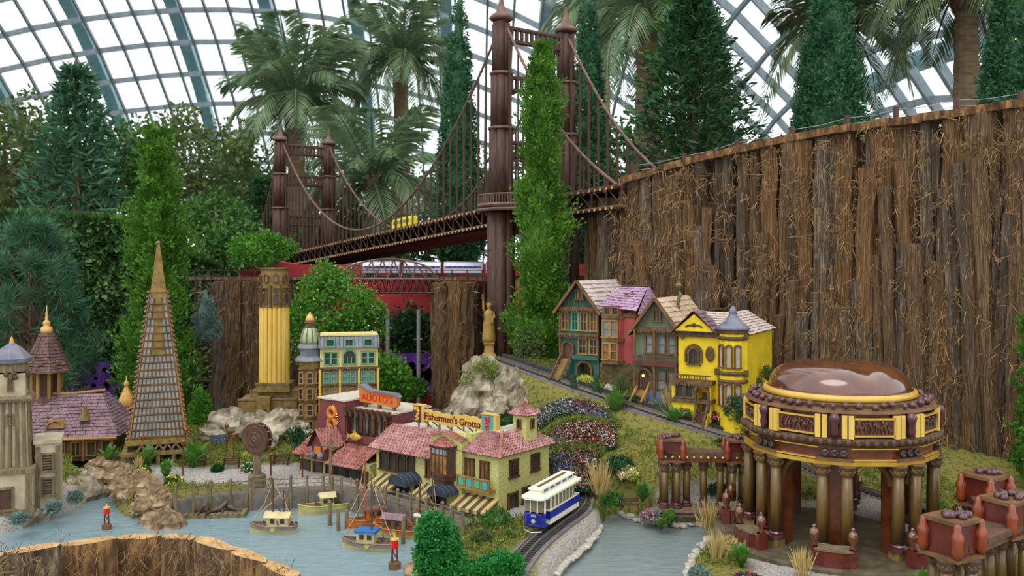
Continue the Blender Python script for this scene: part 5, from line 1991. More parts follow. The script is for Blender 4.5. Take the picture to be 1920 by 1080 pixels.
MB().lathe([(.068, .68), (.072, .70), (.066, .75), (.05, .79), (.036, .805)], (-.075, .06, 0), 16).build('dome', 'dome_green', tw, True)
m = MB()
for k in range(10):
    a = k * PI / 5
    m.tube([(-.075 + r * math.cos(a), .06 + r * math.sin(a), z) for r, z in ((.0695, .68), (.0735, .70), (.0675, .75), (.0515, .79), (.037, .805))], .003, 4)
m.lathe([(.045, .805), (.045, .812), (.034, .815), (.034, .835), (.043, .84), (.04, .848)], (-.075, .06, 0), 12)
m.build('dome_ribs', 'carved_dark', tw)
MB().lathe([(.034, .848), (.034, .862), (.03, .88), (.018, .897), (.006, .905), (.006, .915), (.001, .92)], (-.075, .06, 0), 14).build('gourd_finial', 'gourd', tw, True)

# ---------- fluted yellow tower on its bark base
CO = P(512, 780, 7.0)
t = thing('fluted_tower', 'tall yellow bamboo fluted tower with bark crown on stepped bark base', 'tower', (CO.x, CO.y, .24), .1)
for x0, x1, y0, y1, z0, z1 in ((-.25, .2, -.1, .25, -.05, .17), (-.17, .2, -.04, .25, .17, .23), (-.12, .14, -.08, .2, .23, .29), (-.1, -.0, -.16, -.05, -.05, .2)):
    MB().box(x0, x1, y0, y1, z0, z1).build('base_block', 'bark_tan', t)
m = MB()
for x0, x1, y, z in ((-.255, .205, -.105, .17), (-.175, .205, -.045, .23), (-.125, .145, -.085, .29)):
    m.box(x0, x1, y, y + .03, z, z + .012)
m.build('base_coping', 'driftwood', t)
win(t, TR(0, -.16, 0), -.05, -.02, .035, .12, 'wood_dark', 'pane_dark', (1, 0), name='door')
for x in (.05, .14):
    win(t, TR(0, -.10, 0), x, .03, .02, .06, 'wood_dark', 'pane_dark', (0, 0), .004)
MB().lathe([(.105, .28), (.1, .9)], (0, .06, 0), 18).build('shaft_core', 'bamboo', t)
for k in range(18):
    a = 2 * PI * k / 18
    MB().cyl((.104 * math.cos(a), .06 + .104 * math.sin(a), .28), (.1 * math.cos(a), .06 + .1 * math.sin(a), .9), .0185, .018, 7).build('flute', 'bamboo', t)
MB().lathe([(.122, .895), (.12, 1.06), (.105, 1.062), (.105, 1.2)], (0, .06, 0), 18).build('crown', 'bark_tan', t)
for k in range(9):
    a = 2 * PI * k / 9 + .1
    T = TR(.12 * math.cos(a), .06 + .12 * math.sin(a), 0) @ RZ(a + PI / 2)
    win(t, T, 0, .93, .03, .06, 'carved', 'pane_dark', (0, 0), .005, arch=True)
    win(t, T, 0, 1.025, .035, .022, 'carved', 'pane_dark', (2, 0), .004)
    T = TR(.107 * math.cos(a), .06 + .107 * math.sin(a), 0) @ RZ(a + PI / 2)
    win(t, T, 0, 1.1, .03, .035, 'carved', 'pane_amber', (0, 0), .005, arch=True)
    MB().cyl((.124 * math.cos(a + .35), .06 + .124 * math.sin(a + .35), .9), (.12 * math.cos(a + .35), .06 + .12 * math.sin(a + .35), 1.07), .008, n=6).build('crown_post', 'wood_dark', t)
MB().lathe([(.11, 1.19), (.115, 1.2), (.11, 1.21)], (0, .06, 0), 18).build('crown_rim', 'carved', t)

# ---------- pyramid tower
PO = on(297, 6.2)
t = thing('pyramid_tower', 'tall slender pyramid tower of twigs with rows of small glazed windows', 'tower', PO, .36)
zb = .13
hw0, htop = .185, 1.5
def hwz(z):
    return max(.012, hw0 * (1 - (z - zb) / (htop - zb)) ** .97)
m = MB()
m.lathe([(hw0 * 1.4142, zb), (hwz(1.15) * 1.4142, 1.15)], n=4, a0=PI / 4)
m.build('core', 'bark_tan', t)
m = MB().lathe([(hwz(1.15) * 1.45, 1.15), (.014, 1.48)], n=4, a0=PI / 4)
m.build('spire', 'bark_tan', t)
MB().sph((0, 0, 1.49), .016, 8).build('finial', 'gourd_brown', t)
MB().lathe([(hwz(1.15) * 1.5, 1.145), (hwz(1.15) * 1.5, 1.165)], n=4, a0=PI / 4).build('spire_collar', 'wood_gold', t)
nrow = 19
for k in range(nrow):
    z0 = zb + .035 + (1.12 - zb - .035) * k / nrow
    z1 = zb + .035 + (1.12 - zb - .035) * (k + .72) / nrow
    a, b = hwz(z0), hwz(z1)
    for face in range(2 if k % 1 == 0 else 1):
        T = RZ((0, PI / 2)[face])
        r = obj('window_row', None, t)
        m = MB(T)
        n = max(4, int(a * 2 / .026))
        mid = k >= 11
        for i in range(n):
            f0, f1 = -1 + 2 * (i + .14) / n, -1 + 2 * (i + .86) / n
            if mid and abs((f0 + f1) / 2) < .48:
                continue
            m.add([(a * f0 * .93, -a - .004, z0), (a * f1 * .93, -a - .004, z0), (b * f1 * .93, -b - .004, z1), (b * f0 * .93, -b - .004, z1)], [(0, 1, 2, 3)])
        stuff(m.build('panes', 'pane_grey', r))
        m = MB(T)
        m.cyl((-a, -a - .006, z0 - .006), (a, -a - .006, z0 - .006), .006, n=5)
        for i in range(n + 1):
            f0 = -1 + 2 * i / n
            if mid and abs(f0) < .4:
                continue
            m.bar((a * f0 * .95, -a - .006, z0), (b * f0 * .95, -b - .006, z1), .006)
        m.build('twig_frame', 'wood_mid', r)
for sx in (-1, 1):
    for sy in (-1, 1):
        m = MB().cyl((sx * hw0, sy * hw0, zb), (sx * hwz(1.13), sy * hwz(1.13), 1.13), .012, .009, 6)
        m.build('corner_pole', 'wood_gold', t)
    m = MB()
    for k in range(30):
        z = zb + .03 + k * .034
        m.sph((sx * (hwz(z) + .012), -hwz(z) - .01, z), .012, 6)
    m.build('corner_pods', 'gourd_brown', t)
MB().box(-hw0 - .02, hw0 + .02, -hw0 - .02, hw0 + .02, zb - .02, zb + .012).build('base_beam', 'bark_tan', t)
MB().box(-hw0 - .04, hw0 + .04, -hw0 - .04, hw0 + .04, .04, .062).build('lower_beam', 'bark_tan', t)
for face in range(4):
    m = MB(RZ(face * PI / 2))
    for i in range(5):
        x = -hw0 + .05 + i * (2 * hw0 - .1) / 5
        m.cyl((x, -hw0 - .01, .06), (x + .035, -hw0 - .01, zb - .02), .008, n=5)
        m.cyl((x + .035, -hw0 - .01, zb - .02), (x + .07, -hw0 - .01, .06), .008, n=5)
    m.build('zigzag_brace', 'driftwood', t)
for x in (-1, -.5, 0, .5, 1):
    for y in (-1, 1):
        MB().cyl((x * (hw0 + .02), y * (hw0 + .02), -.04), (x * (hw0 + .02), y * (hw0 + .02), .045), .016, n=7).build('leg', 'driftwood', t)

# ---------- beige tower building at the left
FO = G(22, 940, .12)
t = thing('ferry_tower', 'beige driftwood tower with grey cap and stepped base on the island', 'tower', FO, .42)
MB().lathe([(.14, -.04), (.115, .6)], n=4, a0=PI / 4).build('shaft_core', 'pale_wood', t)
for face in range(4):
    for j in range(5):
        f = -.8 + .4 * j
        T = RZ(face * PI / 2)
        MB(T).cyl((f * .098, -.1, .1), (f * .08, -.083, .6), .012, .01, 6).build('pilaster', 'driftwood', t)
MB().lathe([(.155, .585), (.16, .6), (.14, .615)], n=4, a0=PI / 4).build('string_course', 'driftwood', t)
MB().lathe([(.11, .61), (.105, .74)], n=4, a0=PI / 4).build('upper_stage', 'pale_wood', t)
m = MB()
for k in range(28):
    a = RD.uniform(0, 6.28)
    m.sph((.085 * math.cos(a), .085 * math.sin(a), .735 + RD.uniform(-.02, .02)), .016, 6)
m.build('carved_frieze', 'carved_dark', t)
MB().lathe([(.085, .75), (.08, .81)], n=10).build('lantern', 'driftwood', t)
MB().lathe([(.1, .80), (.105, .825), (.085, .85), (.05, .885), (.015, .91)], n=8).build('cap', 'slate', t)
MB().lathe([(.014, .905), (.01, .93), (.001, .95)], n=8).build('finial', 'gourd', t)
for face in (0, 1):
    win(t, RZ(face * PI / 2) @ TR(0, -.089, 0), 0, .46, .02, .05, 'driftwood', 'pane_amber', (0, 0), .005)
    win(t, RZ(face * PI / 2) @ TR(0, -.076, 0), 0, .65, .02, .05, 'driftwood', 'pane_amber', (0, 0), .005)
MB().box(-.17, .12, -.17, .14, -.05, .20).build('base_block', 'pale_wood', t)
MB().box(-.18, .13, -.18, .15, .19, .215).build('base_moulding', 'driftwood', t)
MB().box(-.18, .13, -.18, .15, -.05, -.01).build('base_moulding', 'driftwood', t)
win(t, TR(0, -.17, 0), -.02, .0, .07, .11, 'driftwood', 'wood_dark', (0, 0), .012, name='door')
for x in (-.15, .1):
    MB().box(x - .015, x + .015, -.178, -.165, -.02, .19).build('corner_pilaster', 'driftwood', t)
MB().box(.12, .25, -.04, .2, -.05, .33).build('annex', 'pale_wood', t)
m = MB().box(.11, .26, -.05, .21, .325, .345)
m.build('annex_cornice', 'pale_wood', t)
for z in (.03, .17):
    win(t, TR(0, -.04, 0), .185, z, .05, .09, 'driftwood', 'wood_dark', (0, 5), .010)
for x in (.135, .238):
    MB().box(x - .012, x + .012, -.052, -.04, -.04, .31).build('annex_pilaster', 'driftwood', t)

# ---------- chalet with mauve roof and cupola
HO = on(134, 6.3)
t = thing('carousel_chalet', 'wide chalet with curved mauve shingle roof and tall shingled cupola', 'building', HO, .25)
MB().box(-.33, .3, -.1, .35, -.04, .15).build('walls', 'wood_mid', t)
rz_ = .40
roof_part(t, 'shingle_mauve', [((-.38, -.17, .13), (.34, -.17, .13), (-.22, .12, rz_), (.18, .12, rz_)), ((.34, -.17, .13), (.40, .4, .13), (.18, .12, rz_), (.2, .2, rz_)), ((-.38, .4, .13), (-.38, -.17, .13), (-.22, .2, rz_), (-.22, .12, rz_)), ((.40, .4, .13), (-.38, .4, .13), (.2, .2, rz_), (-.22, .2, rz_))], 22, 13, .004)
MB().tube([(-.24, .12, rz_ + .01), (0, .13, rz_ + .006), (.2, .14, rz_ + .02)], .012, 6).build('ridge', 'wood_gold', t)
m = MB()
for j in range(26):
    x = -.12 + j * .0125
    m.cyl((x, .15, rz_), (x + RD.uniform(-.01, .01), .15, rz_ + RD.uniform(.03, .06)), .003, n=4)
m.build('ridge_cresting', 'carved_dark', t)
for x in (-.25, -.15, -.05, .05, .15, .25):
    win(t, TR(0, -.1, 0), x, .0, .05, .09, 'wood_gold', 'pane_dark', (1, 0), .008)
MB().tube([(-.36, -.175, .125), (0, -.18, .13), (.33, -.175, .125)], .012, 6).build('eave_beam', 'wood_gold', t)
for x in (-.33, -.11, .11, .3):
    MB().cyl((x, -.16, -.03), (x, -.16, .12), .012, n=6).build('veranda_post', 'wood_mid', t)
m = MB(TR(-.08, -.11, .2)).arch(0, 0, .05, .012, -.03, .03, 8)
m.polyy([(.05 * math.cos(PI * i / 8), .05 * math.sin(PI * i / 8) * .8) for i in range(9)], -.02, .03)
m.build('eyebrow_dormer', 'wood_gold', t)
m = MB(TR(.10, -.06, .24)).polyy([(-.035, 0), (.035, 0), (0, .1)], -.05, .04)
m.build('pointed_dormer', 'wood_gold', t)
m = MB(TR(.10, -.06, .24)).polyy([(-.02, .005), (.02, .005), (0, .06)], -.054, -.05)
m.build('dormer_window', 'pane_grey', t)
cu = obj('cupola', None, t)
cx, cy = -.2, .16
MB().lathe([(.12, .3), (.11, .40)], (cx, cy, 0), 8).build('cupola_base', 'shingle_dark', cu)
for k in range(8):
    a = k * PI / 4 + PI / 8
    MB().cyl((cx + .095 * math.cos(a), cy + .095 * math.sin(a), .38), (cx + .095 * math.cos(a), cy + .095 * math.sin(a), .58), .013, n=6).build('cupola_post', 'wood_gold', cu)
MB().lathe([(.07, .40), (.07, .57)], (cx, cy, 0), 8).build('cupola_core', 'wood_dark', cu)
sl = []
for k in range(8):
    a, b = k * PI / 4 + PI / 8, (k + 1) * PI / 4 + PI / 8
    f = lambda an, r, z: (cx + r * math.cos(an), cy + r * math.sin(an), z)
    sl.append((f(a, .165, .575), f(b, .165, .575), f(a, .105, .70), f(b, .105, .70)))
    sl.append((f(a, .105, .70), f(b, .105, .70), f(a, .04, .85), f(b, .04, .85)))
roof_part(cu, 'shingle_dark', sl, 4, 6, .004)
MB().lathe([(.172, .57), (.165, .585), (.15, .572)], (cx, cy, 0), 8, PI / 8).build('cupola_eave', 'wood_mid', cu)
MB().lathe([(.03, .84), (.042, .86), (.04, .885), (.02, .9), (.026, .915), (.024, .93), (.008, .945), (.012, .96), (.006, .975), (.01, .99), (.004, 1.0), (.002, 1.05)], (cx, cy, 0), 12).build('cupola_finial', 'gourd', cu, True)
for k in (4, 5, 6):
    a = k * PI / 4 + PI / 4
    T = TR(cx + .135 * math.cos(a), cy + .135 * math.sin(a), 0) @ RZ(a + PI / 2)
    m = MB(T).arch(0, .60, .028, .008, -.01, .03, 6)
    m.polyy([(-.028, .585), (.028, .585), (.024, .62), (0, .645), (-.024, .62)], .0, .06)
    m.build('cupola_dormer', 'wood_mid', cu)

# ---------- golden gourd spire
t = thing('gourd_spire', 'small golden gourd shaped dome on a carved drum beside the pyramid', 'tower', on(237, 6.85), 0)
MB().lathe([(.06, -.03), (.06, .1), (.07, .11), (.05, .12), (.05, .2), (.075, .215), (.06, .225)], n=12).build('drum', 'wood_gold', t)
MB().lathe([(.056, .225), (.062, .25), (.055, .29), (.032, .34), (.018, .37), (.014, .385), (.02, .4), (.016, .42), (.004, .435), (.002, .47)], n=16).build('gourd_dome', 'gourd', t, True)

# ---------- statue with raised torch on pedestal
t = thing('torch_statue', 'golden robed statue raising a torch on a stepped pedestal', 'statue', (PX(917, 7.9), 7.9, .55), 0)
MB().box(-.09, .09, -.09, .09, -.55, .1).build('pedestal_base', 'bark_tan', t)
MB().lathe([(.09, .1), (.085, .12), (.06, .13), (.055, .2), (.07, .21), (.07, .225)], n=4, a0=PI / 4).build('pedestal', 'gold', t)
m = MB().lathe([(.066, .225), (.062, .26), (.056, .34), (.05, .4), (.042, .44), (.048, .475), (.042, .5), (.016, .515), (.014, .525), (.022, .54), (.022, .56), (.012, .575)], n=14, sy=.8)
m.tube([(-.034, 0, .49), (-.05, -.005, .53), (-.052, -.005, .6)], [.014, .011, .008], 7)
m.tube([(.034, 0, .49), (.05, -.02, .45), (.03, -.035, .42)], [.014, .011, .009], 7)
m.build('figure', 'gold', t, True)
m = MB().box(.015, .04, -.05, -.035, .4, .46)
m.build('tablet', 'gold', t)
MB().lathe([(.006, .6), (.014, .62), (.016, .63)], (-.052, -.005, 0), 8).build('torch', 'gold', t)
MB().sph((-.052, -.005, .642), .017, 8).build('torch_flame', 'pod_orange', t)
m = MB()
for k in range(7):
    a = PI * k / 6
    m.cyl((.018 * math.cos(a), 0, .56 + .012 * math.sin(a)), (.038 * math.cos(a), 0, .565 + .035 * math.sin(a)), .003, .001, 4)
m.build('crown_rays', 'gold', t)
# ------------------------------------------------------------------ domed rotunda and colonnades
PC = Vector((PX(1572, 4.6), 4.6, .09))
pal = thing('domed_rotunda', 'open brown rotunda with shiny gourd dome and paired columns', 'rotunda', PC, 0)
RO = .40
MB().lathe([(.64, -.06), (.64, -.006), (.62, .0)], n=32).build('platform', mat('wet_paving', (70, 62, 48), (104, 94, 76), 14, .35, .2), pal)
def colm(parent, x, y, z0, z1, r, capm='carved'):
    c = obj('column', None, parent)
    c.location = (x, y, 0)
    MB().lathe([(r, z0 + .03), (r * .96, z0 + (z1 - z0) * .5), (r * .86, z1 - .05)], n=12).build('shaft', 'column_wood', c, True)
    MB().lathe([(r * 1.5, z0), (r * 1.5, z0 + .012), (r * 1.15, z0 + .016), (r * 1.25, z0 + .024), (r * 1.05, z0 + .032)], n=12).build('base', 'pod_purple', c)
    m = MB().lathe([(r * .9, z1 - .055), (r * 1.2, z1 - .04), (r * 1.1, z1 - .025), (r * 1.5, z1 - .006), (r * 1.45, z1)], n=12)
    for k in range(8):
        a = k * PI / 4
        m.sph((r * 1.18 * math.cos(a), r * 1.18 * math.sin(a), z1 - .028), r * .3, 5)
    m.build('capital', capm, c)
    return c
zc = .445
for k in range(8):
    a = -PI / 2 + k * PI / 4 + PI / 8
    cx, cy = RO * math.cos(a), RO * math.sin(a)
    tx, ty = -math.sin(a), math.cos(a)
    pr = obj('pier', None, pal)
    MB(TR(cx * .93, cy * .93, 0) @ RZ(a + PI / 2)).box(-.05, .05, -.02, .03, .0, zc).build('pier_core', 'varnish', pr)
    for q in (-.055, .055):
        x, y = cx * 1.12 + tx * q, cy * 1.12 + ty * q
        MB(TR(x, y, 0) @ RZ(a)).box(-.03, .03, -.03, .03, .0, .04).build('column_plinth', 'bark_tan', pr)
        colm(pal, x, y, .04, zc, .03)
    # planter box with urns in front of each pier
    T = TR(cx * 1.38, cy * 1.38, 0) @ RZ(a + PI / 2)
    pb = obj('planter', None, pal)
    MB(T).polyz([(-.085, .03), (.085, .03), (.085, -.03), (.04, -.05), (-.04, -.05), (-.085, -.03)], -.03, .075).build('planter_box', 'varnish_red', pb)
    m = MB(T).polyz([(-.09, .033), (.09, .033), (.09, -.033), (.04, -.055), (-.04, -.055), (-.09, -.033)], .072, .082)
    m.build('planter_rim', 'driftwood', pb)
    for sx in (-.085, .085):
        m = MB(T)
        m.lathe([(.012, .08), (.018, .09), (.01, .1), (.02, .115), (.026, .14), (.02, .16), (.008, .17), (.012, .175), (.003, .185)], (sx, -.01, 0), 10)
        m.build('urn', 'gourd_brown', pb, True)
        m = MB(T).box(sx - .014, sx + .014, -.035, .01, -.03, .082)
        m.build('corner_post', 'varnish_red', pb)
    # arch between this pier and the next
    a2 = a + PI / 8
    T = TR(RO * .93 * math.cos(a2), RO * .93 * math.sin(a2), 0) @ RZ(a2 + PI / 2)
    m = MB(T).arch(0, zc - .11, .095, .018, -.02, .02, 12)
    m.build('arch_moulding', 'wood_mid', pal)
    n = 12
    spd = MB(T)
    for i in range(n):
        q0, q1 = PI * i / n, PI * (i + 1) / n
        x0, z0, x1, z1 = .112 * math.cos(q0), zc - .11 + .112 * math.sin(q0), .112 * math.cos(q1), zc - .11 + .112 * math.sin(q1)
        spd.add([(x0, -.012, z0), (x1, -.012, z1), (x1, -.012, zc + .02), (x0, -.012, zc + .02), (x0, .012, z0), (x1, .012, z1), (x1, .012, zc + .02), (x0, .012, zc + .02)], [(0, 1, 2, 3), (7, 6, 5, 4), (0, 4, 5, 1)])
    spd.build('spandrel', 'varnish', pal)
def octo(r, z0, z1, name, mt, k=1.0):
    return MB().lathe([(r, z0), (r * k, z1)], n=16, a0=PI / 16).build(name, mt, pal)
MB().lathe([(.475, zc), (.48, zc + 0.0183), (.46, zc + 0.0199)], n=16, a0=PI / 16).build('architrave', 'ring_yellow', pal)
octo(.452, zc + 0.0166, zc + 0.0913, 'frieze', 'varnish')
m = MB()
m.lathe([(.465, zc + 0.0871), (.485, zc + 0.1037), (.492, zc + 0.1203), (.46, zc + 0.1286)], n=24)
for k in range(72):
    a = k * 2 * PI / 72
    m.sph((.482 * math.cos(a), .482 * math.sin(a), zc + 0.1120), .016, 5)
m.build('cornice', 'carved_dark', pal)
octo(.435, zc + 0.1245, zc + 0.2407, 'attic', 'varnish')
for k in range(8):
    a = -PI / 2 + k * PI / 4
    T = TR(.447 * math.cos(a), .447 * math.sin(a), 0) @ RZ(a + PI / 2)
    pn = obj('attic_panel', None, pal)
    m = MB(T)
    for x0, x1, z0, z1 in ((-.105, .105, .165, .175), (-.105, .105, .262, .272), (-.105, -.095, .165, .272), (.095, .105, .165, .272)):
        m.box(x0, x1, -.016, .0, zc + .83 * z0, zc + .83 * z1)
    m.build('panel_frame', 'ring_yellow', pn)
    MB(T).box(-.095, .095, -.006, .0, zc + 0.1428, zc + 0.2200).build('panel_field', 'varnish_red', pn)
    m = MB(T)
    for j in range(9):
        x = -.075 + .019 * j
        m.tube([(x, -.01, zc + 0.1494), (x + RD.uniform(-.012, .012), -.012, zc + 0.1784), (x + RD.uniform(-.02, .02), -.01, zc + RD.uniform(0.195, 0.212))], .005, 5)
        m.sph((x, -.012, zc + RD.uniform(0.166, 0.207)), .008, 5)
    m.build('panel_relief', 'carved_dark', pn)
    # lower frieze panel and roundels
    m = MB(T)
    for x0, x1, z0, z1 in ((-.11, .11, .03, .036), (-.11, .11, .095, .101)):
        m.box(x0, x1, -.02, .0, zc + .83 * z0, zc + .83 * z1)
    m.build('frieze_moulding', 'ring_yellow', pal)
    a = a + PI / 8
    T = TR(.447 * math.cos(a), .447 * math.sin(a), 0) @ RZ(a + PI / 2)
    for x in (-.075, -.045, .045, .075):
        MB(T).box(x - .012, x + .012, -.026, .0, zc + 0.1286, zc + 0.2365).build('attic_pilaster', 'bamboo', pal)
    m = MB(T)
    m.lathe([(.012, zc + 0.1328), (.02, zc + 0.1577), (.016, zc + 0.1909), (.022, zc + 0.2075), (.026, zc + 0.2283), (.016, zc + 0.2448)], (0, -.03, 0), 8)
    m.build('attic_figure', 'pod_purple', pal, True)
    for x in (-.042, 0, .042):
        m = MB(T @ TR(x, -.02, zc + 0.0556) @ Matrix.Rotation(PI / 2, 4, 'X'))
        m.lathe([(.0005, .006), (.012, .008), (.017, .004), (.017, -.01)], n=10)
        m.build('roundel', 'pane_dark', pal)
    MB(T).box(-.085, .085, -.034, -.005, zc + 0.0216, zc + 0.0332).build('bracket_shelf', 'wood_mid', pal)
m = MB().lathe([(.45, zc + 0.2365), (.47, zc + 0.2448), (.465, zc + 0.2573), (.40, zc + 0.2615)], n=24)
m.build('attic_cornice', 'wood_mid', pal)
pod = None
for k in range(48):
    a = k * 2 * PI / 48 + RD.uniform(-.03, .03)
    r = .44 + RD.uniform(-.03, .015)
    if pod is None:
        pod = MB().sph((0, 0, 0), 1, 8).build('rim_pod', 'pod_purple', pal, True)
        o = pod
    else:
        o = pod.copy()
        C.objects.link(o)
    o.location = (r * math.cos(a), r * math.sin(a), zc + .27 + RD.uniform(0, .012))
    o.scale = (RD.uniform(.012, .022),) * 3
MB().lathe([(.40, zc + 0.2531), (.405, zc + 0.2781), (.37, zc + 0.2822)], n=32).build('dome_drum', 'carved', pal)
MB().lathe([(.365, zc + 0.2781), (.385, zc + 0.2905), (.375, zc + 0.3112), (.355, zc + 0.3154)], n=40).build('dome_ring', 'ring_yellow', pal, True)
m = MB()
nu, nv = 40, 14
vs = []
for j in range(nv + 1):
    ph = PI / 2 * j / nv
    for i in range(nu):
        a = 2 * PI * i / nu
        r = .348 * math.cos(ph) ** .55
        x, y = r * math.cos(a), r * math.sin(a)
        z = zc + 0.3137 + .135 * math.sin(ph) ** .9
        z -= .022 * math.exp(-((x - .05) / .05) ** 2) * math.sin(ph)      # the gourd's dent
        vs.append((x, y, z))
m.add(vs, [(j * nu + i, j * nu + (i + 1) % nu, (j + 1) * nu + (i + 1) % nu, (j + 1) * nu + i) for j in range(nv) for i in range(nu)] + [tuple(nv * nu + i for i in range(nu))])
m.build('dome', 'gourd_brown', pal, True)
MB().lathe([(.354, zc + 0.3088), (.36, zc + 0.3154), (.35, zc + 0.3204)], n=40).build('dome_bead', 'varnish_red', pal, True)

def figure_box(parent, x, y, z, s=1.0, rz=0.0):
    """corner box with leaning figures, carried on the colonnade"""
    T = TR(x, y, z) @ RZ(rz)
    b = obj('figure_box', None, parent)
    MB(T).box(-.055 * s, .055 * s, -.055 * s, .055 * s, 0, .11 * s).build('box_core', 'varnish_red', b)
    m = MB(T).box(-.065 * s, .065 * s, -.065 * s, .065 * s, .105 * s, .118 * s)
    m.box(-.07 * s, .07 * s, -.07 * s, .07 * s, -.012 * s, .0)
    m.build('box_moulding', 'wood_mid', b)
    for sx in (-1, 1):
        for sy in (-1, 1):
            m = MB(T)
            m.lathe([(.01 * s, 0), (.02 * s, .02 * s), (.017 * s, .05 * s), (.022 * s, .075 * s), (.012 * s, .09 * s), (.013 * s, .105 * s), (.004 * s, .118 * s)], (sx * .062 * s, sy * .062 * s, 0), 8)
            m.build('figure', 'pod_orange', b, True)
    m = MB(T)
    for k in range(9):
        m.sph((RD.uniform(-.045, .045) * s, RD.uniform(-.045, .045) * s, .125 * s), .016 * s, 6)
    m.build('top_pods', 'pod_purple', b, True)
    return b

def colonnade(label, A, B, zb_, zt_, n, boxes, s=1.0):
    A, B = Vector(A), Vector(B)
    t = thing('colonnade', label, 'colonnade', (A.x, A.y, 0), math.atan2(B.y - A.y, B.x - A.x))
    L = (B - A).to_2d().length
    for i in range(n):
        x = L * i / (n - 1)
        for y in ((-.05, .05) if i in (0, n - 1) else (0,)):
            for dx in ((-.035, .035) if i in (0, n - 1) else (0,)):
                colm(t, x + dx, y, zb_, zt_, .021, 'carved_dark')
    MB().box(-.06, L + .06, -.05, .05, zt_, zt_ + .028).build('beam', 'varnish', t)
    MB().box(-.06, L + .06, -.055, .055, zt_ + .028, zt_ + .058).build('cornice', 'carved_dark', t)
    m = MB()
    beads(m, (-.05, -.058, zt_ + .03), (L + .05, -.058, zt_ + .03), int(L / .03), .007)
    m.build('cornice_beads', 'bamboo', t)
    for x in boxes:
        figure_box(t, x * L, 0, zt_ + .012, s)
    MB().box(-.1, L + .1, -.09, .09, zb_ - .04, zb_).build('plinth', 'driftwood', t)
    MB().cyl((-.1, -.09, zb_ - .012), (L + .1, -.09, zb_ - .012), .012, n=6).build('plinth_roll', 'varnish_red', t)
    return t
colonnade('short brown colonnade left of the rotunda with orange figures on its corners', (PX(1256, 5.05), 5.05, 0), (PX(1382, 5.02), 5.02, 0), .10, .36, 5, (0.02, 1.0))
t = thing('colonnade', 'curved colonnade right of the rotunda with carved figure boxes at its corners', 'colonnade', (0, 0, 0))
BX = [(1.75, 3.5), (2.12, 3.78), (2.26, 4.2)]
for (xa, ya), (xb, yb) in zip(BX[:-1], BX[1:]):
    ang = math.atan2(yb - ya, xb - xa)
    L = math.hypot(xb - xa, yb - ya)
    T = TR(xa, ya, 0) @ RZ(ang)
    MB(T).box(0, L, -.055, .055, .33, .358).build('beam', 'wood_mid', t)
    MB(T).box(0, L, -.07, .07, .358, .385).build('cornice', 'carved_dark', t)
    MB(T).box(-.12, L + .12, -.11, .11, .04, .085).build('plinth', 'driftwood', t)
    for f_ in (.33, .67):
        p = T @ Vector((L * f_, 0, 0))
        colm(t, p.x, p.y, .085, .33, .024, 'carved_dark')
for x, y in BX:
    for dx in (-.05, .05):
        for dy in (-.05, .05):
            colm(t, x + dx, y + dy, .085, .335, .024, 'carved_dark')
    figure_box(t, x, y, .345, 1.2, .5)

# ------------------------------------------------------------------ railway tracks
mat('track_tie', (46, 44, 48), (64, 60, 64), 12, .8)
mat('track_base', (104, 92, 96), (124, 112, 114), 30, .9)
mat('rail_metal', (150, 140, 120), (176, 168, 150), 9, .35, metal=.7)
def track(name, label, path, gauge=.045, tie=.095, sp=.032, base=.07):
    t = thing(name, label, 'railway track')
    pts = [Vector(p) for p in path]
    # catmull-rom resample
    out = []
    for i in range(len(pts) - 1):
        p0, p1, p2, p3 = pts[max(i - 1, 0)], pts[i], pts[i + 1], pts[min(i + 2, len(pts) - 1)]
        for k in range(12):
            u_ = k / 12
            out.append(.5 * ((2 * p1) + (p2 - p0) * u_ + (2 * p0 - 5 * p1 + 4 * p2 - p3) * u_ ** 2 + (3 * p1 - p0 - 3 * p2 + p3) * u_ ** 3))
    out.append(pts[-1])
    def side(i):
        d = out[min(i + 1, len(out) - 1)] - out[max(i - 1, 0)]
        return Vector((-d.y, d.x, 0)).normalized()
    m = MB()
    for i in range(len(out) - 1):
        s0, s1 = side(i), side(i + 1)
        a, b = out[i], out[i + 1]
        dn = Vector((0, 0, .02))
        m.add([a - s0 * base, b - s1 * base, b + s1 * base, a + s0 * base, a - s0 * base - dn, b - s1 * base - dn, b + s1 * base - dn, a + s0 * base - dn], [(0, 1, 2, 3), (4, 5, 1, 0), (3, 2, 6, 7)])
    m.build('roadbed', 'track_base', t)
    for sgn in (-1, 1):
        m = MB()
        for i in range(len(out) - 1):
            a, b = out[i] + side(i) * gauge / 2 * sgn, out[i + 1] + side(i + 1) * gauge / 2 * sgn
            m.bar(a + Vector((0, 0, .016)), b + Vector((0, 0, .016)), .006, .012)
        m.build('rail', 'rail_metal', t)
    L = [0]
    for a, b in zip(out[:-1], out[1:]):
        L.append(L[-1] + (b - a).length)
    tm = None
    s_ = .01
    while s_ < L[-1]:
        i = max(0, min(len(out) - 2, int(np.searchsorted(L, s_)) - 1))
        f_ = (s_ - L[i]) / max(1e-6, L[i + 1] - L[i])
        p = out[i].lerp(out[i + 1], f_)
        d = out[i + 1] - out[i]
        if tm is None:
            tm = MB().box(-.008, .008, -tie / 2, tie / 2, 0, .01).build('sleeper', 'track_tie', t)
            o = tm
        else:
            o = tm.copy()
            C.objects.link(o)
        o.location = p
        o.rotation_euler = (0, -math.atan2(d.z, d.to_2d().length), math.atan2(d.y, d.x))
        s_ += sp
    return out, side
zt0 = .105
lo_path = LOWP
track('tram_track', 'curved garden railway track under the blue tram beside the pond', lo_path)
up = UPP
out, side = track('hillside_track', 'straight garden railway track climbing the hillside below the houses', up)
m = MB()
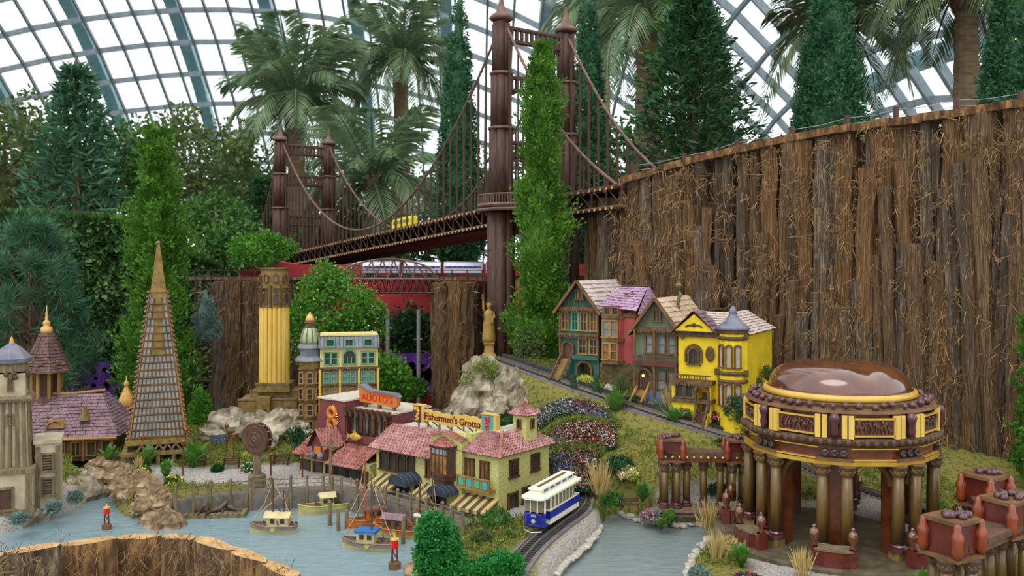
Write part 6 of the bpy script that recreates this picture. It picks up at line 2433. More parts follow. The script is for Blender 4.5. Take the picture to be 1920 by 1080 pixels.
for i in range(0, len(out) - 1):       # dark guard wall along the uphill side
    a, b = out[i] + side(i) * .075, out[i + 1] + side(i + 1) * .075
    if out[i].x > PX(1420, 5.4):
        break
    m.bar(a + Vector((0, 0, .02)), b + Vector((0, 0, .02)), .03, .03)
m.build('kerb', 'track_tie', bpy.data.objects['hillside_track'])

# ------------------------------------------------------------------ blue and white tram
mat('tram_blue', (16, 34, 132), (22, 42, 146), 6, .3, coat=.3)
mat('tram_cream', (232, 228, 206), (222, 216, 192), 6, .45)
mat('tram_glass', (104, 98, 80), (134, 126, 104), 4, .1)
A, B = G(1003, 1003, zt0), G(1078, 955, zt0)
d = (B - A).to_2d().normalized()
rz_ = math.atan2(d.y, d.x)
tr_ = thing('tram', 'blue and white model tram with clerestory roof on the curved track', 'tram', (A.x, A.y, zt0 + .016), rz_)
L = .44
MB().box(.05, L, -.062, .062, .05, .098).build('lower_body', 'tram_blue', tr_)
for y0, y1, z0, z1 in ((-.046, .046, .092, .095), (-.046, .046, .038, .041), (-.046, -.043, .038, .095), (.043, .046, .038, .095)):
    MB().box(-.0207, -.02, y0, y1, z0, z1).build('dash_line', 'brown_stick_light', tr_)
MB().box(.05, L - .01, -.0625, .0625, .032, .058).build('skirt', 'tram_cream', tr_)
MB().box(.05, L - .002, -.061, .061, .098, .106).build('belt_rail', 'tram_cream', tr_)
MB().box(.06, L - .05, -.058, .058, .165, .18).build('letter_board', 'tram_blue', tr_)
MB().box(.06, L - .06, -.056, .056, .1, .165).build('interior', 'tram_glass', tr_)
for sy in (-1, 1):
    for j in range(7):
        x = .062 + j * .047
        MB().box(x, x + .008, sy * .058 - .004, sy * .058 + .004, .104, .168).build('pillar', 'tram_cream', tr_)
        if j < 6:
            MB().box(x + .010, x + .045, sy * .0595 - .001, sy * .0595 + .001, .11, .163).build('window', 'tram_glass', tr_)
# front platform
MB().polyz([(.0, -.062), (-.02, -.05), (-.02, .05), (.0, .062), (-.004, .06), (-.014, .048), (-.014, -.048), (-.004, -.06)], .032, .10).build('front_dash', 'tram_blue', tr_)
m = MB()
for y in (-.056, -.02, .02, .056):
    m.box(-.014 if abs(y) < .05 else -.004, -.004 if abs(y) < .05 else .006, y - .003, y + .003, .098, .17)
m.build('front_pillars', 'tram_cream', tr_)
for y0, y1 in ((-.053, -.023), (-.017, .017), (.023, .053)):
    MB().box(-.0125, -.0105, y0, y1, .104, .165).build('front_window', 'tram_glass', tr_)
text_mesh('number', '1033', .014, 'tram_cream', tr_, (-.0212, .0, .084), (PI / 2, 0, -PI / 2), .0006)
m = MB(TR(-.0205, 0, .058) @ Matrix.Rotation(-PI / 2, 4, 'Y'))
m.lathe([(.0115, -.004), (.0115, .003), (.008, .005), (.0005, .006)], n=12)
m.build('headlamp', 'pebble', tr_)
rp_ = [(-.045, .172), (-.03, .165), (L * .5, .165), (L + .02, .165), (L + .035, .172)]
MB().polyz([(-.045, -.035), (-.03, -.062), (0, -.07), (L, -.07), (L + .03, -.06), (L + .03, .06), (L, .07), (0, .07), (-.03, .062), (-.045, .035)], .172, .182).build('roof', 'tram_cream', tr_)
m = MB().polyx([(-.06, .182), (-.035, .192), (.035, .192), (.06, .182)], -.02, L + .01)
m.build('roof_curve', 'tram_cream', tr_)
MB().box(.01, L - .02, -.032, .032, .19, .212).build('clerestory', 'tram_cream', tr_)
for sy in (-1, 1):
    for j in range(5):
        x = .04 + j * .078
        MB().box(x, x + .05, sy * .0325 - .001, sy * .0325 + .001, .196, .208).build('clerestory_window', 'tram_blue', tr_)
MB().polyz([(.0, -.04), (L - .01, -.04), (L - .01, .04), (.0, .04)], .212, .219).build('clerestory_roof', 'tram_cream', tr_)
m = MB().box(.04, L - .06, -.006, .006, .219, .226)
m.build('trolley_board', 'wood_mid', tr_)
m = MB().box(.0, L, -.05, .05, .022, .036)
for x in (.1, .17, .28, .35):
    for y in (-.03, .03):
        m.cyl((x, y - .004, .017), (x, y + .004, .017), .017, n=12)
m.box(.06, .38, -.045, .045, .012, .028)
m.build('truck', 'toy_dark', tr_)
m = MB().tube([(-.025, -.05, .012), (-.045, 0, .008), (-.025, .05, .012)], .004, 5)
m.build('fender', 'metal_pole', tr_)

# ------------------------------------------------------------------ boats
mat('hull_cream', (196, 180, 134), (172, 154, 108), 14, .5)
mat('hull_grey', (112, 102, 88), (132, 120, 104), 14, .6)
mat('hull_yellow', (178, 170, 104), (158, 150, 84), 12, .5)
mat('hull_orange', (186, 102, 40), (160, 84, 32), 12, .5)
mat('deck_brown', (120, 84, 70), (96, 66, 54), 16, .7)
mat('mast_wood', (92, 60, 44), (70, 44, 34), 12, .6)
mat('mast_orange', (178, 82, 36), (150, 66, 28), 12, .5)
mat('blue_trim', (30, 92, 150), (40, 104, 162), 8, .5)
mat('rope', (196, 178, 140), (166, 148, 112), 12, .8)
def boat(label, c, rz, L, wd, h, lower, upper, cabin, cabin_roof, masts, roof_arch=False, cab=(.15, .62), mastm='mast_wood', cabh=.055):
    t = thing('fishing_boat', label, 'boat', (c.x, c.y, -.006), rz)
    n = 10
    st = []
    for i in range(n + 1):
        q = i / n
        w_ = wd / 2 * (math.sin(min(1, (1 - q) * 2.2 + .02) * PI / 2)) * (1 if q > .12 else .8 + q * 1.6)
        sheer = h * (1 + .45 * max(0, q - .55) ** 2 * 4 + .1 * (1 - q))
        st.append((-L / 2 + L * q, w_, sheer))
    for z0, z1, mt_, k0, k1, nm in ((0, .5, lower, .72, .93, 'hull'), (.5, 1, upper, .93, 1.0, 'topsides')):
        m = MB()
        for (xa, wa, ha), (xb, wb, hb) in zip(st[:-1], st[1:]):
            for sg_ in (-1, 1):
                m.add([(xa, sg_ * wa * k0, ha * z0), (xb, sg_ * wb * k0, hb * z0), (xb, sg_ * wb * k1, hb * z1), (xa, sg_ * wa * k1, ha * z1)], [(0, 1, 2, 3)])
        x0, w0, h0 = st[0]
        m.add([(x0, -w0 * k0, h0 * z0), (x0, w0 * k0, h0 * z0), (x0, w0 * k1, h0 * z1), (x0, -w0 * k1, h0 * z1)], [(0, 1, 2, 3)])
        m.build(nm, mt_, t)
    m = MB()
    m.add([(x, -w_ * .97, h_ * .86) for x, w_, h_ in st] + [(x, w_ * .97, h_ * .86) for x, w_, h_ in reversed(st)], [tuple(range(2 * n + 2))])
    m.build('deck', 'deck_brown', t)
    m = MB()
    for sg_ in (-1, 1):
        m.tube([(x, sg_ * w_, h_) for x, w_, h_ in st], .004, 5)
    m.build('gunwale', upper, t)
    xa, xb = -L / 2 + L * cab[0], -L / 2 + L * cab[1]
    cw = wd * .3
    zc_ = h * .86
    MB().box(xa, xb, -cw, cw, zc_, zc_ + cabh).build('cabin', cabin, t)
    if roof_arch:
        m = MB().polyx([(-cw - .012, zc_ + cabh), (-cw * .5, zc_ + cabh + .02), (0, zc_ + cabh + .026), (cw * .5, zc_ + cabh + .02), (cw + .012, zc_ + cabh)], xa - .012, xb + .012)
    else:
        m = MB().box(xa - .01, xb + .01, -cw - .01, cw + .01, zc_ + cabh, zc_ + cabh + .012)
    m.build('cabin_roof', cabin_roof, t)
    for sg_ in (-1, 1):
        for q in (.25, .7):
            x = xa + (xb - xa) * q
            MB().box(x - .012, x + .012, sg_ * cw - .002, sg_ * cw + .002, zc_ + cabh * .4, zc_ + cabh * .85).build('cabin_window', 'pane_dark', t)
    for sg_ in (-1, 1):
        m = MB(TR(-L * .05, sg_ * wd * .47, h * .8) @ Matrix.Rotation(PI / 2, 4, 'X'))
        m.lathe([(.009, -.004), (.014, -.006), (.017, 0), (.014, .006), (.009, .004)], n=10)
        m.build('life_ring', 'hull_yellow', t)
    gear = MB()
    for k in range(7):
        gx_ = L * RD.uniform(-.42, .3)
        gear.sph((gx_, RD.uniform(-.2, .2) * wd, h * .86 + .004), RD.uniform(.006, .013), 6)
    for k in range(4):
        gx_ = L * RD.uniform(-.4, .25)
        gear.cyl((gx_, RD.choice((-1, 1)) * wd * .36, h * .8), (gx_ + .01, RD.choice((-1, 1)) * wd * .36, h * .8 + .04), .003, n=5)
    stuff(gear.build('deck_gear', 'carved_dark', t))
    for x, hh, boom in masts:
        m = MB().cyl((x, 0, zc_), (x, 0, zc_ + hh), .006, .004, 6)
        if boom:
            m.cyl((x, 0, zc_ + hh * .3), (x + boom, 0, zc_ + hh * .62), .004, n=5)
        m.build('mast', mastm, t)
        m = MB()
        m.tube([(x, 0, zc_ + hh * .95), (L * .2, 0, zc_ + hh * .45), (L * .48, 0, h * 1.2)], .0018, 4)
        m.tube([(x, 0, zc_ + hh * .95), (-L * .3, 0, zc_ + hh * .4), (-L * .48, 0, h)], .0018, 4)
        m.build('rigging', 'rope', t)
    return t
boat('cream and grey fishing boat with pale cabin alone on the open water', G(512, 997), PI - .05, .26, .10, .045, 'hull_cream', 'hull_grey', 'hull_cream', 'hull_cream', ((0.0, .26, .0), (-.06, .2, .05)), True)
boat('pale yellow boat moored stern-on at the quay', G(606, 960), PI + .42, .30, .10, .05, 'hull_cream', 'hull_yellow', 'hull_yellow', 'hull_cream', (), True, (.3, .55))
boat('orange wooden boat with a tall orange mast beside the quay', G(690, 985), PI + .5, .26, .09, .045, 'hull_orange', 'hull_orange', 'hull_orange', 'deck_brown', ((.02, .36, .06),), False, (.2, .55), 'mast_orange')
boat('boat with blue roofed wheelhouse and dark mast nearest the red buoy', G(690, 1028), PI - .22, .29, .11, .045, 'hull_cream', 'hull_grey', 'hull_cream', 'blue_trim', ((-.02, .34, -.06),), False, (.35, .68))
boat('boat with a purple barrel roofed cabin moored by a post', G(742, 1003), PI - .35, .26, .10, .045, 'hull_yellow', 'hull_orange', 'wood_mid', 'shingle_mauve', (), True, (.3, .75), 'mast_wood', .06)
boat('pale boat half hidden behind the green topiary by the pier', G(798, 996), PI - .55, .24, .09, .04, 'hull_cream', 'hull_orange', 'hull_cream', 'tram_cream', ((-.05, .3, .04), (.04, .26, .0)), False, (.3, .7))

# buoys
def buoy(label, c, s=1.0):
    t = thing('harbour_buoy', label, 'buoy', c, .3, None, s)
    MB().lathe([(.03, -.01), (.03, .03), (.025, .034)], n=8).build('float', 'wood_mid', t)
    m = MB()
    for k in range(4):
        a = k * PI / 2 + PI / 4
        m.cyl((.02 * math.cos(a), .02 * math.sin(a), .03), (.015 * math.cos(a), .015 * math.sin(a), .1), .003, n=5)
        m.cyl((.02 * math.cos(a), .02 * math.sin(a), .04), (.016 * math.cos(a + PI / 2), .016 * math.sin(a + PI / 2), .09), .002, n=4)
    m.build('tower_frame', 'varnish_red', t)
    MB().lathe([(.017, .1), (.019, .105), (.018, .135), (.02, .14)], n=10).build('lantern', 'red_bright', t)
    MB().lathe([(.023, .14), (.022, .147), (.008, .15), (.004, .165)], n=10).build('cap', 'gourd', t)
buoy('red lantern buoy floating off the tower island', G(200, 992), .85)
buoy('red lantern buoy on a wooden float beside the blue roofed boat', G(740, 1066), 1.0)

# sea lion floats
mat('sealion', (70, 56, 48), (96, 78, 66), 14, .5)
def sealion(parent, x, y, z, rz, s=1.0):
    m = MB(TR(x, y, z) @ RZ(rz))
    m.tube([(-.045 * s, 0, .008 * s), (-.02 * s, 0, .014 * s), (.01 * s, 0, .02 * s), (.028 * s, 0, .036 * s), (.038 * s, 0, .046 * s), (.05 * s, 0, .046 * s)], [.004 * s, .012 * s, .016 * s, .012 * s, .01 * s, .004 * s], 8)
    for sg_ in (-1, 1):
        m.tube([(.015 * s, sg_ * .01 * s, .014 * s), (.02 * s, sg_ * .028 * s, .002 * s)], [.005 * s, .003 * s], 5)
        m.tube([(-.045 * s, 0, .008 * s), (-.062 * s, sg_ * .014 * s, .006 * s)], [.004 * s, .003 * s], 5)
    return m
for lab, g, n in (('wooden float carrying three resting sea lions by the rocks', G(356, 968), 3), ('wooden float carrying two resting sea lions beside the quay', G(430, 966), 2)):
    t = thing('pontoon', lab.replace('carrying', 'under'), 'pontoon', g, .1)
    MB().box(-.1, .1, -.06, .06, -.01, .018).build('raft', 'driftwood', t)
    m = MB()
    for j in range(6):
        m.box(-.1 + j * .034, -.072 + j * .034, -.062, .062, .018, .023)
    m.build('planks', 'driftwood', t)
    for k in range(n):
        o = sealion(None, 0, 0, 0, 0, 1.1).build('sea_lion', 'sealion', None, True)
        o.location = Vector(g) + Vector((-.06 + .06 * k, -.01 + .03 * (k % 2), .022))
        o.rotation_euler = (0, 0, .1 + (0.4, 2.6, -.7)[k])
        tag(o, ('sea lion lying on the float by the rocks' if n == 3 else 'sea lion lying on the float beside the quay'), 'sea lion', 'sea lions resting on floats')

# ------------------------------------------------------------------ quay, railings, benches, lamps
quay = thing('quay', 'grey plank edged quay wall with wooden railing round the harbour', 'quay')
QP = [(330, 940, .1), (395, 932, .1), (470, 926, .1), (545, 922, .1), (606, 921, .1), (640, 925, .1), (700, 936, .1), (770, 957, .1), (830, 975, .1), (868, 990, .1)]
QW = [G(a, b, z) for a, b, z in QP]
for a, b in zip(QW[:-1], QW[1:]):
    m = MB().add([(a.x, a.y, -.04), (b.x, b.y, -.04), (b.x, b.y, .1), (a.x, a.y, .1), (a.x + .05, a.y + .14, .1), (b.x + .05, b.y + .14, .1)], [(0, 1, 2, 3), (3, 2, 5, 4)])
    m.build('quay_section', mat('quay_grey', (84, 78, 72), (112, 104, 96), 20, .9) if 'quay_grey' not in M else 'quay_grey', quay)
pp = []
for a, b in zip(QW[:-1], QW[1:]):
    n = max(2, int((b - a).length / .11))
    pp += [a.lerp(b, i / n) for i in range(n)]
pp.append(QW[-1])
for p in pp:
    m = MB().cyl((p.x, p.y, -.03), (p.x, p.y, .19), .010, .009, 6)
    m.sph((p.x, p.y, .192), .012, 6)
    m.build('rail_post', 'driftwood', quay)
for z in (.125, .15, .178):
    m = MB()
    for a, b in zip(pp[:-1], pp[1:]):
        m.bar((a.x, a.y, z + RD.uniform(-.004, .004)), (b.x, b.y, z + RD.uniform(-.004, .004)), .005)
    m.build('rail', 'driftwood', quay)
for k, (px, py, h_) in enumerate(((322, 968, .11), (386, 966, .08), (398, 960, .09), (462, 958, .1), (618, 985, .14), (635, 995, .12), (650, 990, .1), (755, 1020, .15), (742, 945, .1), (540, 958, .08))):
    g = G(px, py)
    m = MB().cyl((0, 0, -.05), (RD.uniform(-.006, .006), 0, h_), .012, .011, 8)
    o = m.build('mooring_post', 'driftwood')
    o.location = g
    tag(o, 'weathered mooring post standing in the harbour water', 'post', 'mooring posts in the harbour')
def bench(label, loc, rz):
    t = thing('park_bench', label, 'bench', loc, rz)
    for y, z in ((-.012, .032), (.0, .033), (.012, .033)):
        MB().box(-.055, .055, y - .005, y + .005, z, z + .004).build('seat_slat', 'wood_dark', t)
    for z in (.045, .058):
        MB().box(-.055, .055, .019, .023, z, z + .009).build('back_slat', 'wood_dark', t)
    for x in (-.05, .05):
        m = MB().box(x - .003, x + .003, -.015, -.011, 0, .033)
        m.box(x - .003, x + .003, .015, .021, 0, .068)
        m.build('leg', 'toy_dark', t)
        m = MB(TR(x, 0, .045) @ Matrix.Rotation(PI / 2, 4, 'Y'))
        m.lathe([(.009, -.003), (.014, -.003), (.014, .003), (.009, .003)], n=10)
        m.build('armrest_scroll', 'wood_dark', t)
for lab, p, a in (('dark wooden bench on the moss beside the pond path', on(1180, 4.98), -.15), ('dark wooden bench behind the round harbour sign post', on(527, 6.02), -.05), ('dark wooden bench left of the round harbour sign by the quay', on(433, 5.95), .1),
                  ('dark wooden bench beside the tall lamp near the pyramid', on(370, 5.98), .15)):
    bench(lab, p, a)
def lamp(px, Y, h_, lab):
    p = on(px, Y)
    t = thing('lamp_post', lab, 'lamp post', p, 0)
    MB().cyl((0, 0, -.01), (0, 0, h_), .006, .004, 6).build('pole', 'varnish', t)
    MB().lathe([(.006, h_), (.013, h_ + .004), (.015, h_ + .022), (.018, h_ + .026), (.004, h_ + .036)], n=8).build('lantern', 'pod_orange', t)
for px, Y, h_, lab in ((268, 6.0, .16, 'orange lamp post before the pyramid tower'), (343, 5.78, .2, 'orange lamp post in the quay flower bed'), (348, 6.05, .2, 'lamp post among tall leaves right of the pyramid'), (425, 6.3, .17, 'lamp post on the moss below the mound'), (438, 6.15, .15, 'short lamp post behind the quay bench'),
                       (567, 5.75, .13, 'lamp post on the quay left of the red restaurant'), (508, 5.75, .13, 'lamp post on the quay by the bench')):
    lamp(px, Y, h_, lab)
# round harbour sign
p = G(482, 905, .1)
t = thing('round_wheel_sign', 'round ringed wooden wheel sign on a driftwood post in a planter', 'sign', p, -.35)
MB().lathe([(.055, -.02), (.055, .05), (.048, .055)], n=14).build('planter', 'driftwood', t)
MB().cyl((0, 0, .03), (0, 0, .2), .028, .024, 8).build('post', 'driftwood', t)
for dy in (-.02, .02):
    m = MB(TR(0, dy, .28) @ Matrix.Rotation(PI / 2, 4, 'X'))
    m.lathe([(.085, -.008), (.098, -.008), (.1, 0), (.098, .008), (.085, .008)], n=24)
    m.build('outer_ring', 'wood_dark', t)
m = MB(TR(0, -.02, .28) @ Matrix.Rotation(PI / 2, 4, 'X'))
m.lathe([(.0005, .004), (.012, .012), (.02, .004), (.035, .006), (.04, .012), (.046, .004), (.07, .004), (.076, .01), (.085, .004), (.085, -.005)], n=24)
m.build('disc', 'wood_mid', t)
m = MB()
for k in range(12):
    a = k * PI / 6
    m.cyl((.095 * math.cos(a), -.02, .28 + .095 * math.sin(a)), (.095 * math.cos(a), .02, .28 + .095 * math.sin(a)), .004, n=5)
m.build('ring_pins', 'wood_gold', t)

# ------------------------------------------------------------------ banners, poles
def banner(label, a, b, z0, z1):
    t = thing('purple_banner', label, 'banner', (0, 0, 0))
    n = 14
    m = MB()
    V = []
    for i in range(n + 1):
        p = Vector(a).lerp(Vector(b), i / n)
        V += [(p.x, p.y + .015 * math.sin(i * 1.3), z0), (p.x, p.y + .02 * math.sin(i * 1.1), z1)]
    m.add(V, [(2 * i, 2 * i + 2, 2 * i + 3, 2 * i + 1) for i in range(n)])
    m.build('cloth', 'purple_cloth', t)
    m = MB()
    for k in range(16):
        q = RD.random()
        p = Vector(a).lerp(Vector(b), q)
        r = RD.uniform(.015, .05)
        m.lathe([(.0005, 0), (r, 0)], (0, 0, 0), 10)
        for i in range(len(m.v) - 20, len(m.v)):
            x, y, z = m.v[i]
            m.v[i] = (p.x + x, p.y - .03, z0 + .06 + .12 * (k % 4) * .6 + y)
    m.build('printed_dots', mat('lilac_print', (150, 104, 184)) if 'lilac_print' not in M else 'lilac_print', t)
banner('purple cloth banner with lilac dots behind the chalet', P(125, 720, 8.4), P(232, 720, 8.5), CH - 260 * 8.4 / F, CH - 190 * 8.4 / F)
banner('purple cloth banner behind the poles and poinsettias', P(732, 700, 9.2), P(815, 700, 9.2), CH - 245 * 9.2 / F, CH - 172 * 9.2 / F)
for px, ya, lab in ((785, 580, 'plain grey metal pole before the purple banner'), (727, 578, 'grey perforated metal pole before the dark red shaded wall part')):
    a = P(px, ya, 9.0)
    o = MB().cyl((0, 0, -.35), (0, 0, a.z), .022, n=8).build('metal_pole', 'metal_pole')
    o.location = (a.x, a.y, 0)
    tag(o, lab, 'pole')

# ------------------------------------------------------------------ small planting
def broad_plant(label, loc, h_, n=12, mt='leaf_gloss', name='broadleaf_plant', group=None):
    t = thing(name, label, 'plant', loc, RD.uniform(0, 6), group)
    lm = None
    for i in range(n):
        a = i * 2.4
        q = .35 + .65 * (1 - i / n)
        m = MB()
        H = h_ * RD.uniform(.75, 1.05) * (1 - .35 * i / n)
        out = h_ * .5 * (.2 + i / n)
        wdt = h_ * .12
        ca, sa = math.cos(a), math.sin(a)
        vs = []
        for k in range(5):
            f_ = k / 4
            r = out * f_ ** 1.6
            z = H * (f_ - .18 * f_ ** 3)
            ww = wdt * math.sin(PI * min(1, f_ * .9 + .08)) ** .8
            vs += [(r * ca - ww * sa, r * sa + ww * ca, z), (r * ca + ww * sa, r * sa - ww * ca, z)]
        m.add(vs, [(2 * k, 2 * k + 1, 2 * k + 3, 2 * k + 2) for k in range(4)])
        m.build('leaf', mt, t, True)
    return t
for px, Y, h_, lab in ((205, 6.0, .17, 'glossy leafed plant before the chalet'), (278, 5.95, .2, 'tall glossy plant at the pyramid leg'), (312, 5.72, .17, 'broad glossy plant in the quay bed with yellow flowers'), (362, 5.95, .26, 'tallest glossy plant right of the pyramid'),
                       (1155, 5.72, .24, 'tall fern like plant growing beside the hillside track'), (1265, 5.55, .2, 'leafy sprig growing between track and palace slope'), (1205, 5.08, .17, 'pale tipped broadleaf plant behind the pond bench'),
                       (1255, 4.88, .16, 'bright broadleaf plant at the colonnade foot'), (1240, 4.83, .1, 'low leafy plant at the pond corner'), (1385, 4.78, .13, 'leafy plant between colonnade and rotunda'), (1390, 4.15, .16, 'upright light green plant beside the rotunda steps'),
                       (1340, 4.35, .11, 'leafy red tinged plant in the pond bed'), (1735, 3.75, .16, 'dark glossy plant before the right colonnade'), (1230, 5.75, .09, 'small glossy plant in the grey house garden'), (1290, 5.62, .1, 'small glossy plant before the yellow house steps'), (955, 4.5, .07, 'small fern by the tan bank rock')):
    broad_plant(lab, on(px, Y), h_, 14)
def grass(label, loc, h_, n=110, mt='straw'):
    V = []
    pos = np.stack([NR.normal(size=n) * h_ * .07, NR.normal(size=n) * h_ * .07, np.zeros(n)], 1)
    ax = unit(np.stack([pos[:, 0] * 1.6 / h_ + NR.normal(size=n) * .12, pos[:, 1] * 1.6 / h_ + NR.normal(size=n) * .12, np.ones(n)], 1))
    o = quads_mesh('grass_tuft', leaves(pos, ax, h_, .005, .05), mt)
    o.location = loc
    tag(o, label, 'grass')
for px, Y, h_, lab in ((1125, 5.12, .2, 'tall straw coloured grass tuft behind the tram'), (1325, 4.82, .17, 'straw grass tuft before the colonnade columns'), (1345, 4.25, .15, 'straw grass tuft in the pond bed'), (1255, 5.78, .15, 'straw grass tuft before the grey green house'), (1165, 5.98, .12, 'green grass tuft before the rose house'), (1505, 4.0, .12, 'straw grass tuft before the rotunda planter'), (260, 5.85, .09, 'pale grass tuft by the pyramid lamp')):
    grass(lab, on(px, Y), h_, 130, 'leaf_olive' if 'green' in lab.split()[0] else 'straw')
def bushlet(label, loc, r, mt, n=26, leaf=.016, name='small_bush', fl=None, h_=.8):
    c = unit(NR.normal(size=(n, 3))) * r * np.array([1, 1, h_]) * .7
    c[:, 2] = np.abs(c[:, 2])
    V = clumps(c, r * .35, 60, leaf, leaf * .6, .2)
    t = thing(name, label, 'bush', loc, 0)
    quads_mesh('foliage', V, mt, t)
    MB().lathe([(r * .5, -.01), (r * .62, r * .3), (r * .3, r * .7 * h_)], n=8).build('inner_foliage', mt, t)
    if fl:
        p = unit(NR.normal(size=(60, 3))) * r * np.array([1, 1, h_]) * 1.03
        p[:, 2] = np.abs(p[:, 2])
        stuff(quads_mesh('blossoms', clumps(p, .006, 5, .012, .01, 0), fl, t))
    return t
mat('flower_pink', (206, 84, 120), (226, 128, 150), 30, .6)
mat('flower_yellow', (222, 200, 70), (236, 220, 110), 30, .6)
mat('flower_red', (164, 52, 60), (190, 92, 88), 30, .6)
mat('flower_blue', (100, 96, 152), (140, 132, 180), 30, .6)
mat('flower_mauve', (186, 134, 150), (216, 172, 184), 30, .6)
mat('flower_white', (208, 184, 178), (228, 206, 200), 30, .6)
mat('leaf_yellow', (176, 176, 70), (206, 204, 104), 20, .6, trans=.2)
for px, Y, r, mt_, fl, lab in ((268, 5.82, .05, 'leaf_mid', 'flower_yellow', 'yellow flowered bush beside the lamp by the jetty'), (325, 5.62, .055, 'leaf_mid', 'flower_yellow', 'larger yellow flowered bush at the quay edge'), (262, 6.1, .05, 'leaf_blue', 'flower_blue', 'bluish hydrangea bush by the pyramid leg'), (410, 6.5, .055, 'leaf_blue', 'flower_blue', 'blue flowered bush below the mound rocks'),
                              (470, 5.9, .06, 'leaf_mid', 'flower_white', 'white flowered bush behind the round sign'), (408, 5.9, .04, 'leaf_dark', None, 'dark round bush beside the quay bench'), (470, 6.2, .05, 'leaf_yellow', None, 'yellowish bush on the moss behind the round sign'),
                              (1098, 6.15, .07, 'leaf_yellow', None, 'yellow variegated bush before the green house'), (1040, 6.2, .05, 'leaf_bright', None, 'bright bush at the foot of the green house stairs'), (1188, 5.85, .05, 'leaf_dark', None, 'dark round bush before the rose house'), (1150, 5.85, .04, 'leaf_mid', 'flower_yellow', 'yellow flowered bush below the rose house'),
                              (1178, 5.25, .06, 'leaf_yellow', 'flower_white', 'cream flowered bush on the slope by the flower beds'), (1160, 5.3, .09, 'leaf_dark', None, 'dark spreading bush at the edge of the flower beds'), (950, 6.1, .09, 'leaf_dark', None, 'dark round bush at the foot of the crag'), (1220, 4.95, .055, 'leaf_blue', 'flower_pink', 'blue green bush with pink flowers beside the bench'),
                              (1400, 3.9, .08, 'leaf_dark', 'flower_pink', 'dark bush full of pink flowers before the rotunda'), (1345, 4.5, .05, 'leaf_mid', 'flower_pink', 'pink flowered bush in the pond bed'), (1370, 4.45, .08, 'straw', None, 'dry twiggy bush by the rotunda edge'), (1310, 4.05, .05, 'leaf_blue', None, 'grey green groundcover at the pebble edge'),
                              (1300, 5.7, .06, 'leaf_dark', None, 'dark round bush before the yellow house wall'), (1340, 5.62, .07, 'leaf_dark', 'flower_pink', 'dark bush with pink flowers beside the stone steps'), (1385, 5.55, .07, 'leaf_mid', None, 'mossy bush below the yellow house'), (1350, 5.4, .07, 'leaf_mid', None, 'green bush on the slope above the colonnade'), (1430, 5.55, .08, 'leaf_olive', None, 'olive moss bush right of the yellow house'),
                              (1350, 5.15, .08, 'leaf_dark', None, 'dark leafy bush behind the colonnade columns'), (930, 4.72, .1, 'leaf_mid', None, 'low spreading juniper at the restaurant corner'), (905, 4.5, .06, 'leaf_olive', None, 'grey green bush among the bank rocks'), (1150, 5.05, .07, 'leaf_mid', None, 'low juniper on the moss behind the bench'), (820, 6.9, .1, 'leaf_blue', None, 'silvery spiky shrub left of the crag'), (1750, 4.9, .08, 'leaf_bright', None, 'bright low bush by the track under the cliff'), (1690, 5.2, .08, 'leaf_mid', None, 'low bush beside the track right of the rotunda')):
    bushlet(lab, on(px, Y), r, mt_, 26, .016, 'small_bush', fl)
# lollipop and cloud-pruned trees
def ball_tree(label, loc, balls, mt='leaf_cypress', trunk=True):
    t = thing('topiary_tree', label, 'tree', loc, 0)
    for x, z, r in balls:
        c = unit(NR.normal(size=(30, 3))) * r * .75
        V = clumps(c, r * .33, 55, r * .2, r * .13, .1)
        o = quads_mesh('leaf_ball', V, mt, t)
        o.location = (x, 0, z)
    MB().tube([(0, 0, -.02)] + [(x * .9, 0, z) for x, z, r in balls], .007, 5).build('stem', 'trunk', t)
ball_tree('three ball topiary before the green house', on(1076, 6.02), ((0, .03, .032), (0, .085, .026), (0, .13, .019)))
ball_tree('three ball topiary before the rose house path', on(1118, 5.95), ((0, .03, .034), (0, .09, .027), (0, .135, .021)))
ball_tree('small round headed tree left of the red restaurant', on(552, 6.15), ((0, .16, .065), (.03, .14, .05)), 'leaf_dark')
ball_tree('rounded tree beside the red restaurant wall', on(578, 6.05), ((0, .11, .085), (.03, .07, .06)), 'leaf_dark')
ball_tree('dark leafy round tree before the yellow house', on(1386, 5.5), ((-.01, .20, .07), (.035, .165, .06), (-.04, .15, .055), (.0, .12, .05), (.05, .22, .045)), 'leaf_cypress')
ball_tree('cloud pruned pine against the yellow side wall', on(1440, 5.75), ((-.09, .25, .05), (.0, .32, .045), (.05, .26, .05), (-.06, .17, .04), (.09, .2, .04)), 'leaf_olive')
# poinsettias
for px, lab in ((735, 'red and cream poinsettia clump by the metal poles'), (775, 'yellow cream poinsettia clump beneath the purple banner')):
    bushlet(lab, P(px, 735, 8.6), .14, 'leaf_mid', 30, .05, 'poinsettia', 'flower_red' if 'red' in lab else 'flower_yellow')
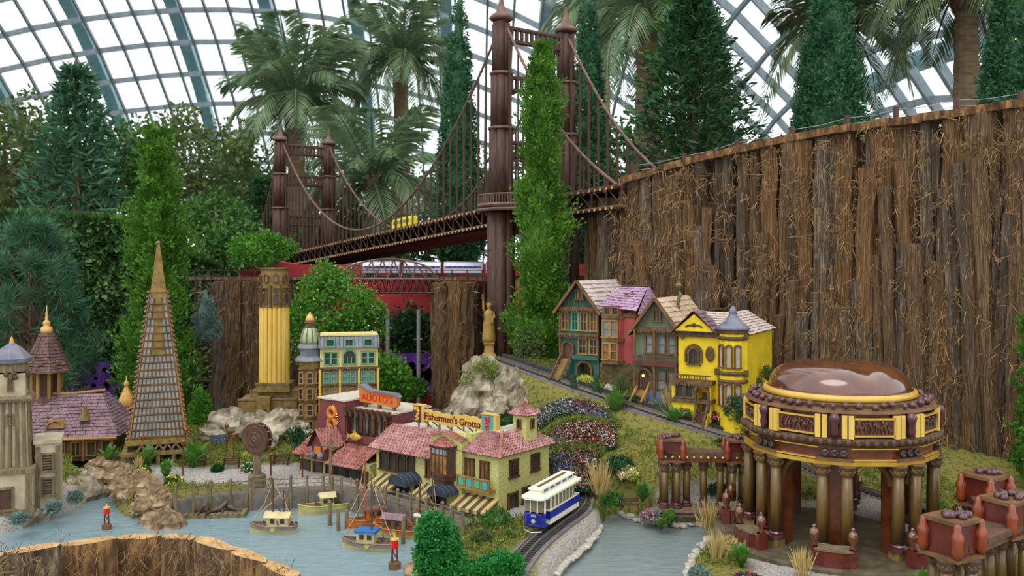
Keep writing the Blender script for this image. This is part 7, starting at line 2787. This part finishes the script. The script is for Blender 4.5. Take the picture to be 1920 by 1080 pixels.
# flower beds on the slope (nobody could count the flowers)
def bed(label, quad, n, mats, name='flower_bed'):
    q = [on(px, Y) for px, Y in quad]
    u_, v_ = NR.random(n), NR.random(n)
    pts = np.array([(q[0] * (1 - a) + q[1] * a) * (1 - b) + (q[3] * (1 - a) + q[2] * a) * b for a, b in zip(u_, v_)]) if False else np.array([tuple((q[0].lerp(q[1], a)).lerp(q[3].lerp(q[2], a), b)) for a, b in zip(u_, v_)])
    pts[:, 2] = land(pts[:, 0], pts[:, 1]) + .012 + NR.random(n) * .014
    V1 = clumps(pts - np.array([0, 0, .006]), .015, 12, .016, .008, .5)
    V2 = clumps(pts + np.array([0, 0, .006]), .0065, 7, .0095, .0085, .4)
    patch = np.sin(pts[:, 0] * 14 + 1) + np.sin(pts[:, 1] * 17 + pts[:, 0] * 6) + NR.normal(size=n) * .8
    idx = np.clip(((patch + 2.4) / 4.8 * len(mats)).astype(int), 0, len(mats) - 1)
    mi = np.concatenate([np.zeros(len(V1), int), np.repeat(idx + 1, 7)])
    o = quads_mesh(name, np.concatenate([V1, V2]), ['leaf_dark'] + list(mats), None, mi)
    return tag(o, label, 'flowers', kind='stuff')
bed('mauve and blue flowers massed beneath the hillside track', [(995, 6.1), (1140, 5.75), (1145, 5.62), (1000, 5.85)], 900, ('flower_mauve', 'flower_blue', 'flower_white', 'flower_blue', 'flower_red'))
bed('pink and red flowers massed in the middle slope bed', [(1030, 5.68), (1150, 5.6), (1155, 5.42), (1060, 5.45)], 800, ('flower_mauve', 'flower_red', 'flower_white', 'flower_red'))
bed('mixed flowers massed in the narrow bed beside the belfry', [(1005, 5.72), (1050, 5.58), (1075, 5.42), (1020, 5.52)], 500, ('flower_white', 'flower_mauve', 'flower_red'))
bed('pink red and blue flowers massed in the lowest bed behind the tram', [(1032, 5.45), (1120, 5.4), (1115, 5.15), (1045, 5.2)], 900, ('flower_blue', 'flower_mauve', 'flower_red', 'flower_white', 'flower_red'))
# clipped moss hedges between the beds
def moss_strip(label, pts, wd=.035, mt='moss_green', n=900):
    P_ = [on(px, Y) for px, Y in pts]
    seg = NR.integers(0, len(P_) - 1, n)
    a = NR.random(n)
    p = np.array([tuple(P_[s].lerp(P_[s + 1], q)) for s, q in zip(seg, a)])
    p[:, 0] += NR.normal(size=n) * wd * .4
    p[:, 1] += NR.normal(size=n) * wd * .4
    p[:, 2] = land(p[:, 0], p[:, 1]) + .008 + NR.random(n) * .016
    o = quads_mesh('moss_hedge', clumps(p, .012, 7, .014, .006, .5), mt)
    return tag(o, label, 'hedge', kind='stuff')
moss_strip('clipped moss edging directly below the hillside track', [(1000, 6.18), (1070, 5.98), (1150, 5.68)])
moss_strip('clipped moss edging between upper and middle flower beds', [(1030, 5.72), (1100, 5.66), (1160, 5.62)])
moss_strip('clipped moss edging descending past the belfry', [(1010, 5.68), (1045, 5.5), (1078, 5.4)])
moss_strip('clipped moss edging above the lowest flower bed', [(1035, 5.46), (1085, 5.43), (1130, 5.42)])
# mossy ground tufts: uncountable
n = 15000
cand = np.stack([NR.uniform(-3.4, 2.6, n * 3), NR.uniform(4.0, 6.9, n * 3)], 1)
zz = np.full(len(cand), 9.0)
for g in GRAV:
    zz = np.minimum(zz, sdist([(PX(a, y), y) for a, y in g], cand[:, 0], cand[:, 1]))
wt = np.minimum(sdist(HARBW, cand[:, 0], cand[:, 1]), sdist(PONDW, cand[:, 0], cand[:, 1]))
cl = sdist([tuple(p) for p in WXY] + [(6, 5.1), (6, 20), (WXY[0][0], 20)], cand[:, 0], cand[:, 1])
# keep the tracks and garden paths clear
tp = np.array([tuple(p)[:2] for p in out] + [tuple(p)[:2] for p in lo_path])
dt = np.min(np.linalg.norm(cand[:, None, :] - tp[None], axis=-1), axis=1)
fr = sdist([tuple(G(a, c_, .0)[:2]) for a, c_ in ((640, 1140), (565, 1086), (525, 1068), (480, 1050), (440, 1032), (395, 1018), (345, 1011), (300, 1008), (230, 1014), (165, 1012), (115, 1020), (60, 1032), (0, 1036), (-300, 1060))] + [(-9, 3), (-.5, 3)], cand[:, 0], cand[:, 1])
ok = (fr > .02) & (zz > .02) & (wt > .03) & (cl > .05) & (dt > .10) & (cand[:, 1] > 4.2)
cand = cand[ok][:n]
p = np.stack([cand[:, 0], cand[:, 1], land(cand[:, 0], cand[:, 1]) + .004], 1)
k = len(p)
o = quads_mesh('moss_tufts', clumps(p, .02, 12, .015, .006, .7), ['moss', 'moss_green', 'leaf_olive', 'leaf_mid'], None, np.repeat(NR.choice(4, k, p=[.3, .35, .2, .15]), 12))
tag(o, 'short yellow green moss tufts covering the model slopes', 'moss', kind='stuff')
# garden paths of pale paving before the houses
def path(label, pts, wd):
    m = MB()
    P_ = [on(px, Y) for px, Y in pts]
    n = 10
    L_ = []
    for a, b in zip(P_[:-1], P_[1:]):
        for i in range(n):
            L_.append(a.lerp(b, i / n))
    L_.append(P_[-1])
    V = []
    for i, p in enumerate(L_):
        d = L_[min(i + 1, len(L_) - 1)] - L_[max(i - 1, 0)]
        s_ = Vector((-d.y, d.x, 0)).normalized() * wd
        for q in (p - s_, p + s_):
            V.append((q.x, q.y, gz(q.x, q.y) + .006))
    m.add(V, [(2 * i, 2 * i + 1, 2 * i + 3, 2 * i + 2) for i in range(len(L_) - 1)])
    o = m.build('garden_path', 'pebble')
    tag(o, label, 'path')
path('pale garden path leading to the green house', [(1050, 6.0), (1075, 6.1), (1100, 6.28)], .05)
path('pale garden path leading to the rose house', [(1110, 5.86), (1135, 5.95), (1150, 6.1)], .045)
path('pale garden path leading to the grey green house', [(1195, 5.66), (1215, 5.75), (1232, 5.85)], .05)
# foreground topiary
t = thing('trailing_topiary', 'bright green trailing figure shaped topiary at the front of the harbour', 'plant', (0, 0, 0))
c = []
for k in range(420):
    px, py = RD.uniform(786, 872), RD.uniform(968, 1110)
    lim = 786 + max(0, (1000 - py)) * .25, 838 + (py - 968) * .35 if py < 1060 else 872
    if lim[0] < px < lim[1]:
        p = P(px, py, 3.95)
        c.append((p.x, p.y + RD.uniform(-.06, .06), p.z))
quads_mesh('upright_foliage', clumps(c, .028, 60, .016, .011, -.2), 'leaf_topiary', t)
c = []
for k in range(300):
    px, py = RD.uniform(845, 975), RD.uniform(1044, 1110)
    if py > 1075 - (px - 845) * .3 and py > 1044:
        p = P(px, py, 3.9)
        c.append((p.x, p.y + RD.uniform(-.05, .05), p.z))
quads_mesh('low_foliage', clumps(c, .026, 60, .016, .011, 0), 'leaf_topiary', t)
p = P(830, 1110, 3.95)
MB().box(p.x - .12, p.x + .32, 3.9, 4.0, -.35, p.z + .05).build('planter', 'bark_dark', t)

# flat kerb stones along the bank between track and pond
for k in range(26):
    q = k / 25
    a = Vector((1122, 986)).lerp(Vector((1050, 1075)), q)
    g = G(a.x + 8 * math.sin(q * 5) + RD.uniform(-3, 3), a.y, .03)
    rock('kerb_stone', 'flat cream kerb stone along the bank between track and pond', g, (.028, .018, .012), 'pebble', 400 + k, 9, 5, .2, group='cream kerb stones between track and pond')
# crossed post on the quay before the red restaurant
p = on(620, 5.6)
t = thing('crossarm_post', 'tall driftwood post with short cross arms before the red restaurant', 'post', p, .2)
MB().cyl((0, 0, -.02), (0, 0, .27), .011, .009, 7).build('pole', 'driftwood', t)
m = MB().cyl((-.06, 0, .225), (.06, -.01, .215), .006, n=6)
m.build('cross_arm', 'driftwood', t)
m = MB().cyl((.0, -.05, .2), (.05, .04, .205), .006, n=6)
m.build('cross_arm', 'driftwood', t)
# stone steps below the yellow house
p = on(1312, 5.6)
t = thing('stone_steps', 'small flight of stone garden steps below the yellow house', 'steps', p, -.5)
for k in range(6):
    MB().box(-.045, .045, .02 * k, .02 * k + .03, -.05 + .014 * k, -.035 + .014 * k + .012).build('step', 'rock_brown', t)
for px, py, lab in ((35, 975, 'spiky blue green agave on the island rock front'), (140, 935, 'small agave at the tip of the island'), (100, 955, 'grey green succulent in the island rock crack')):
    bushlet(lab, G(px, py, .1), .03, 'leaf_blue', 14, .03, 'agave')
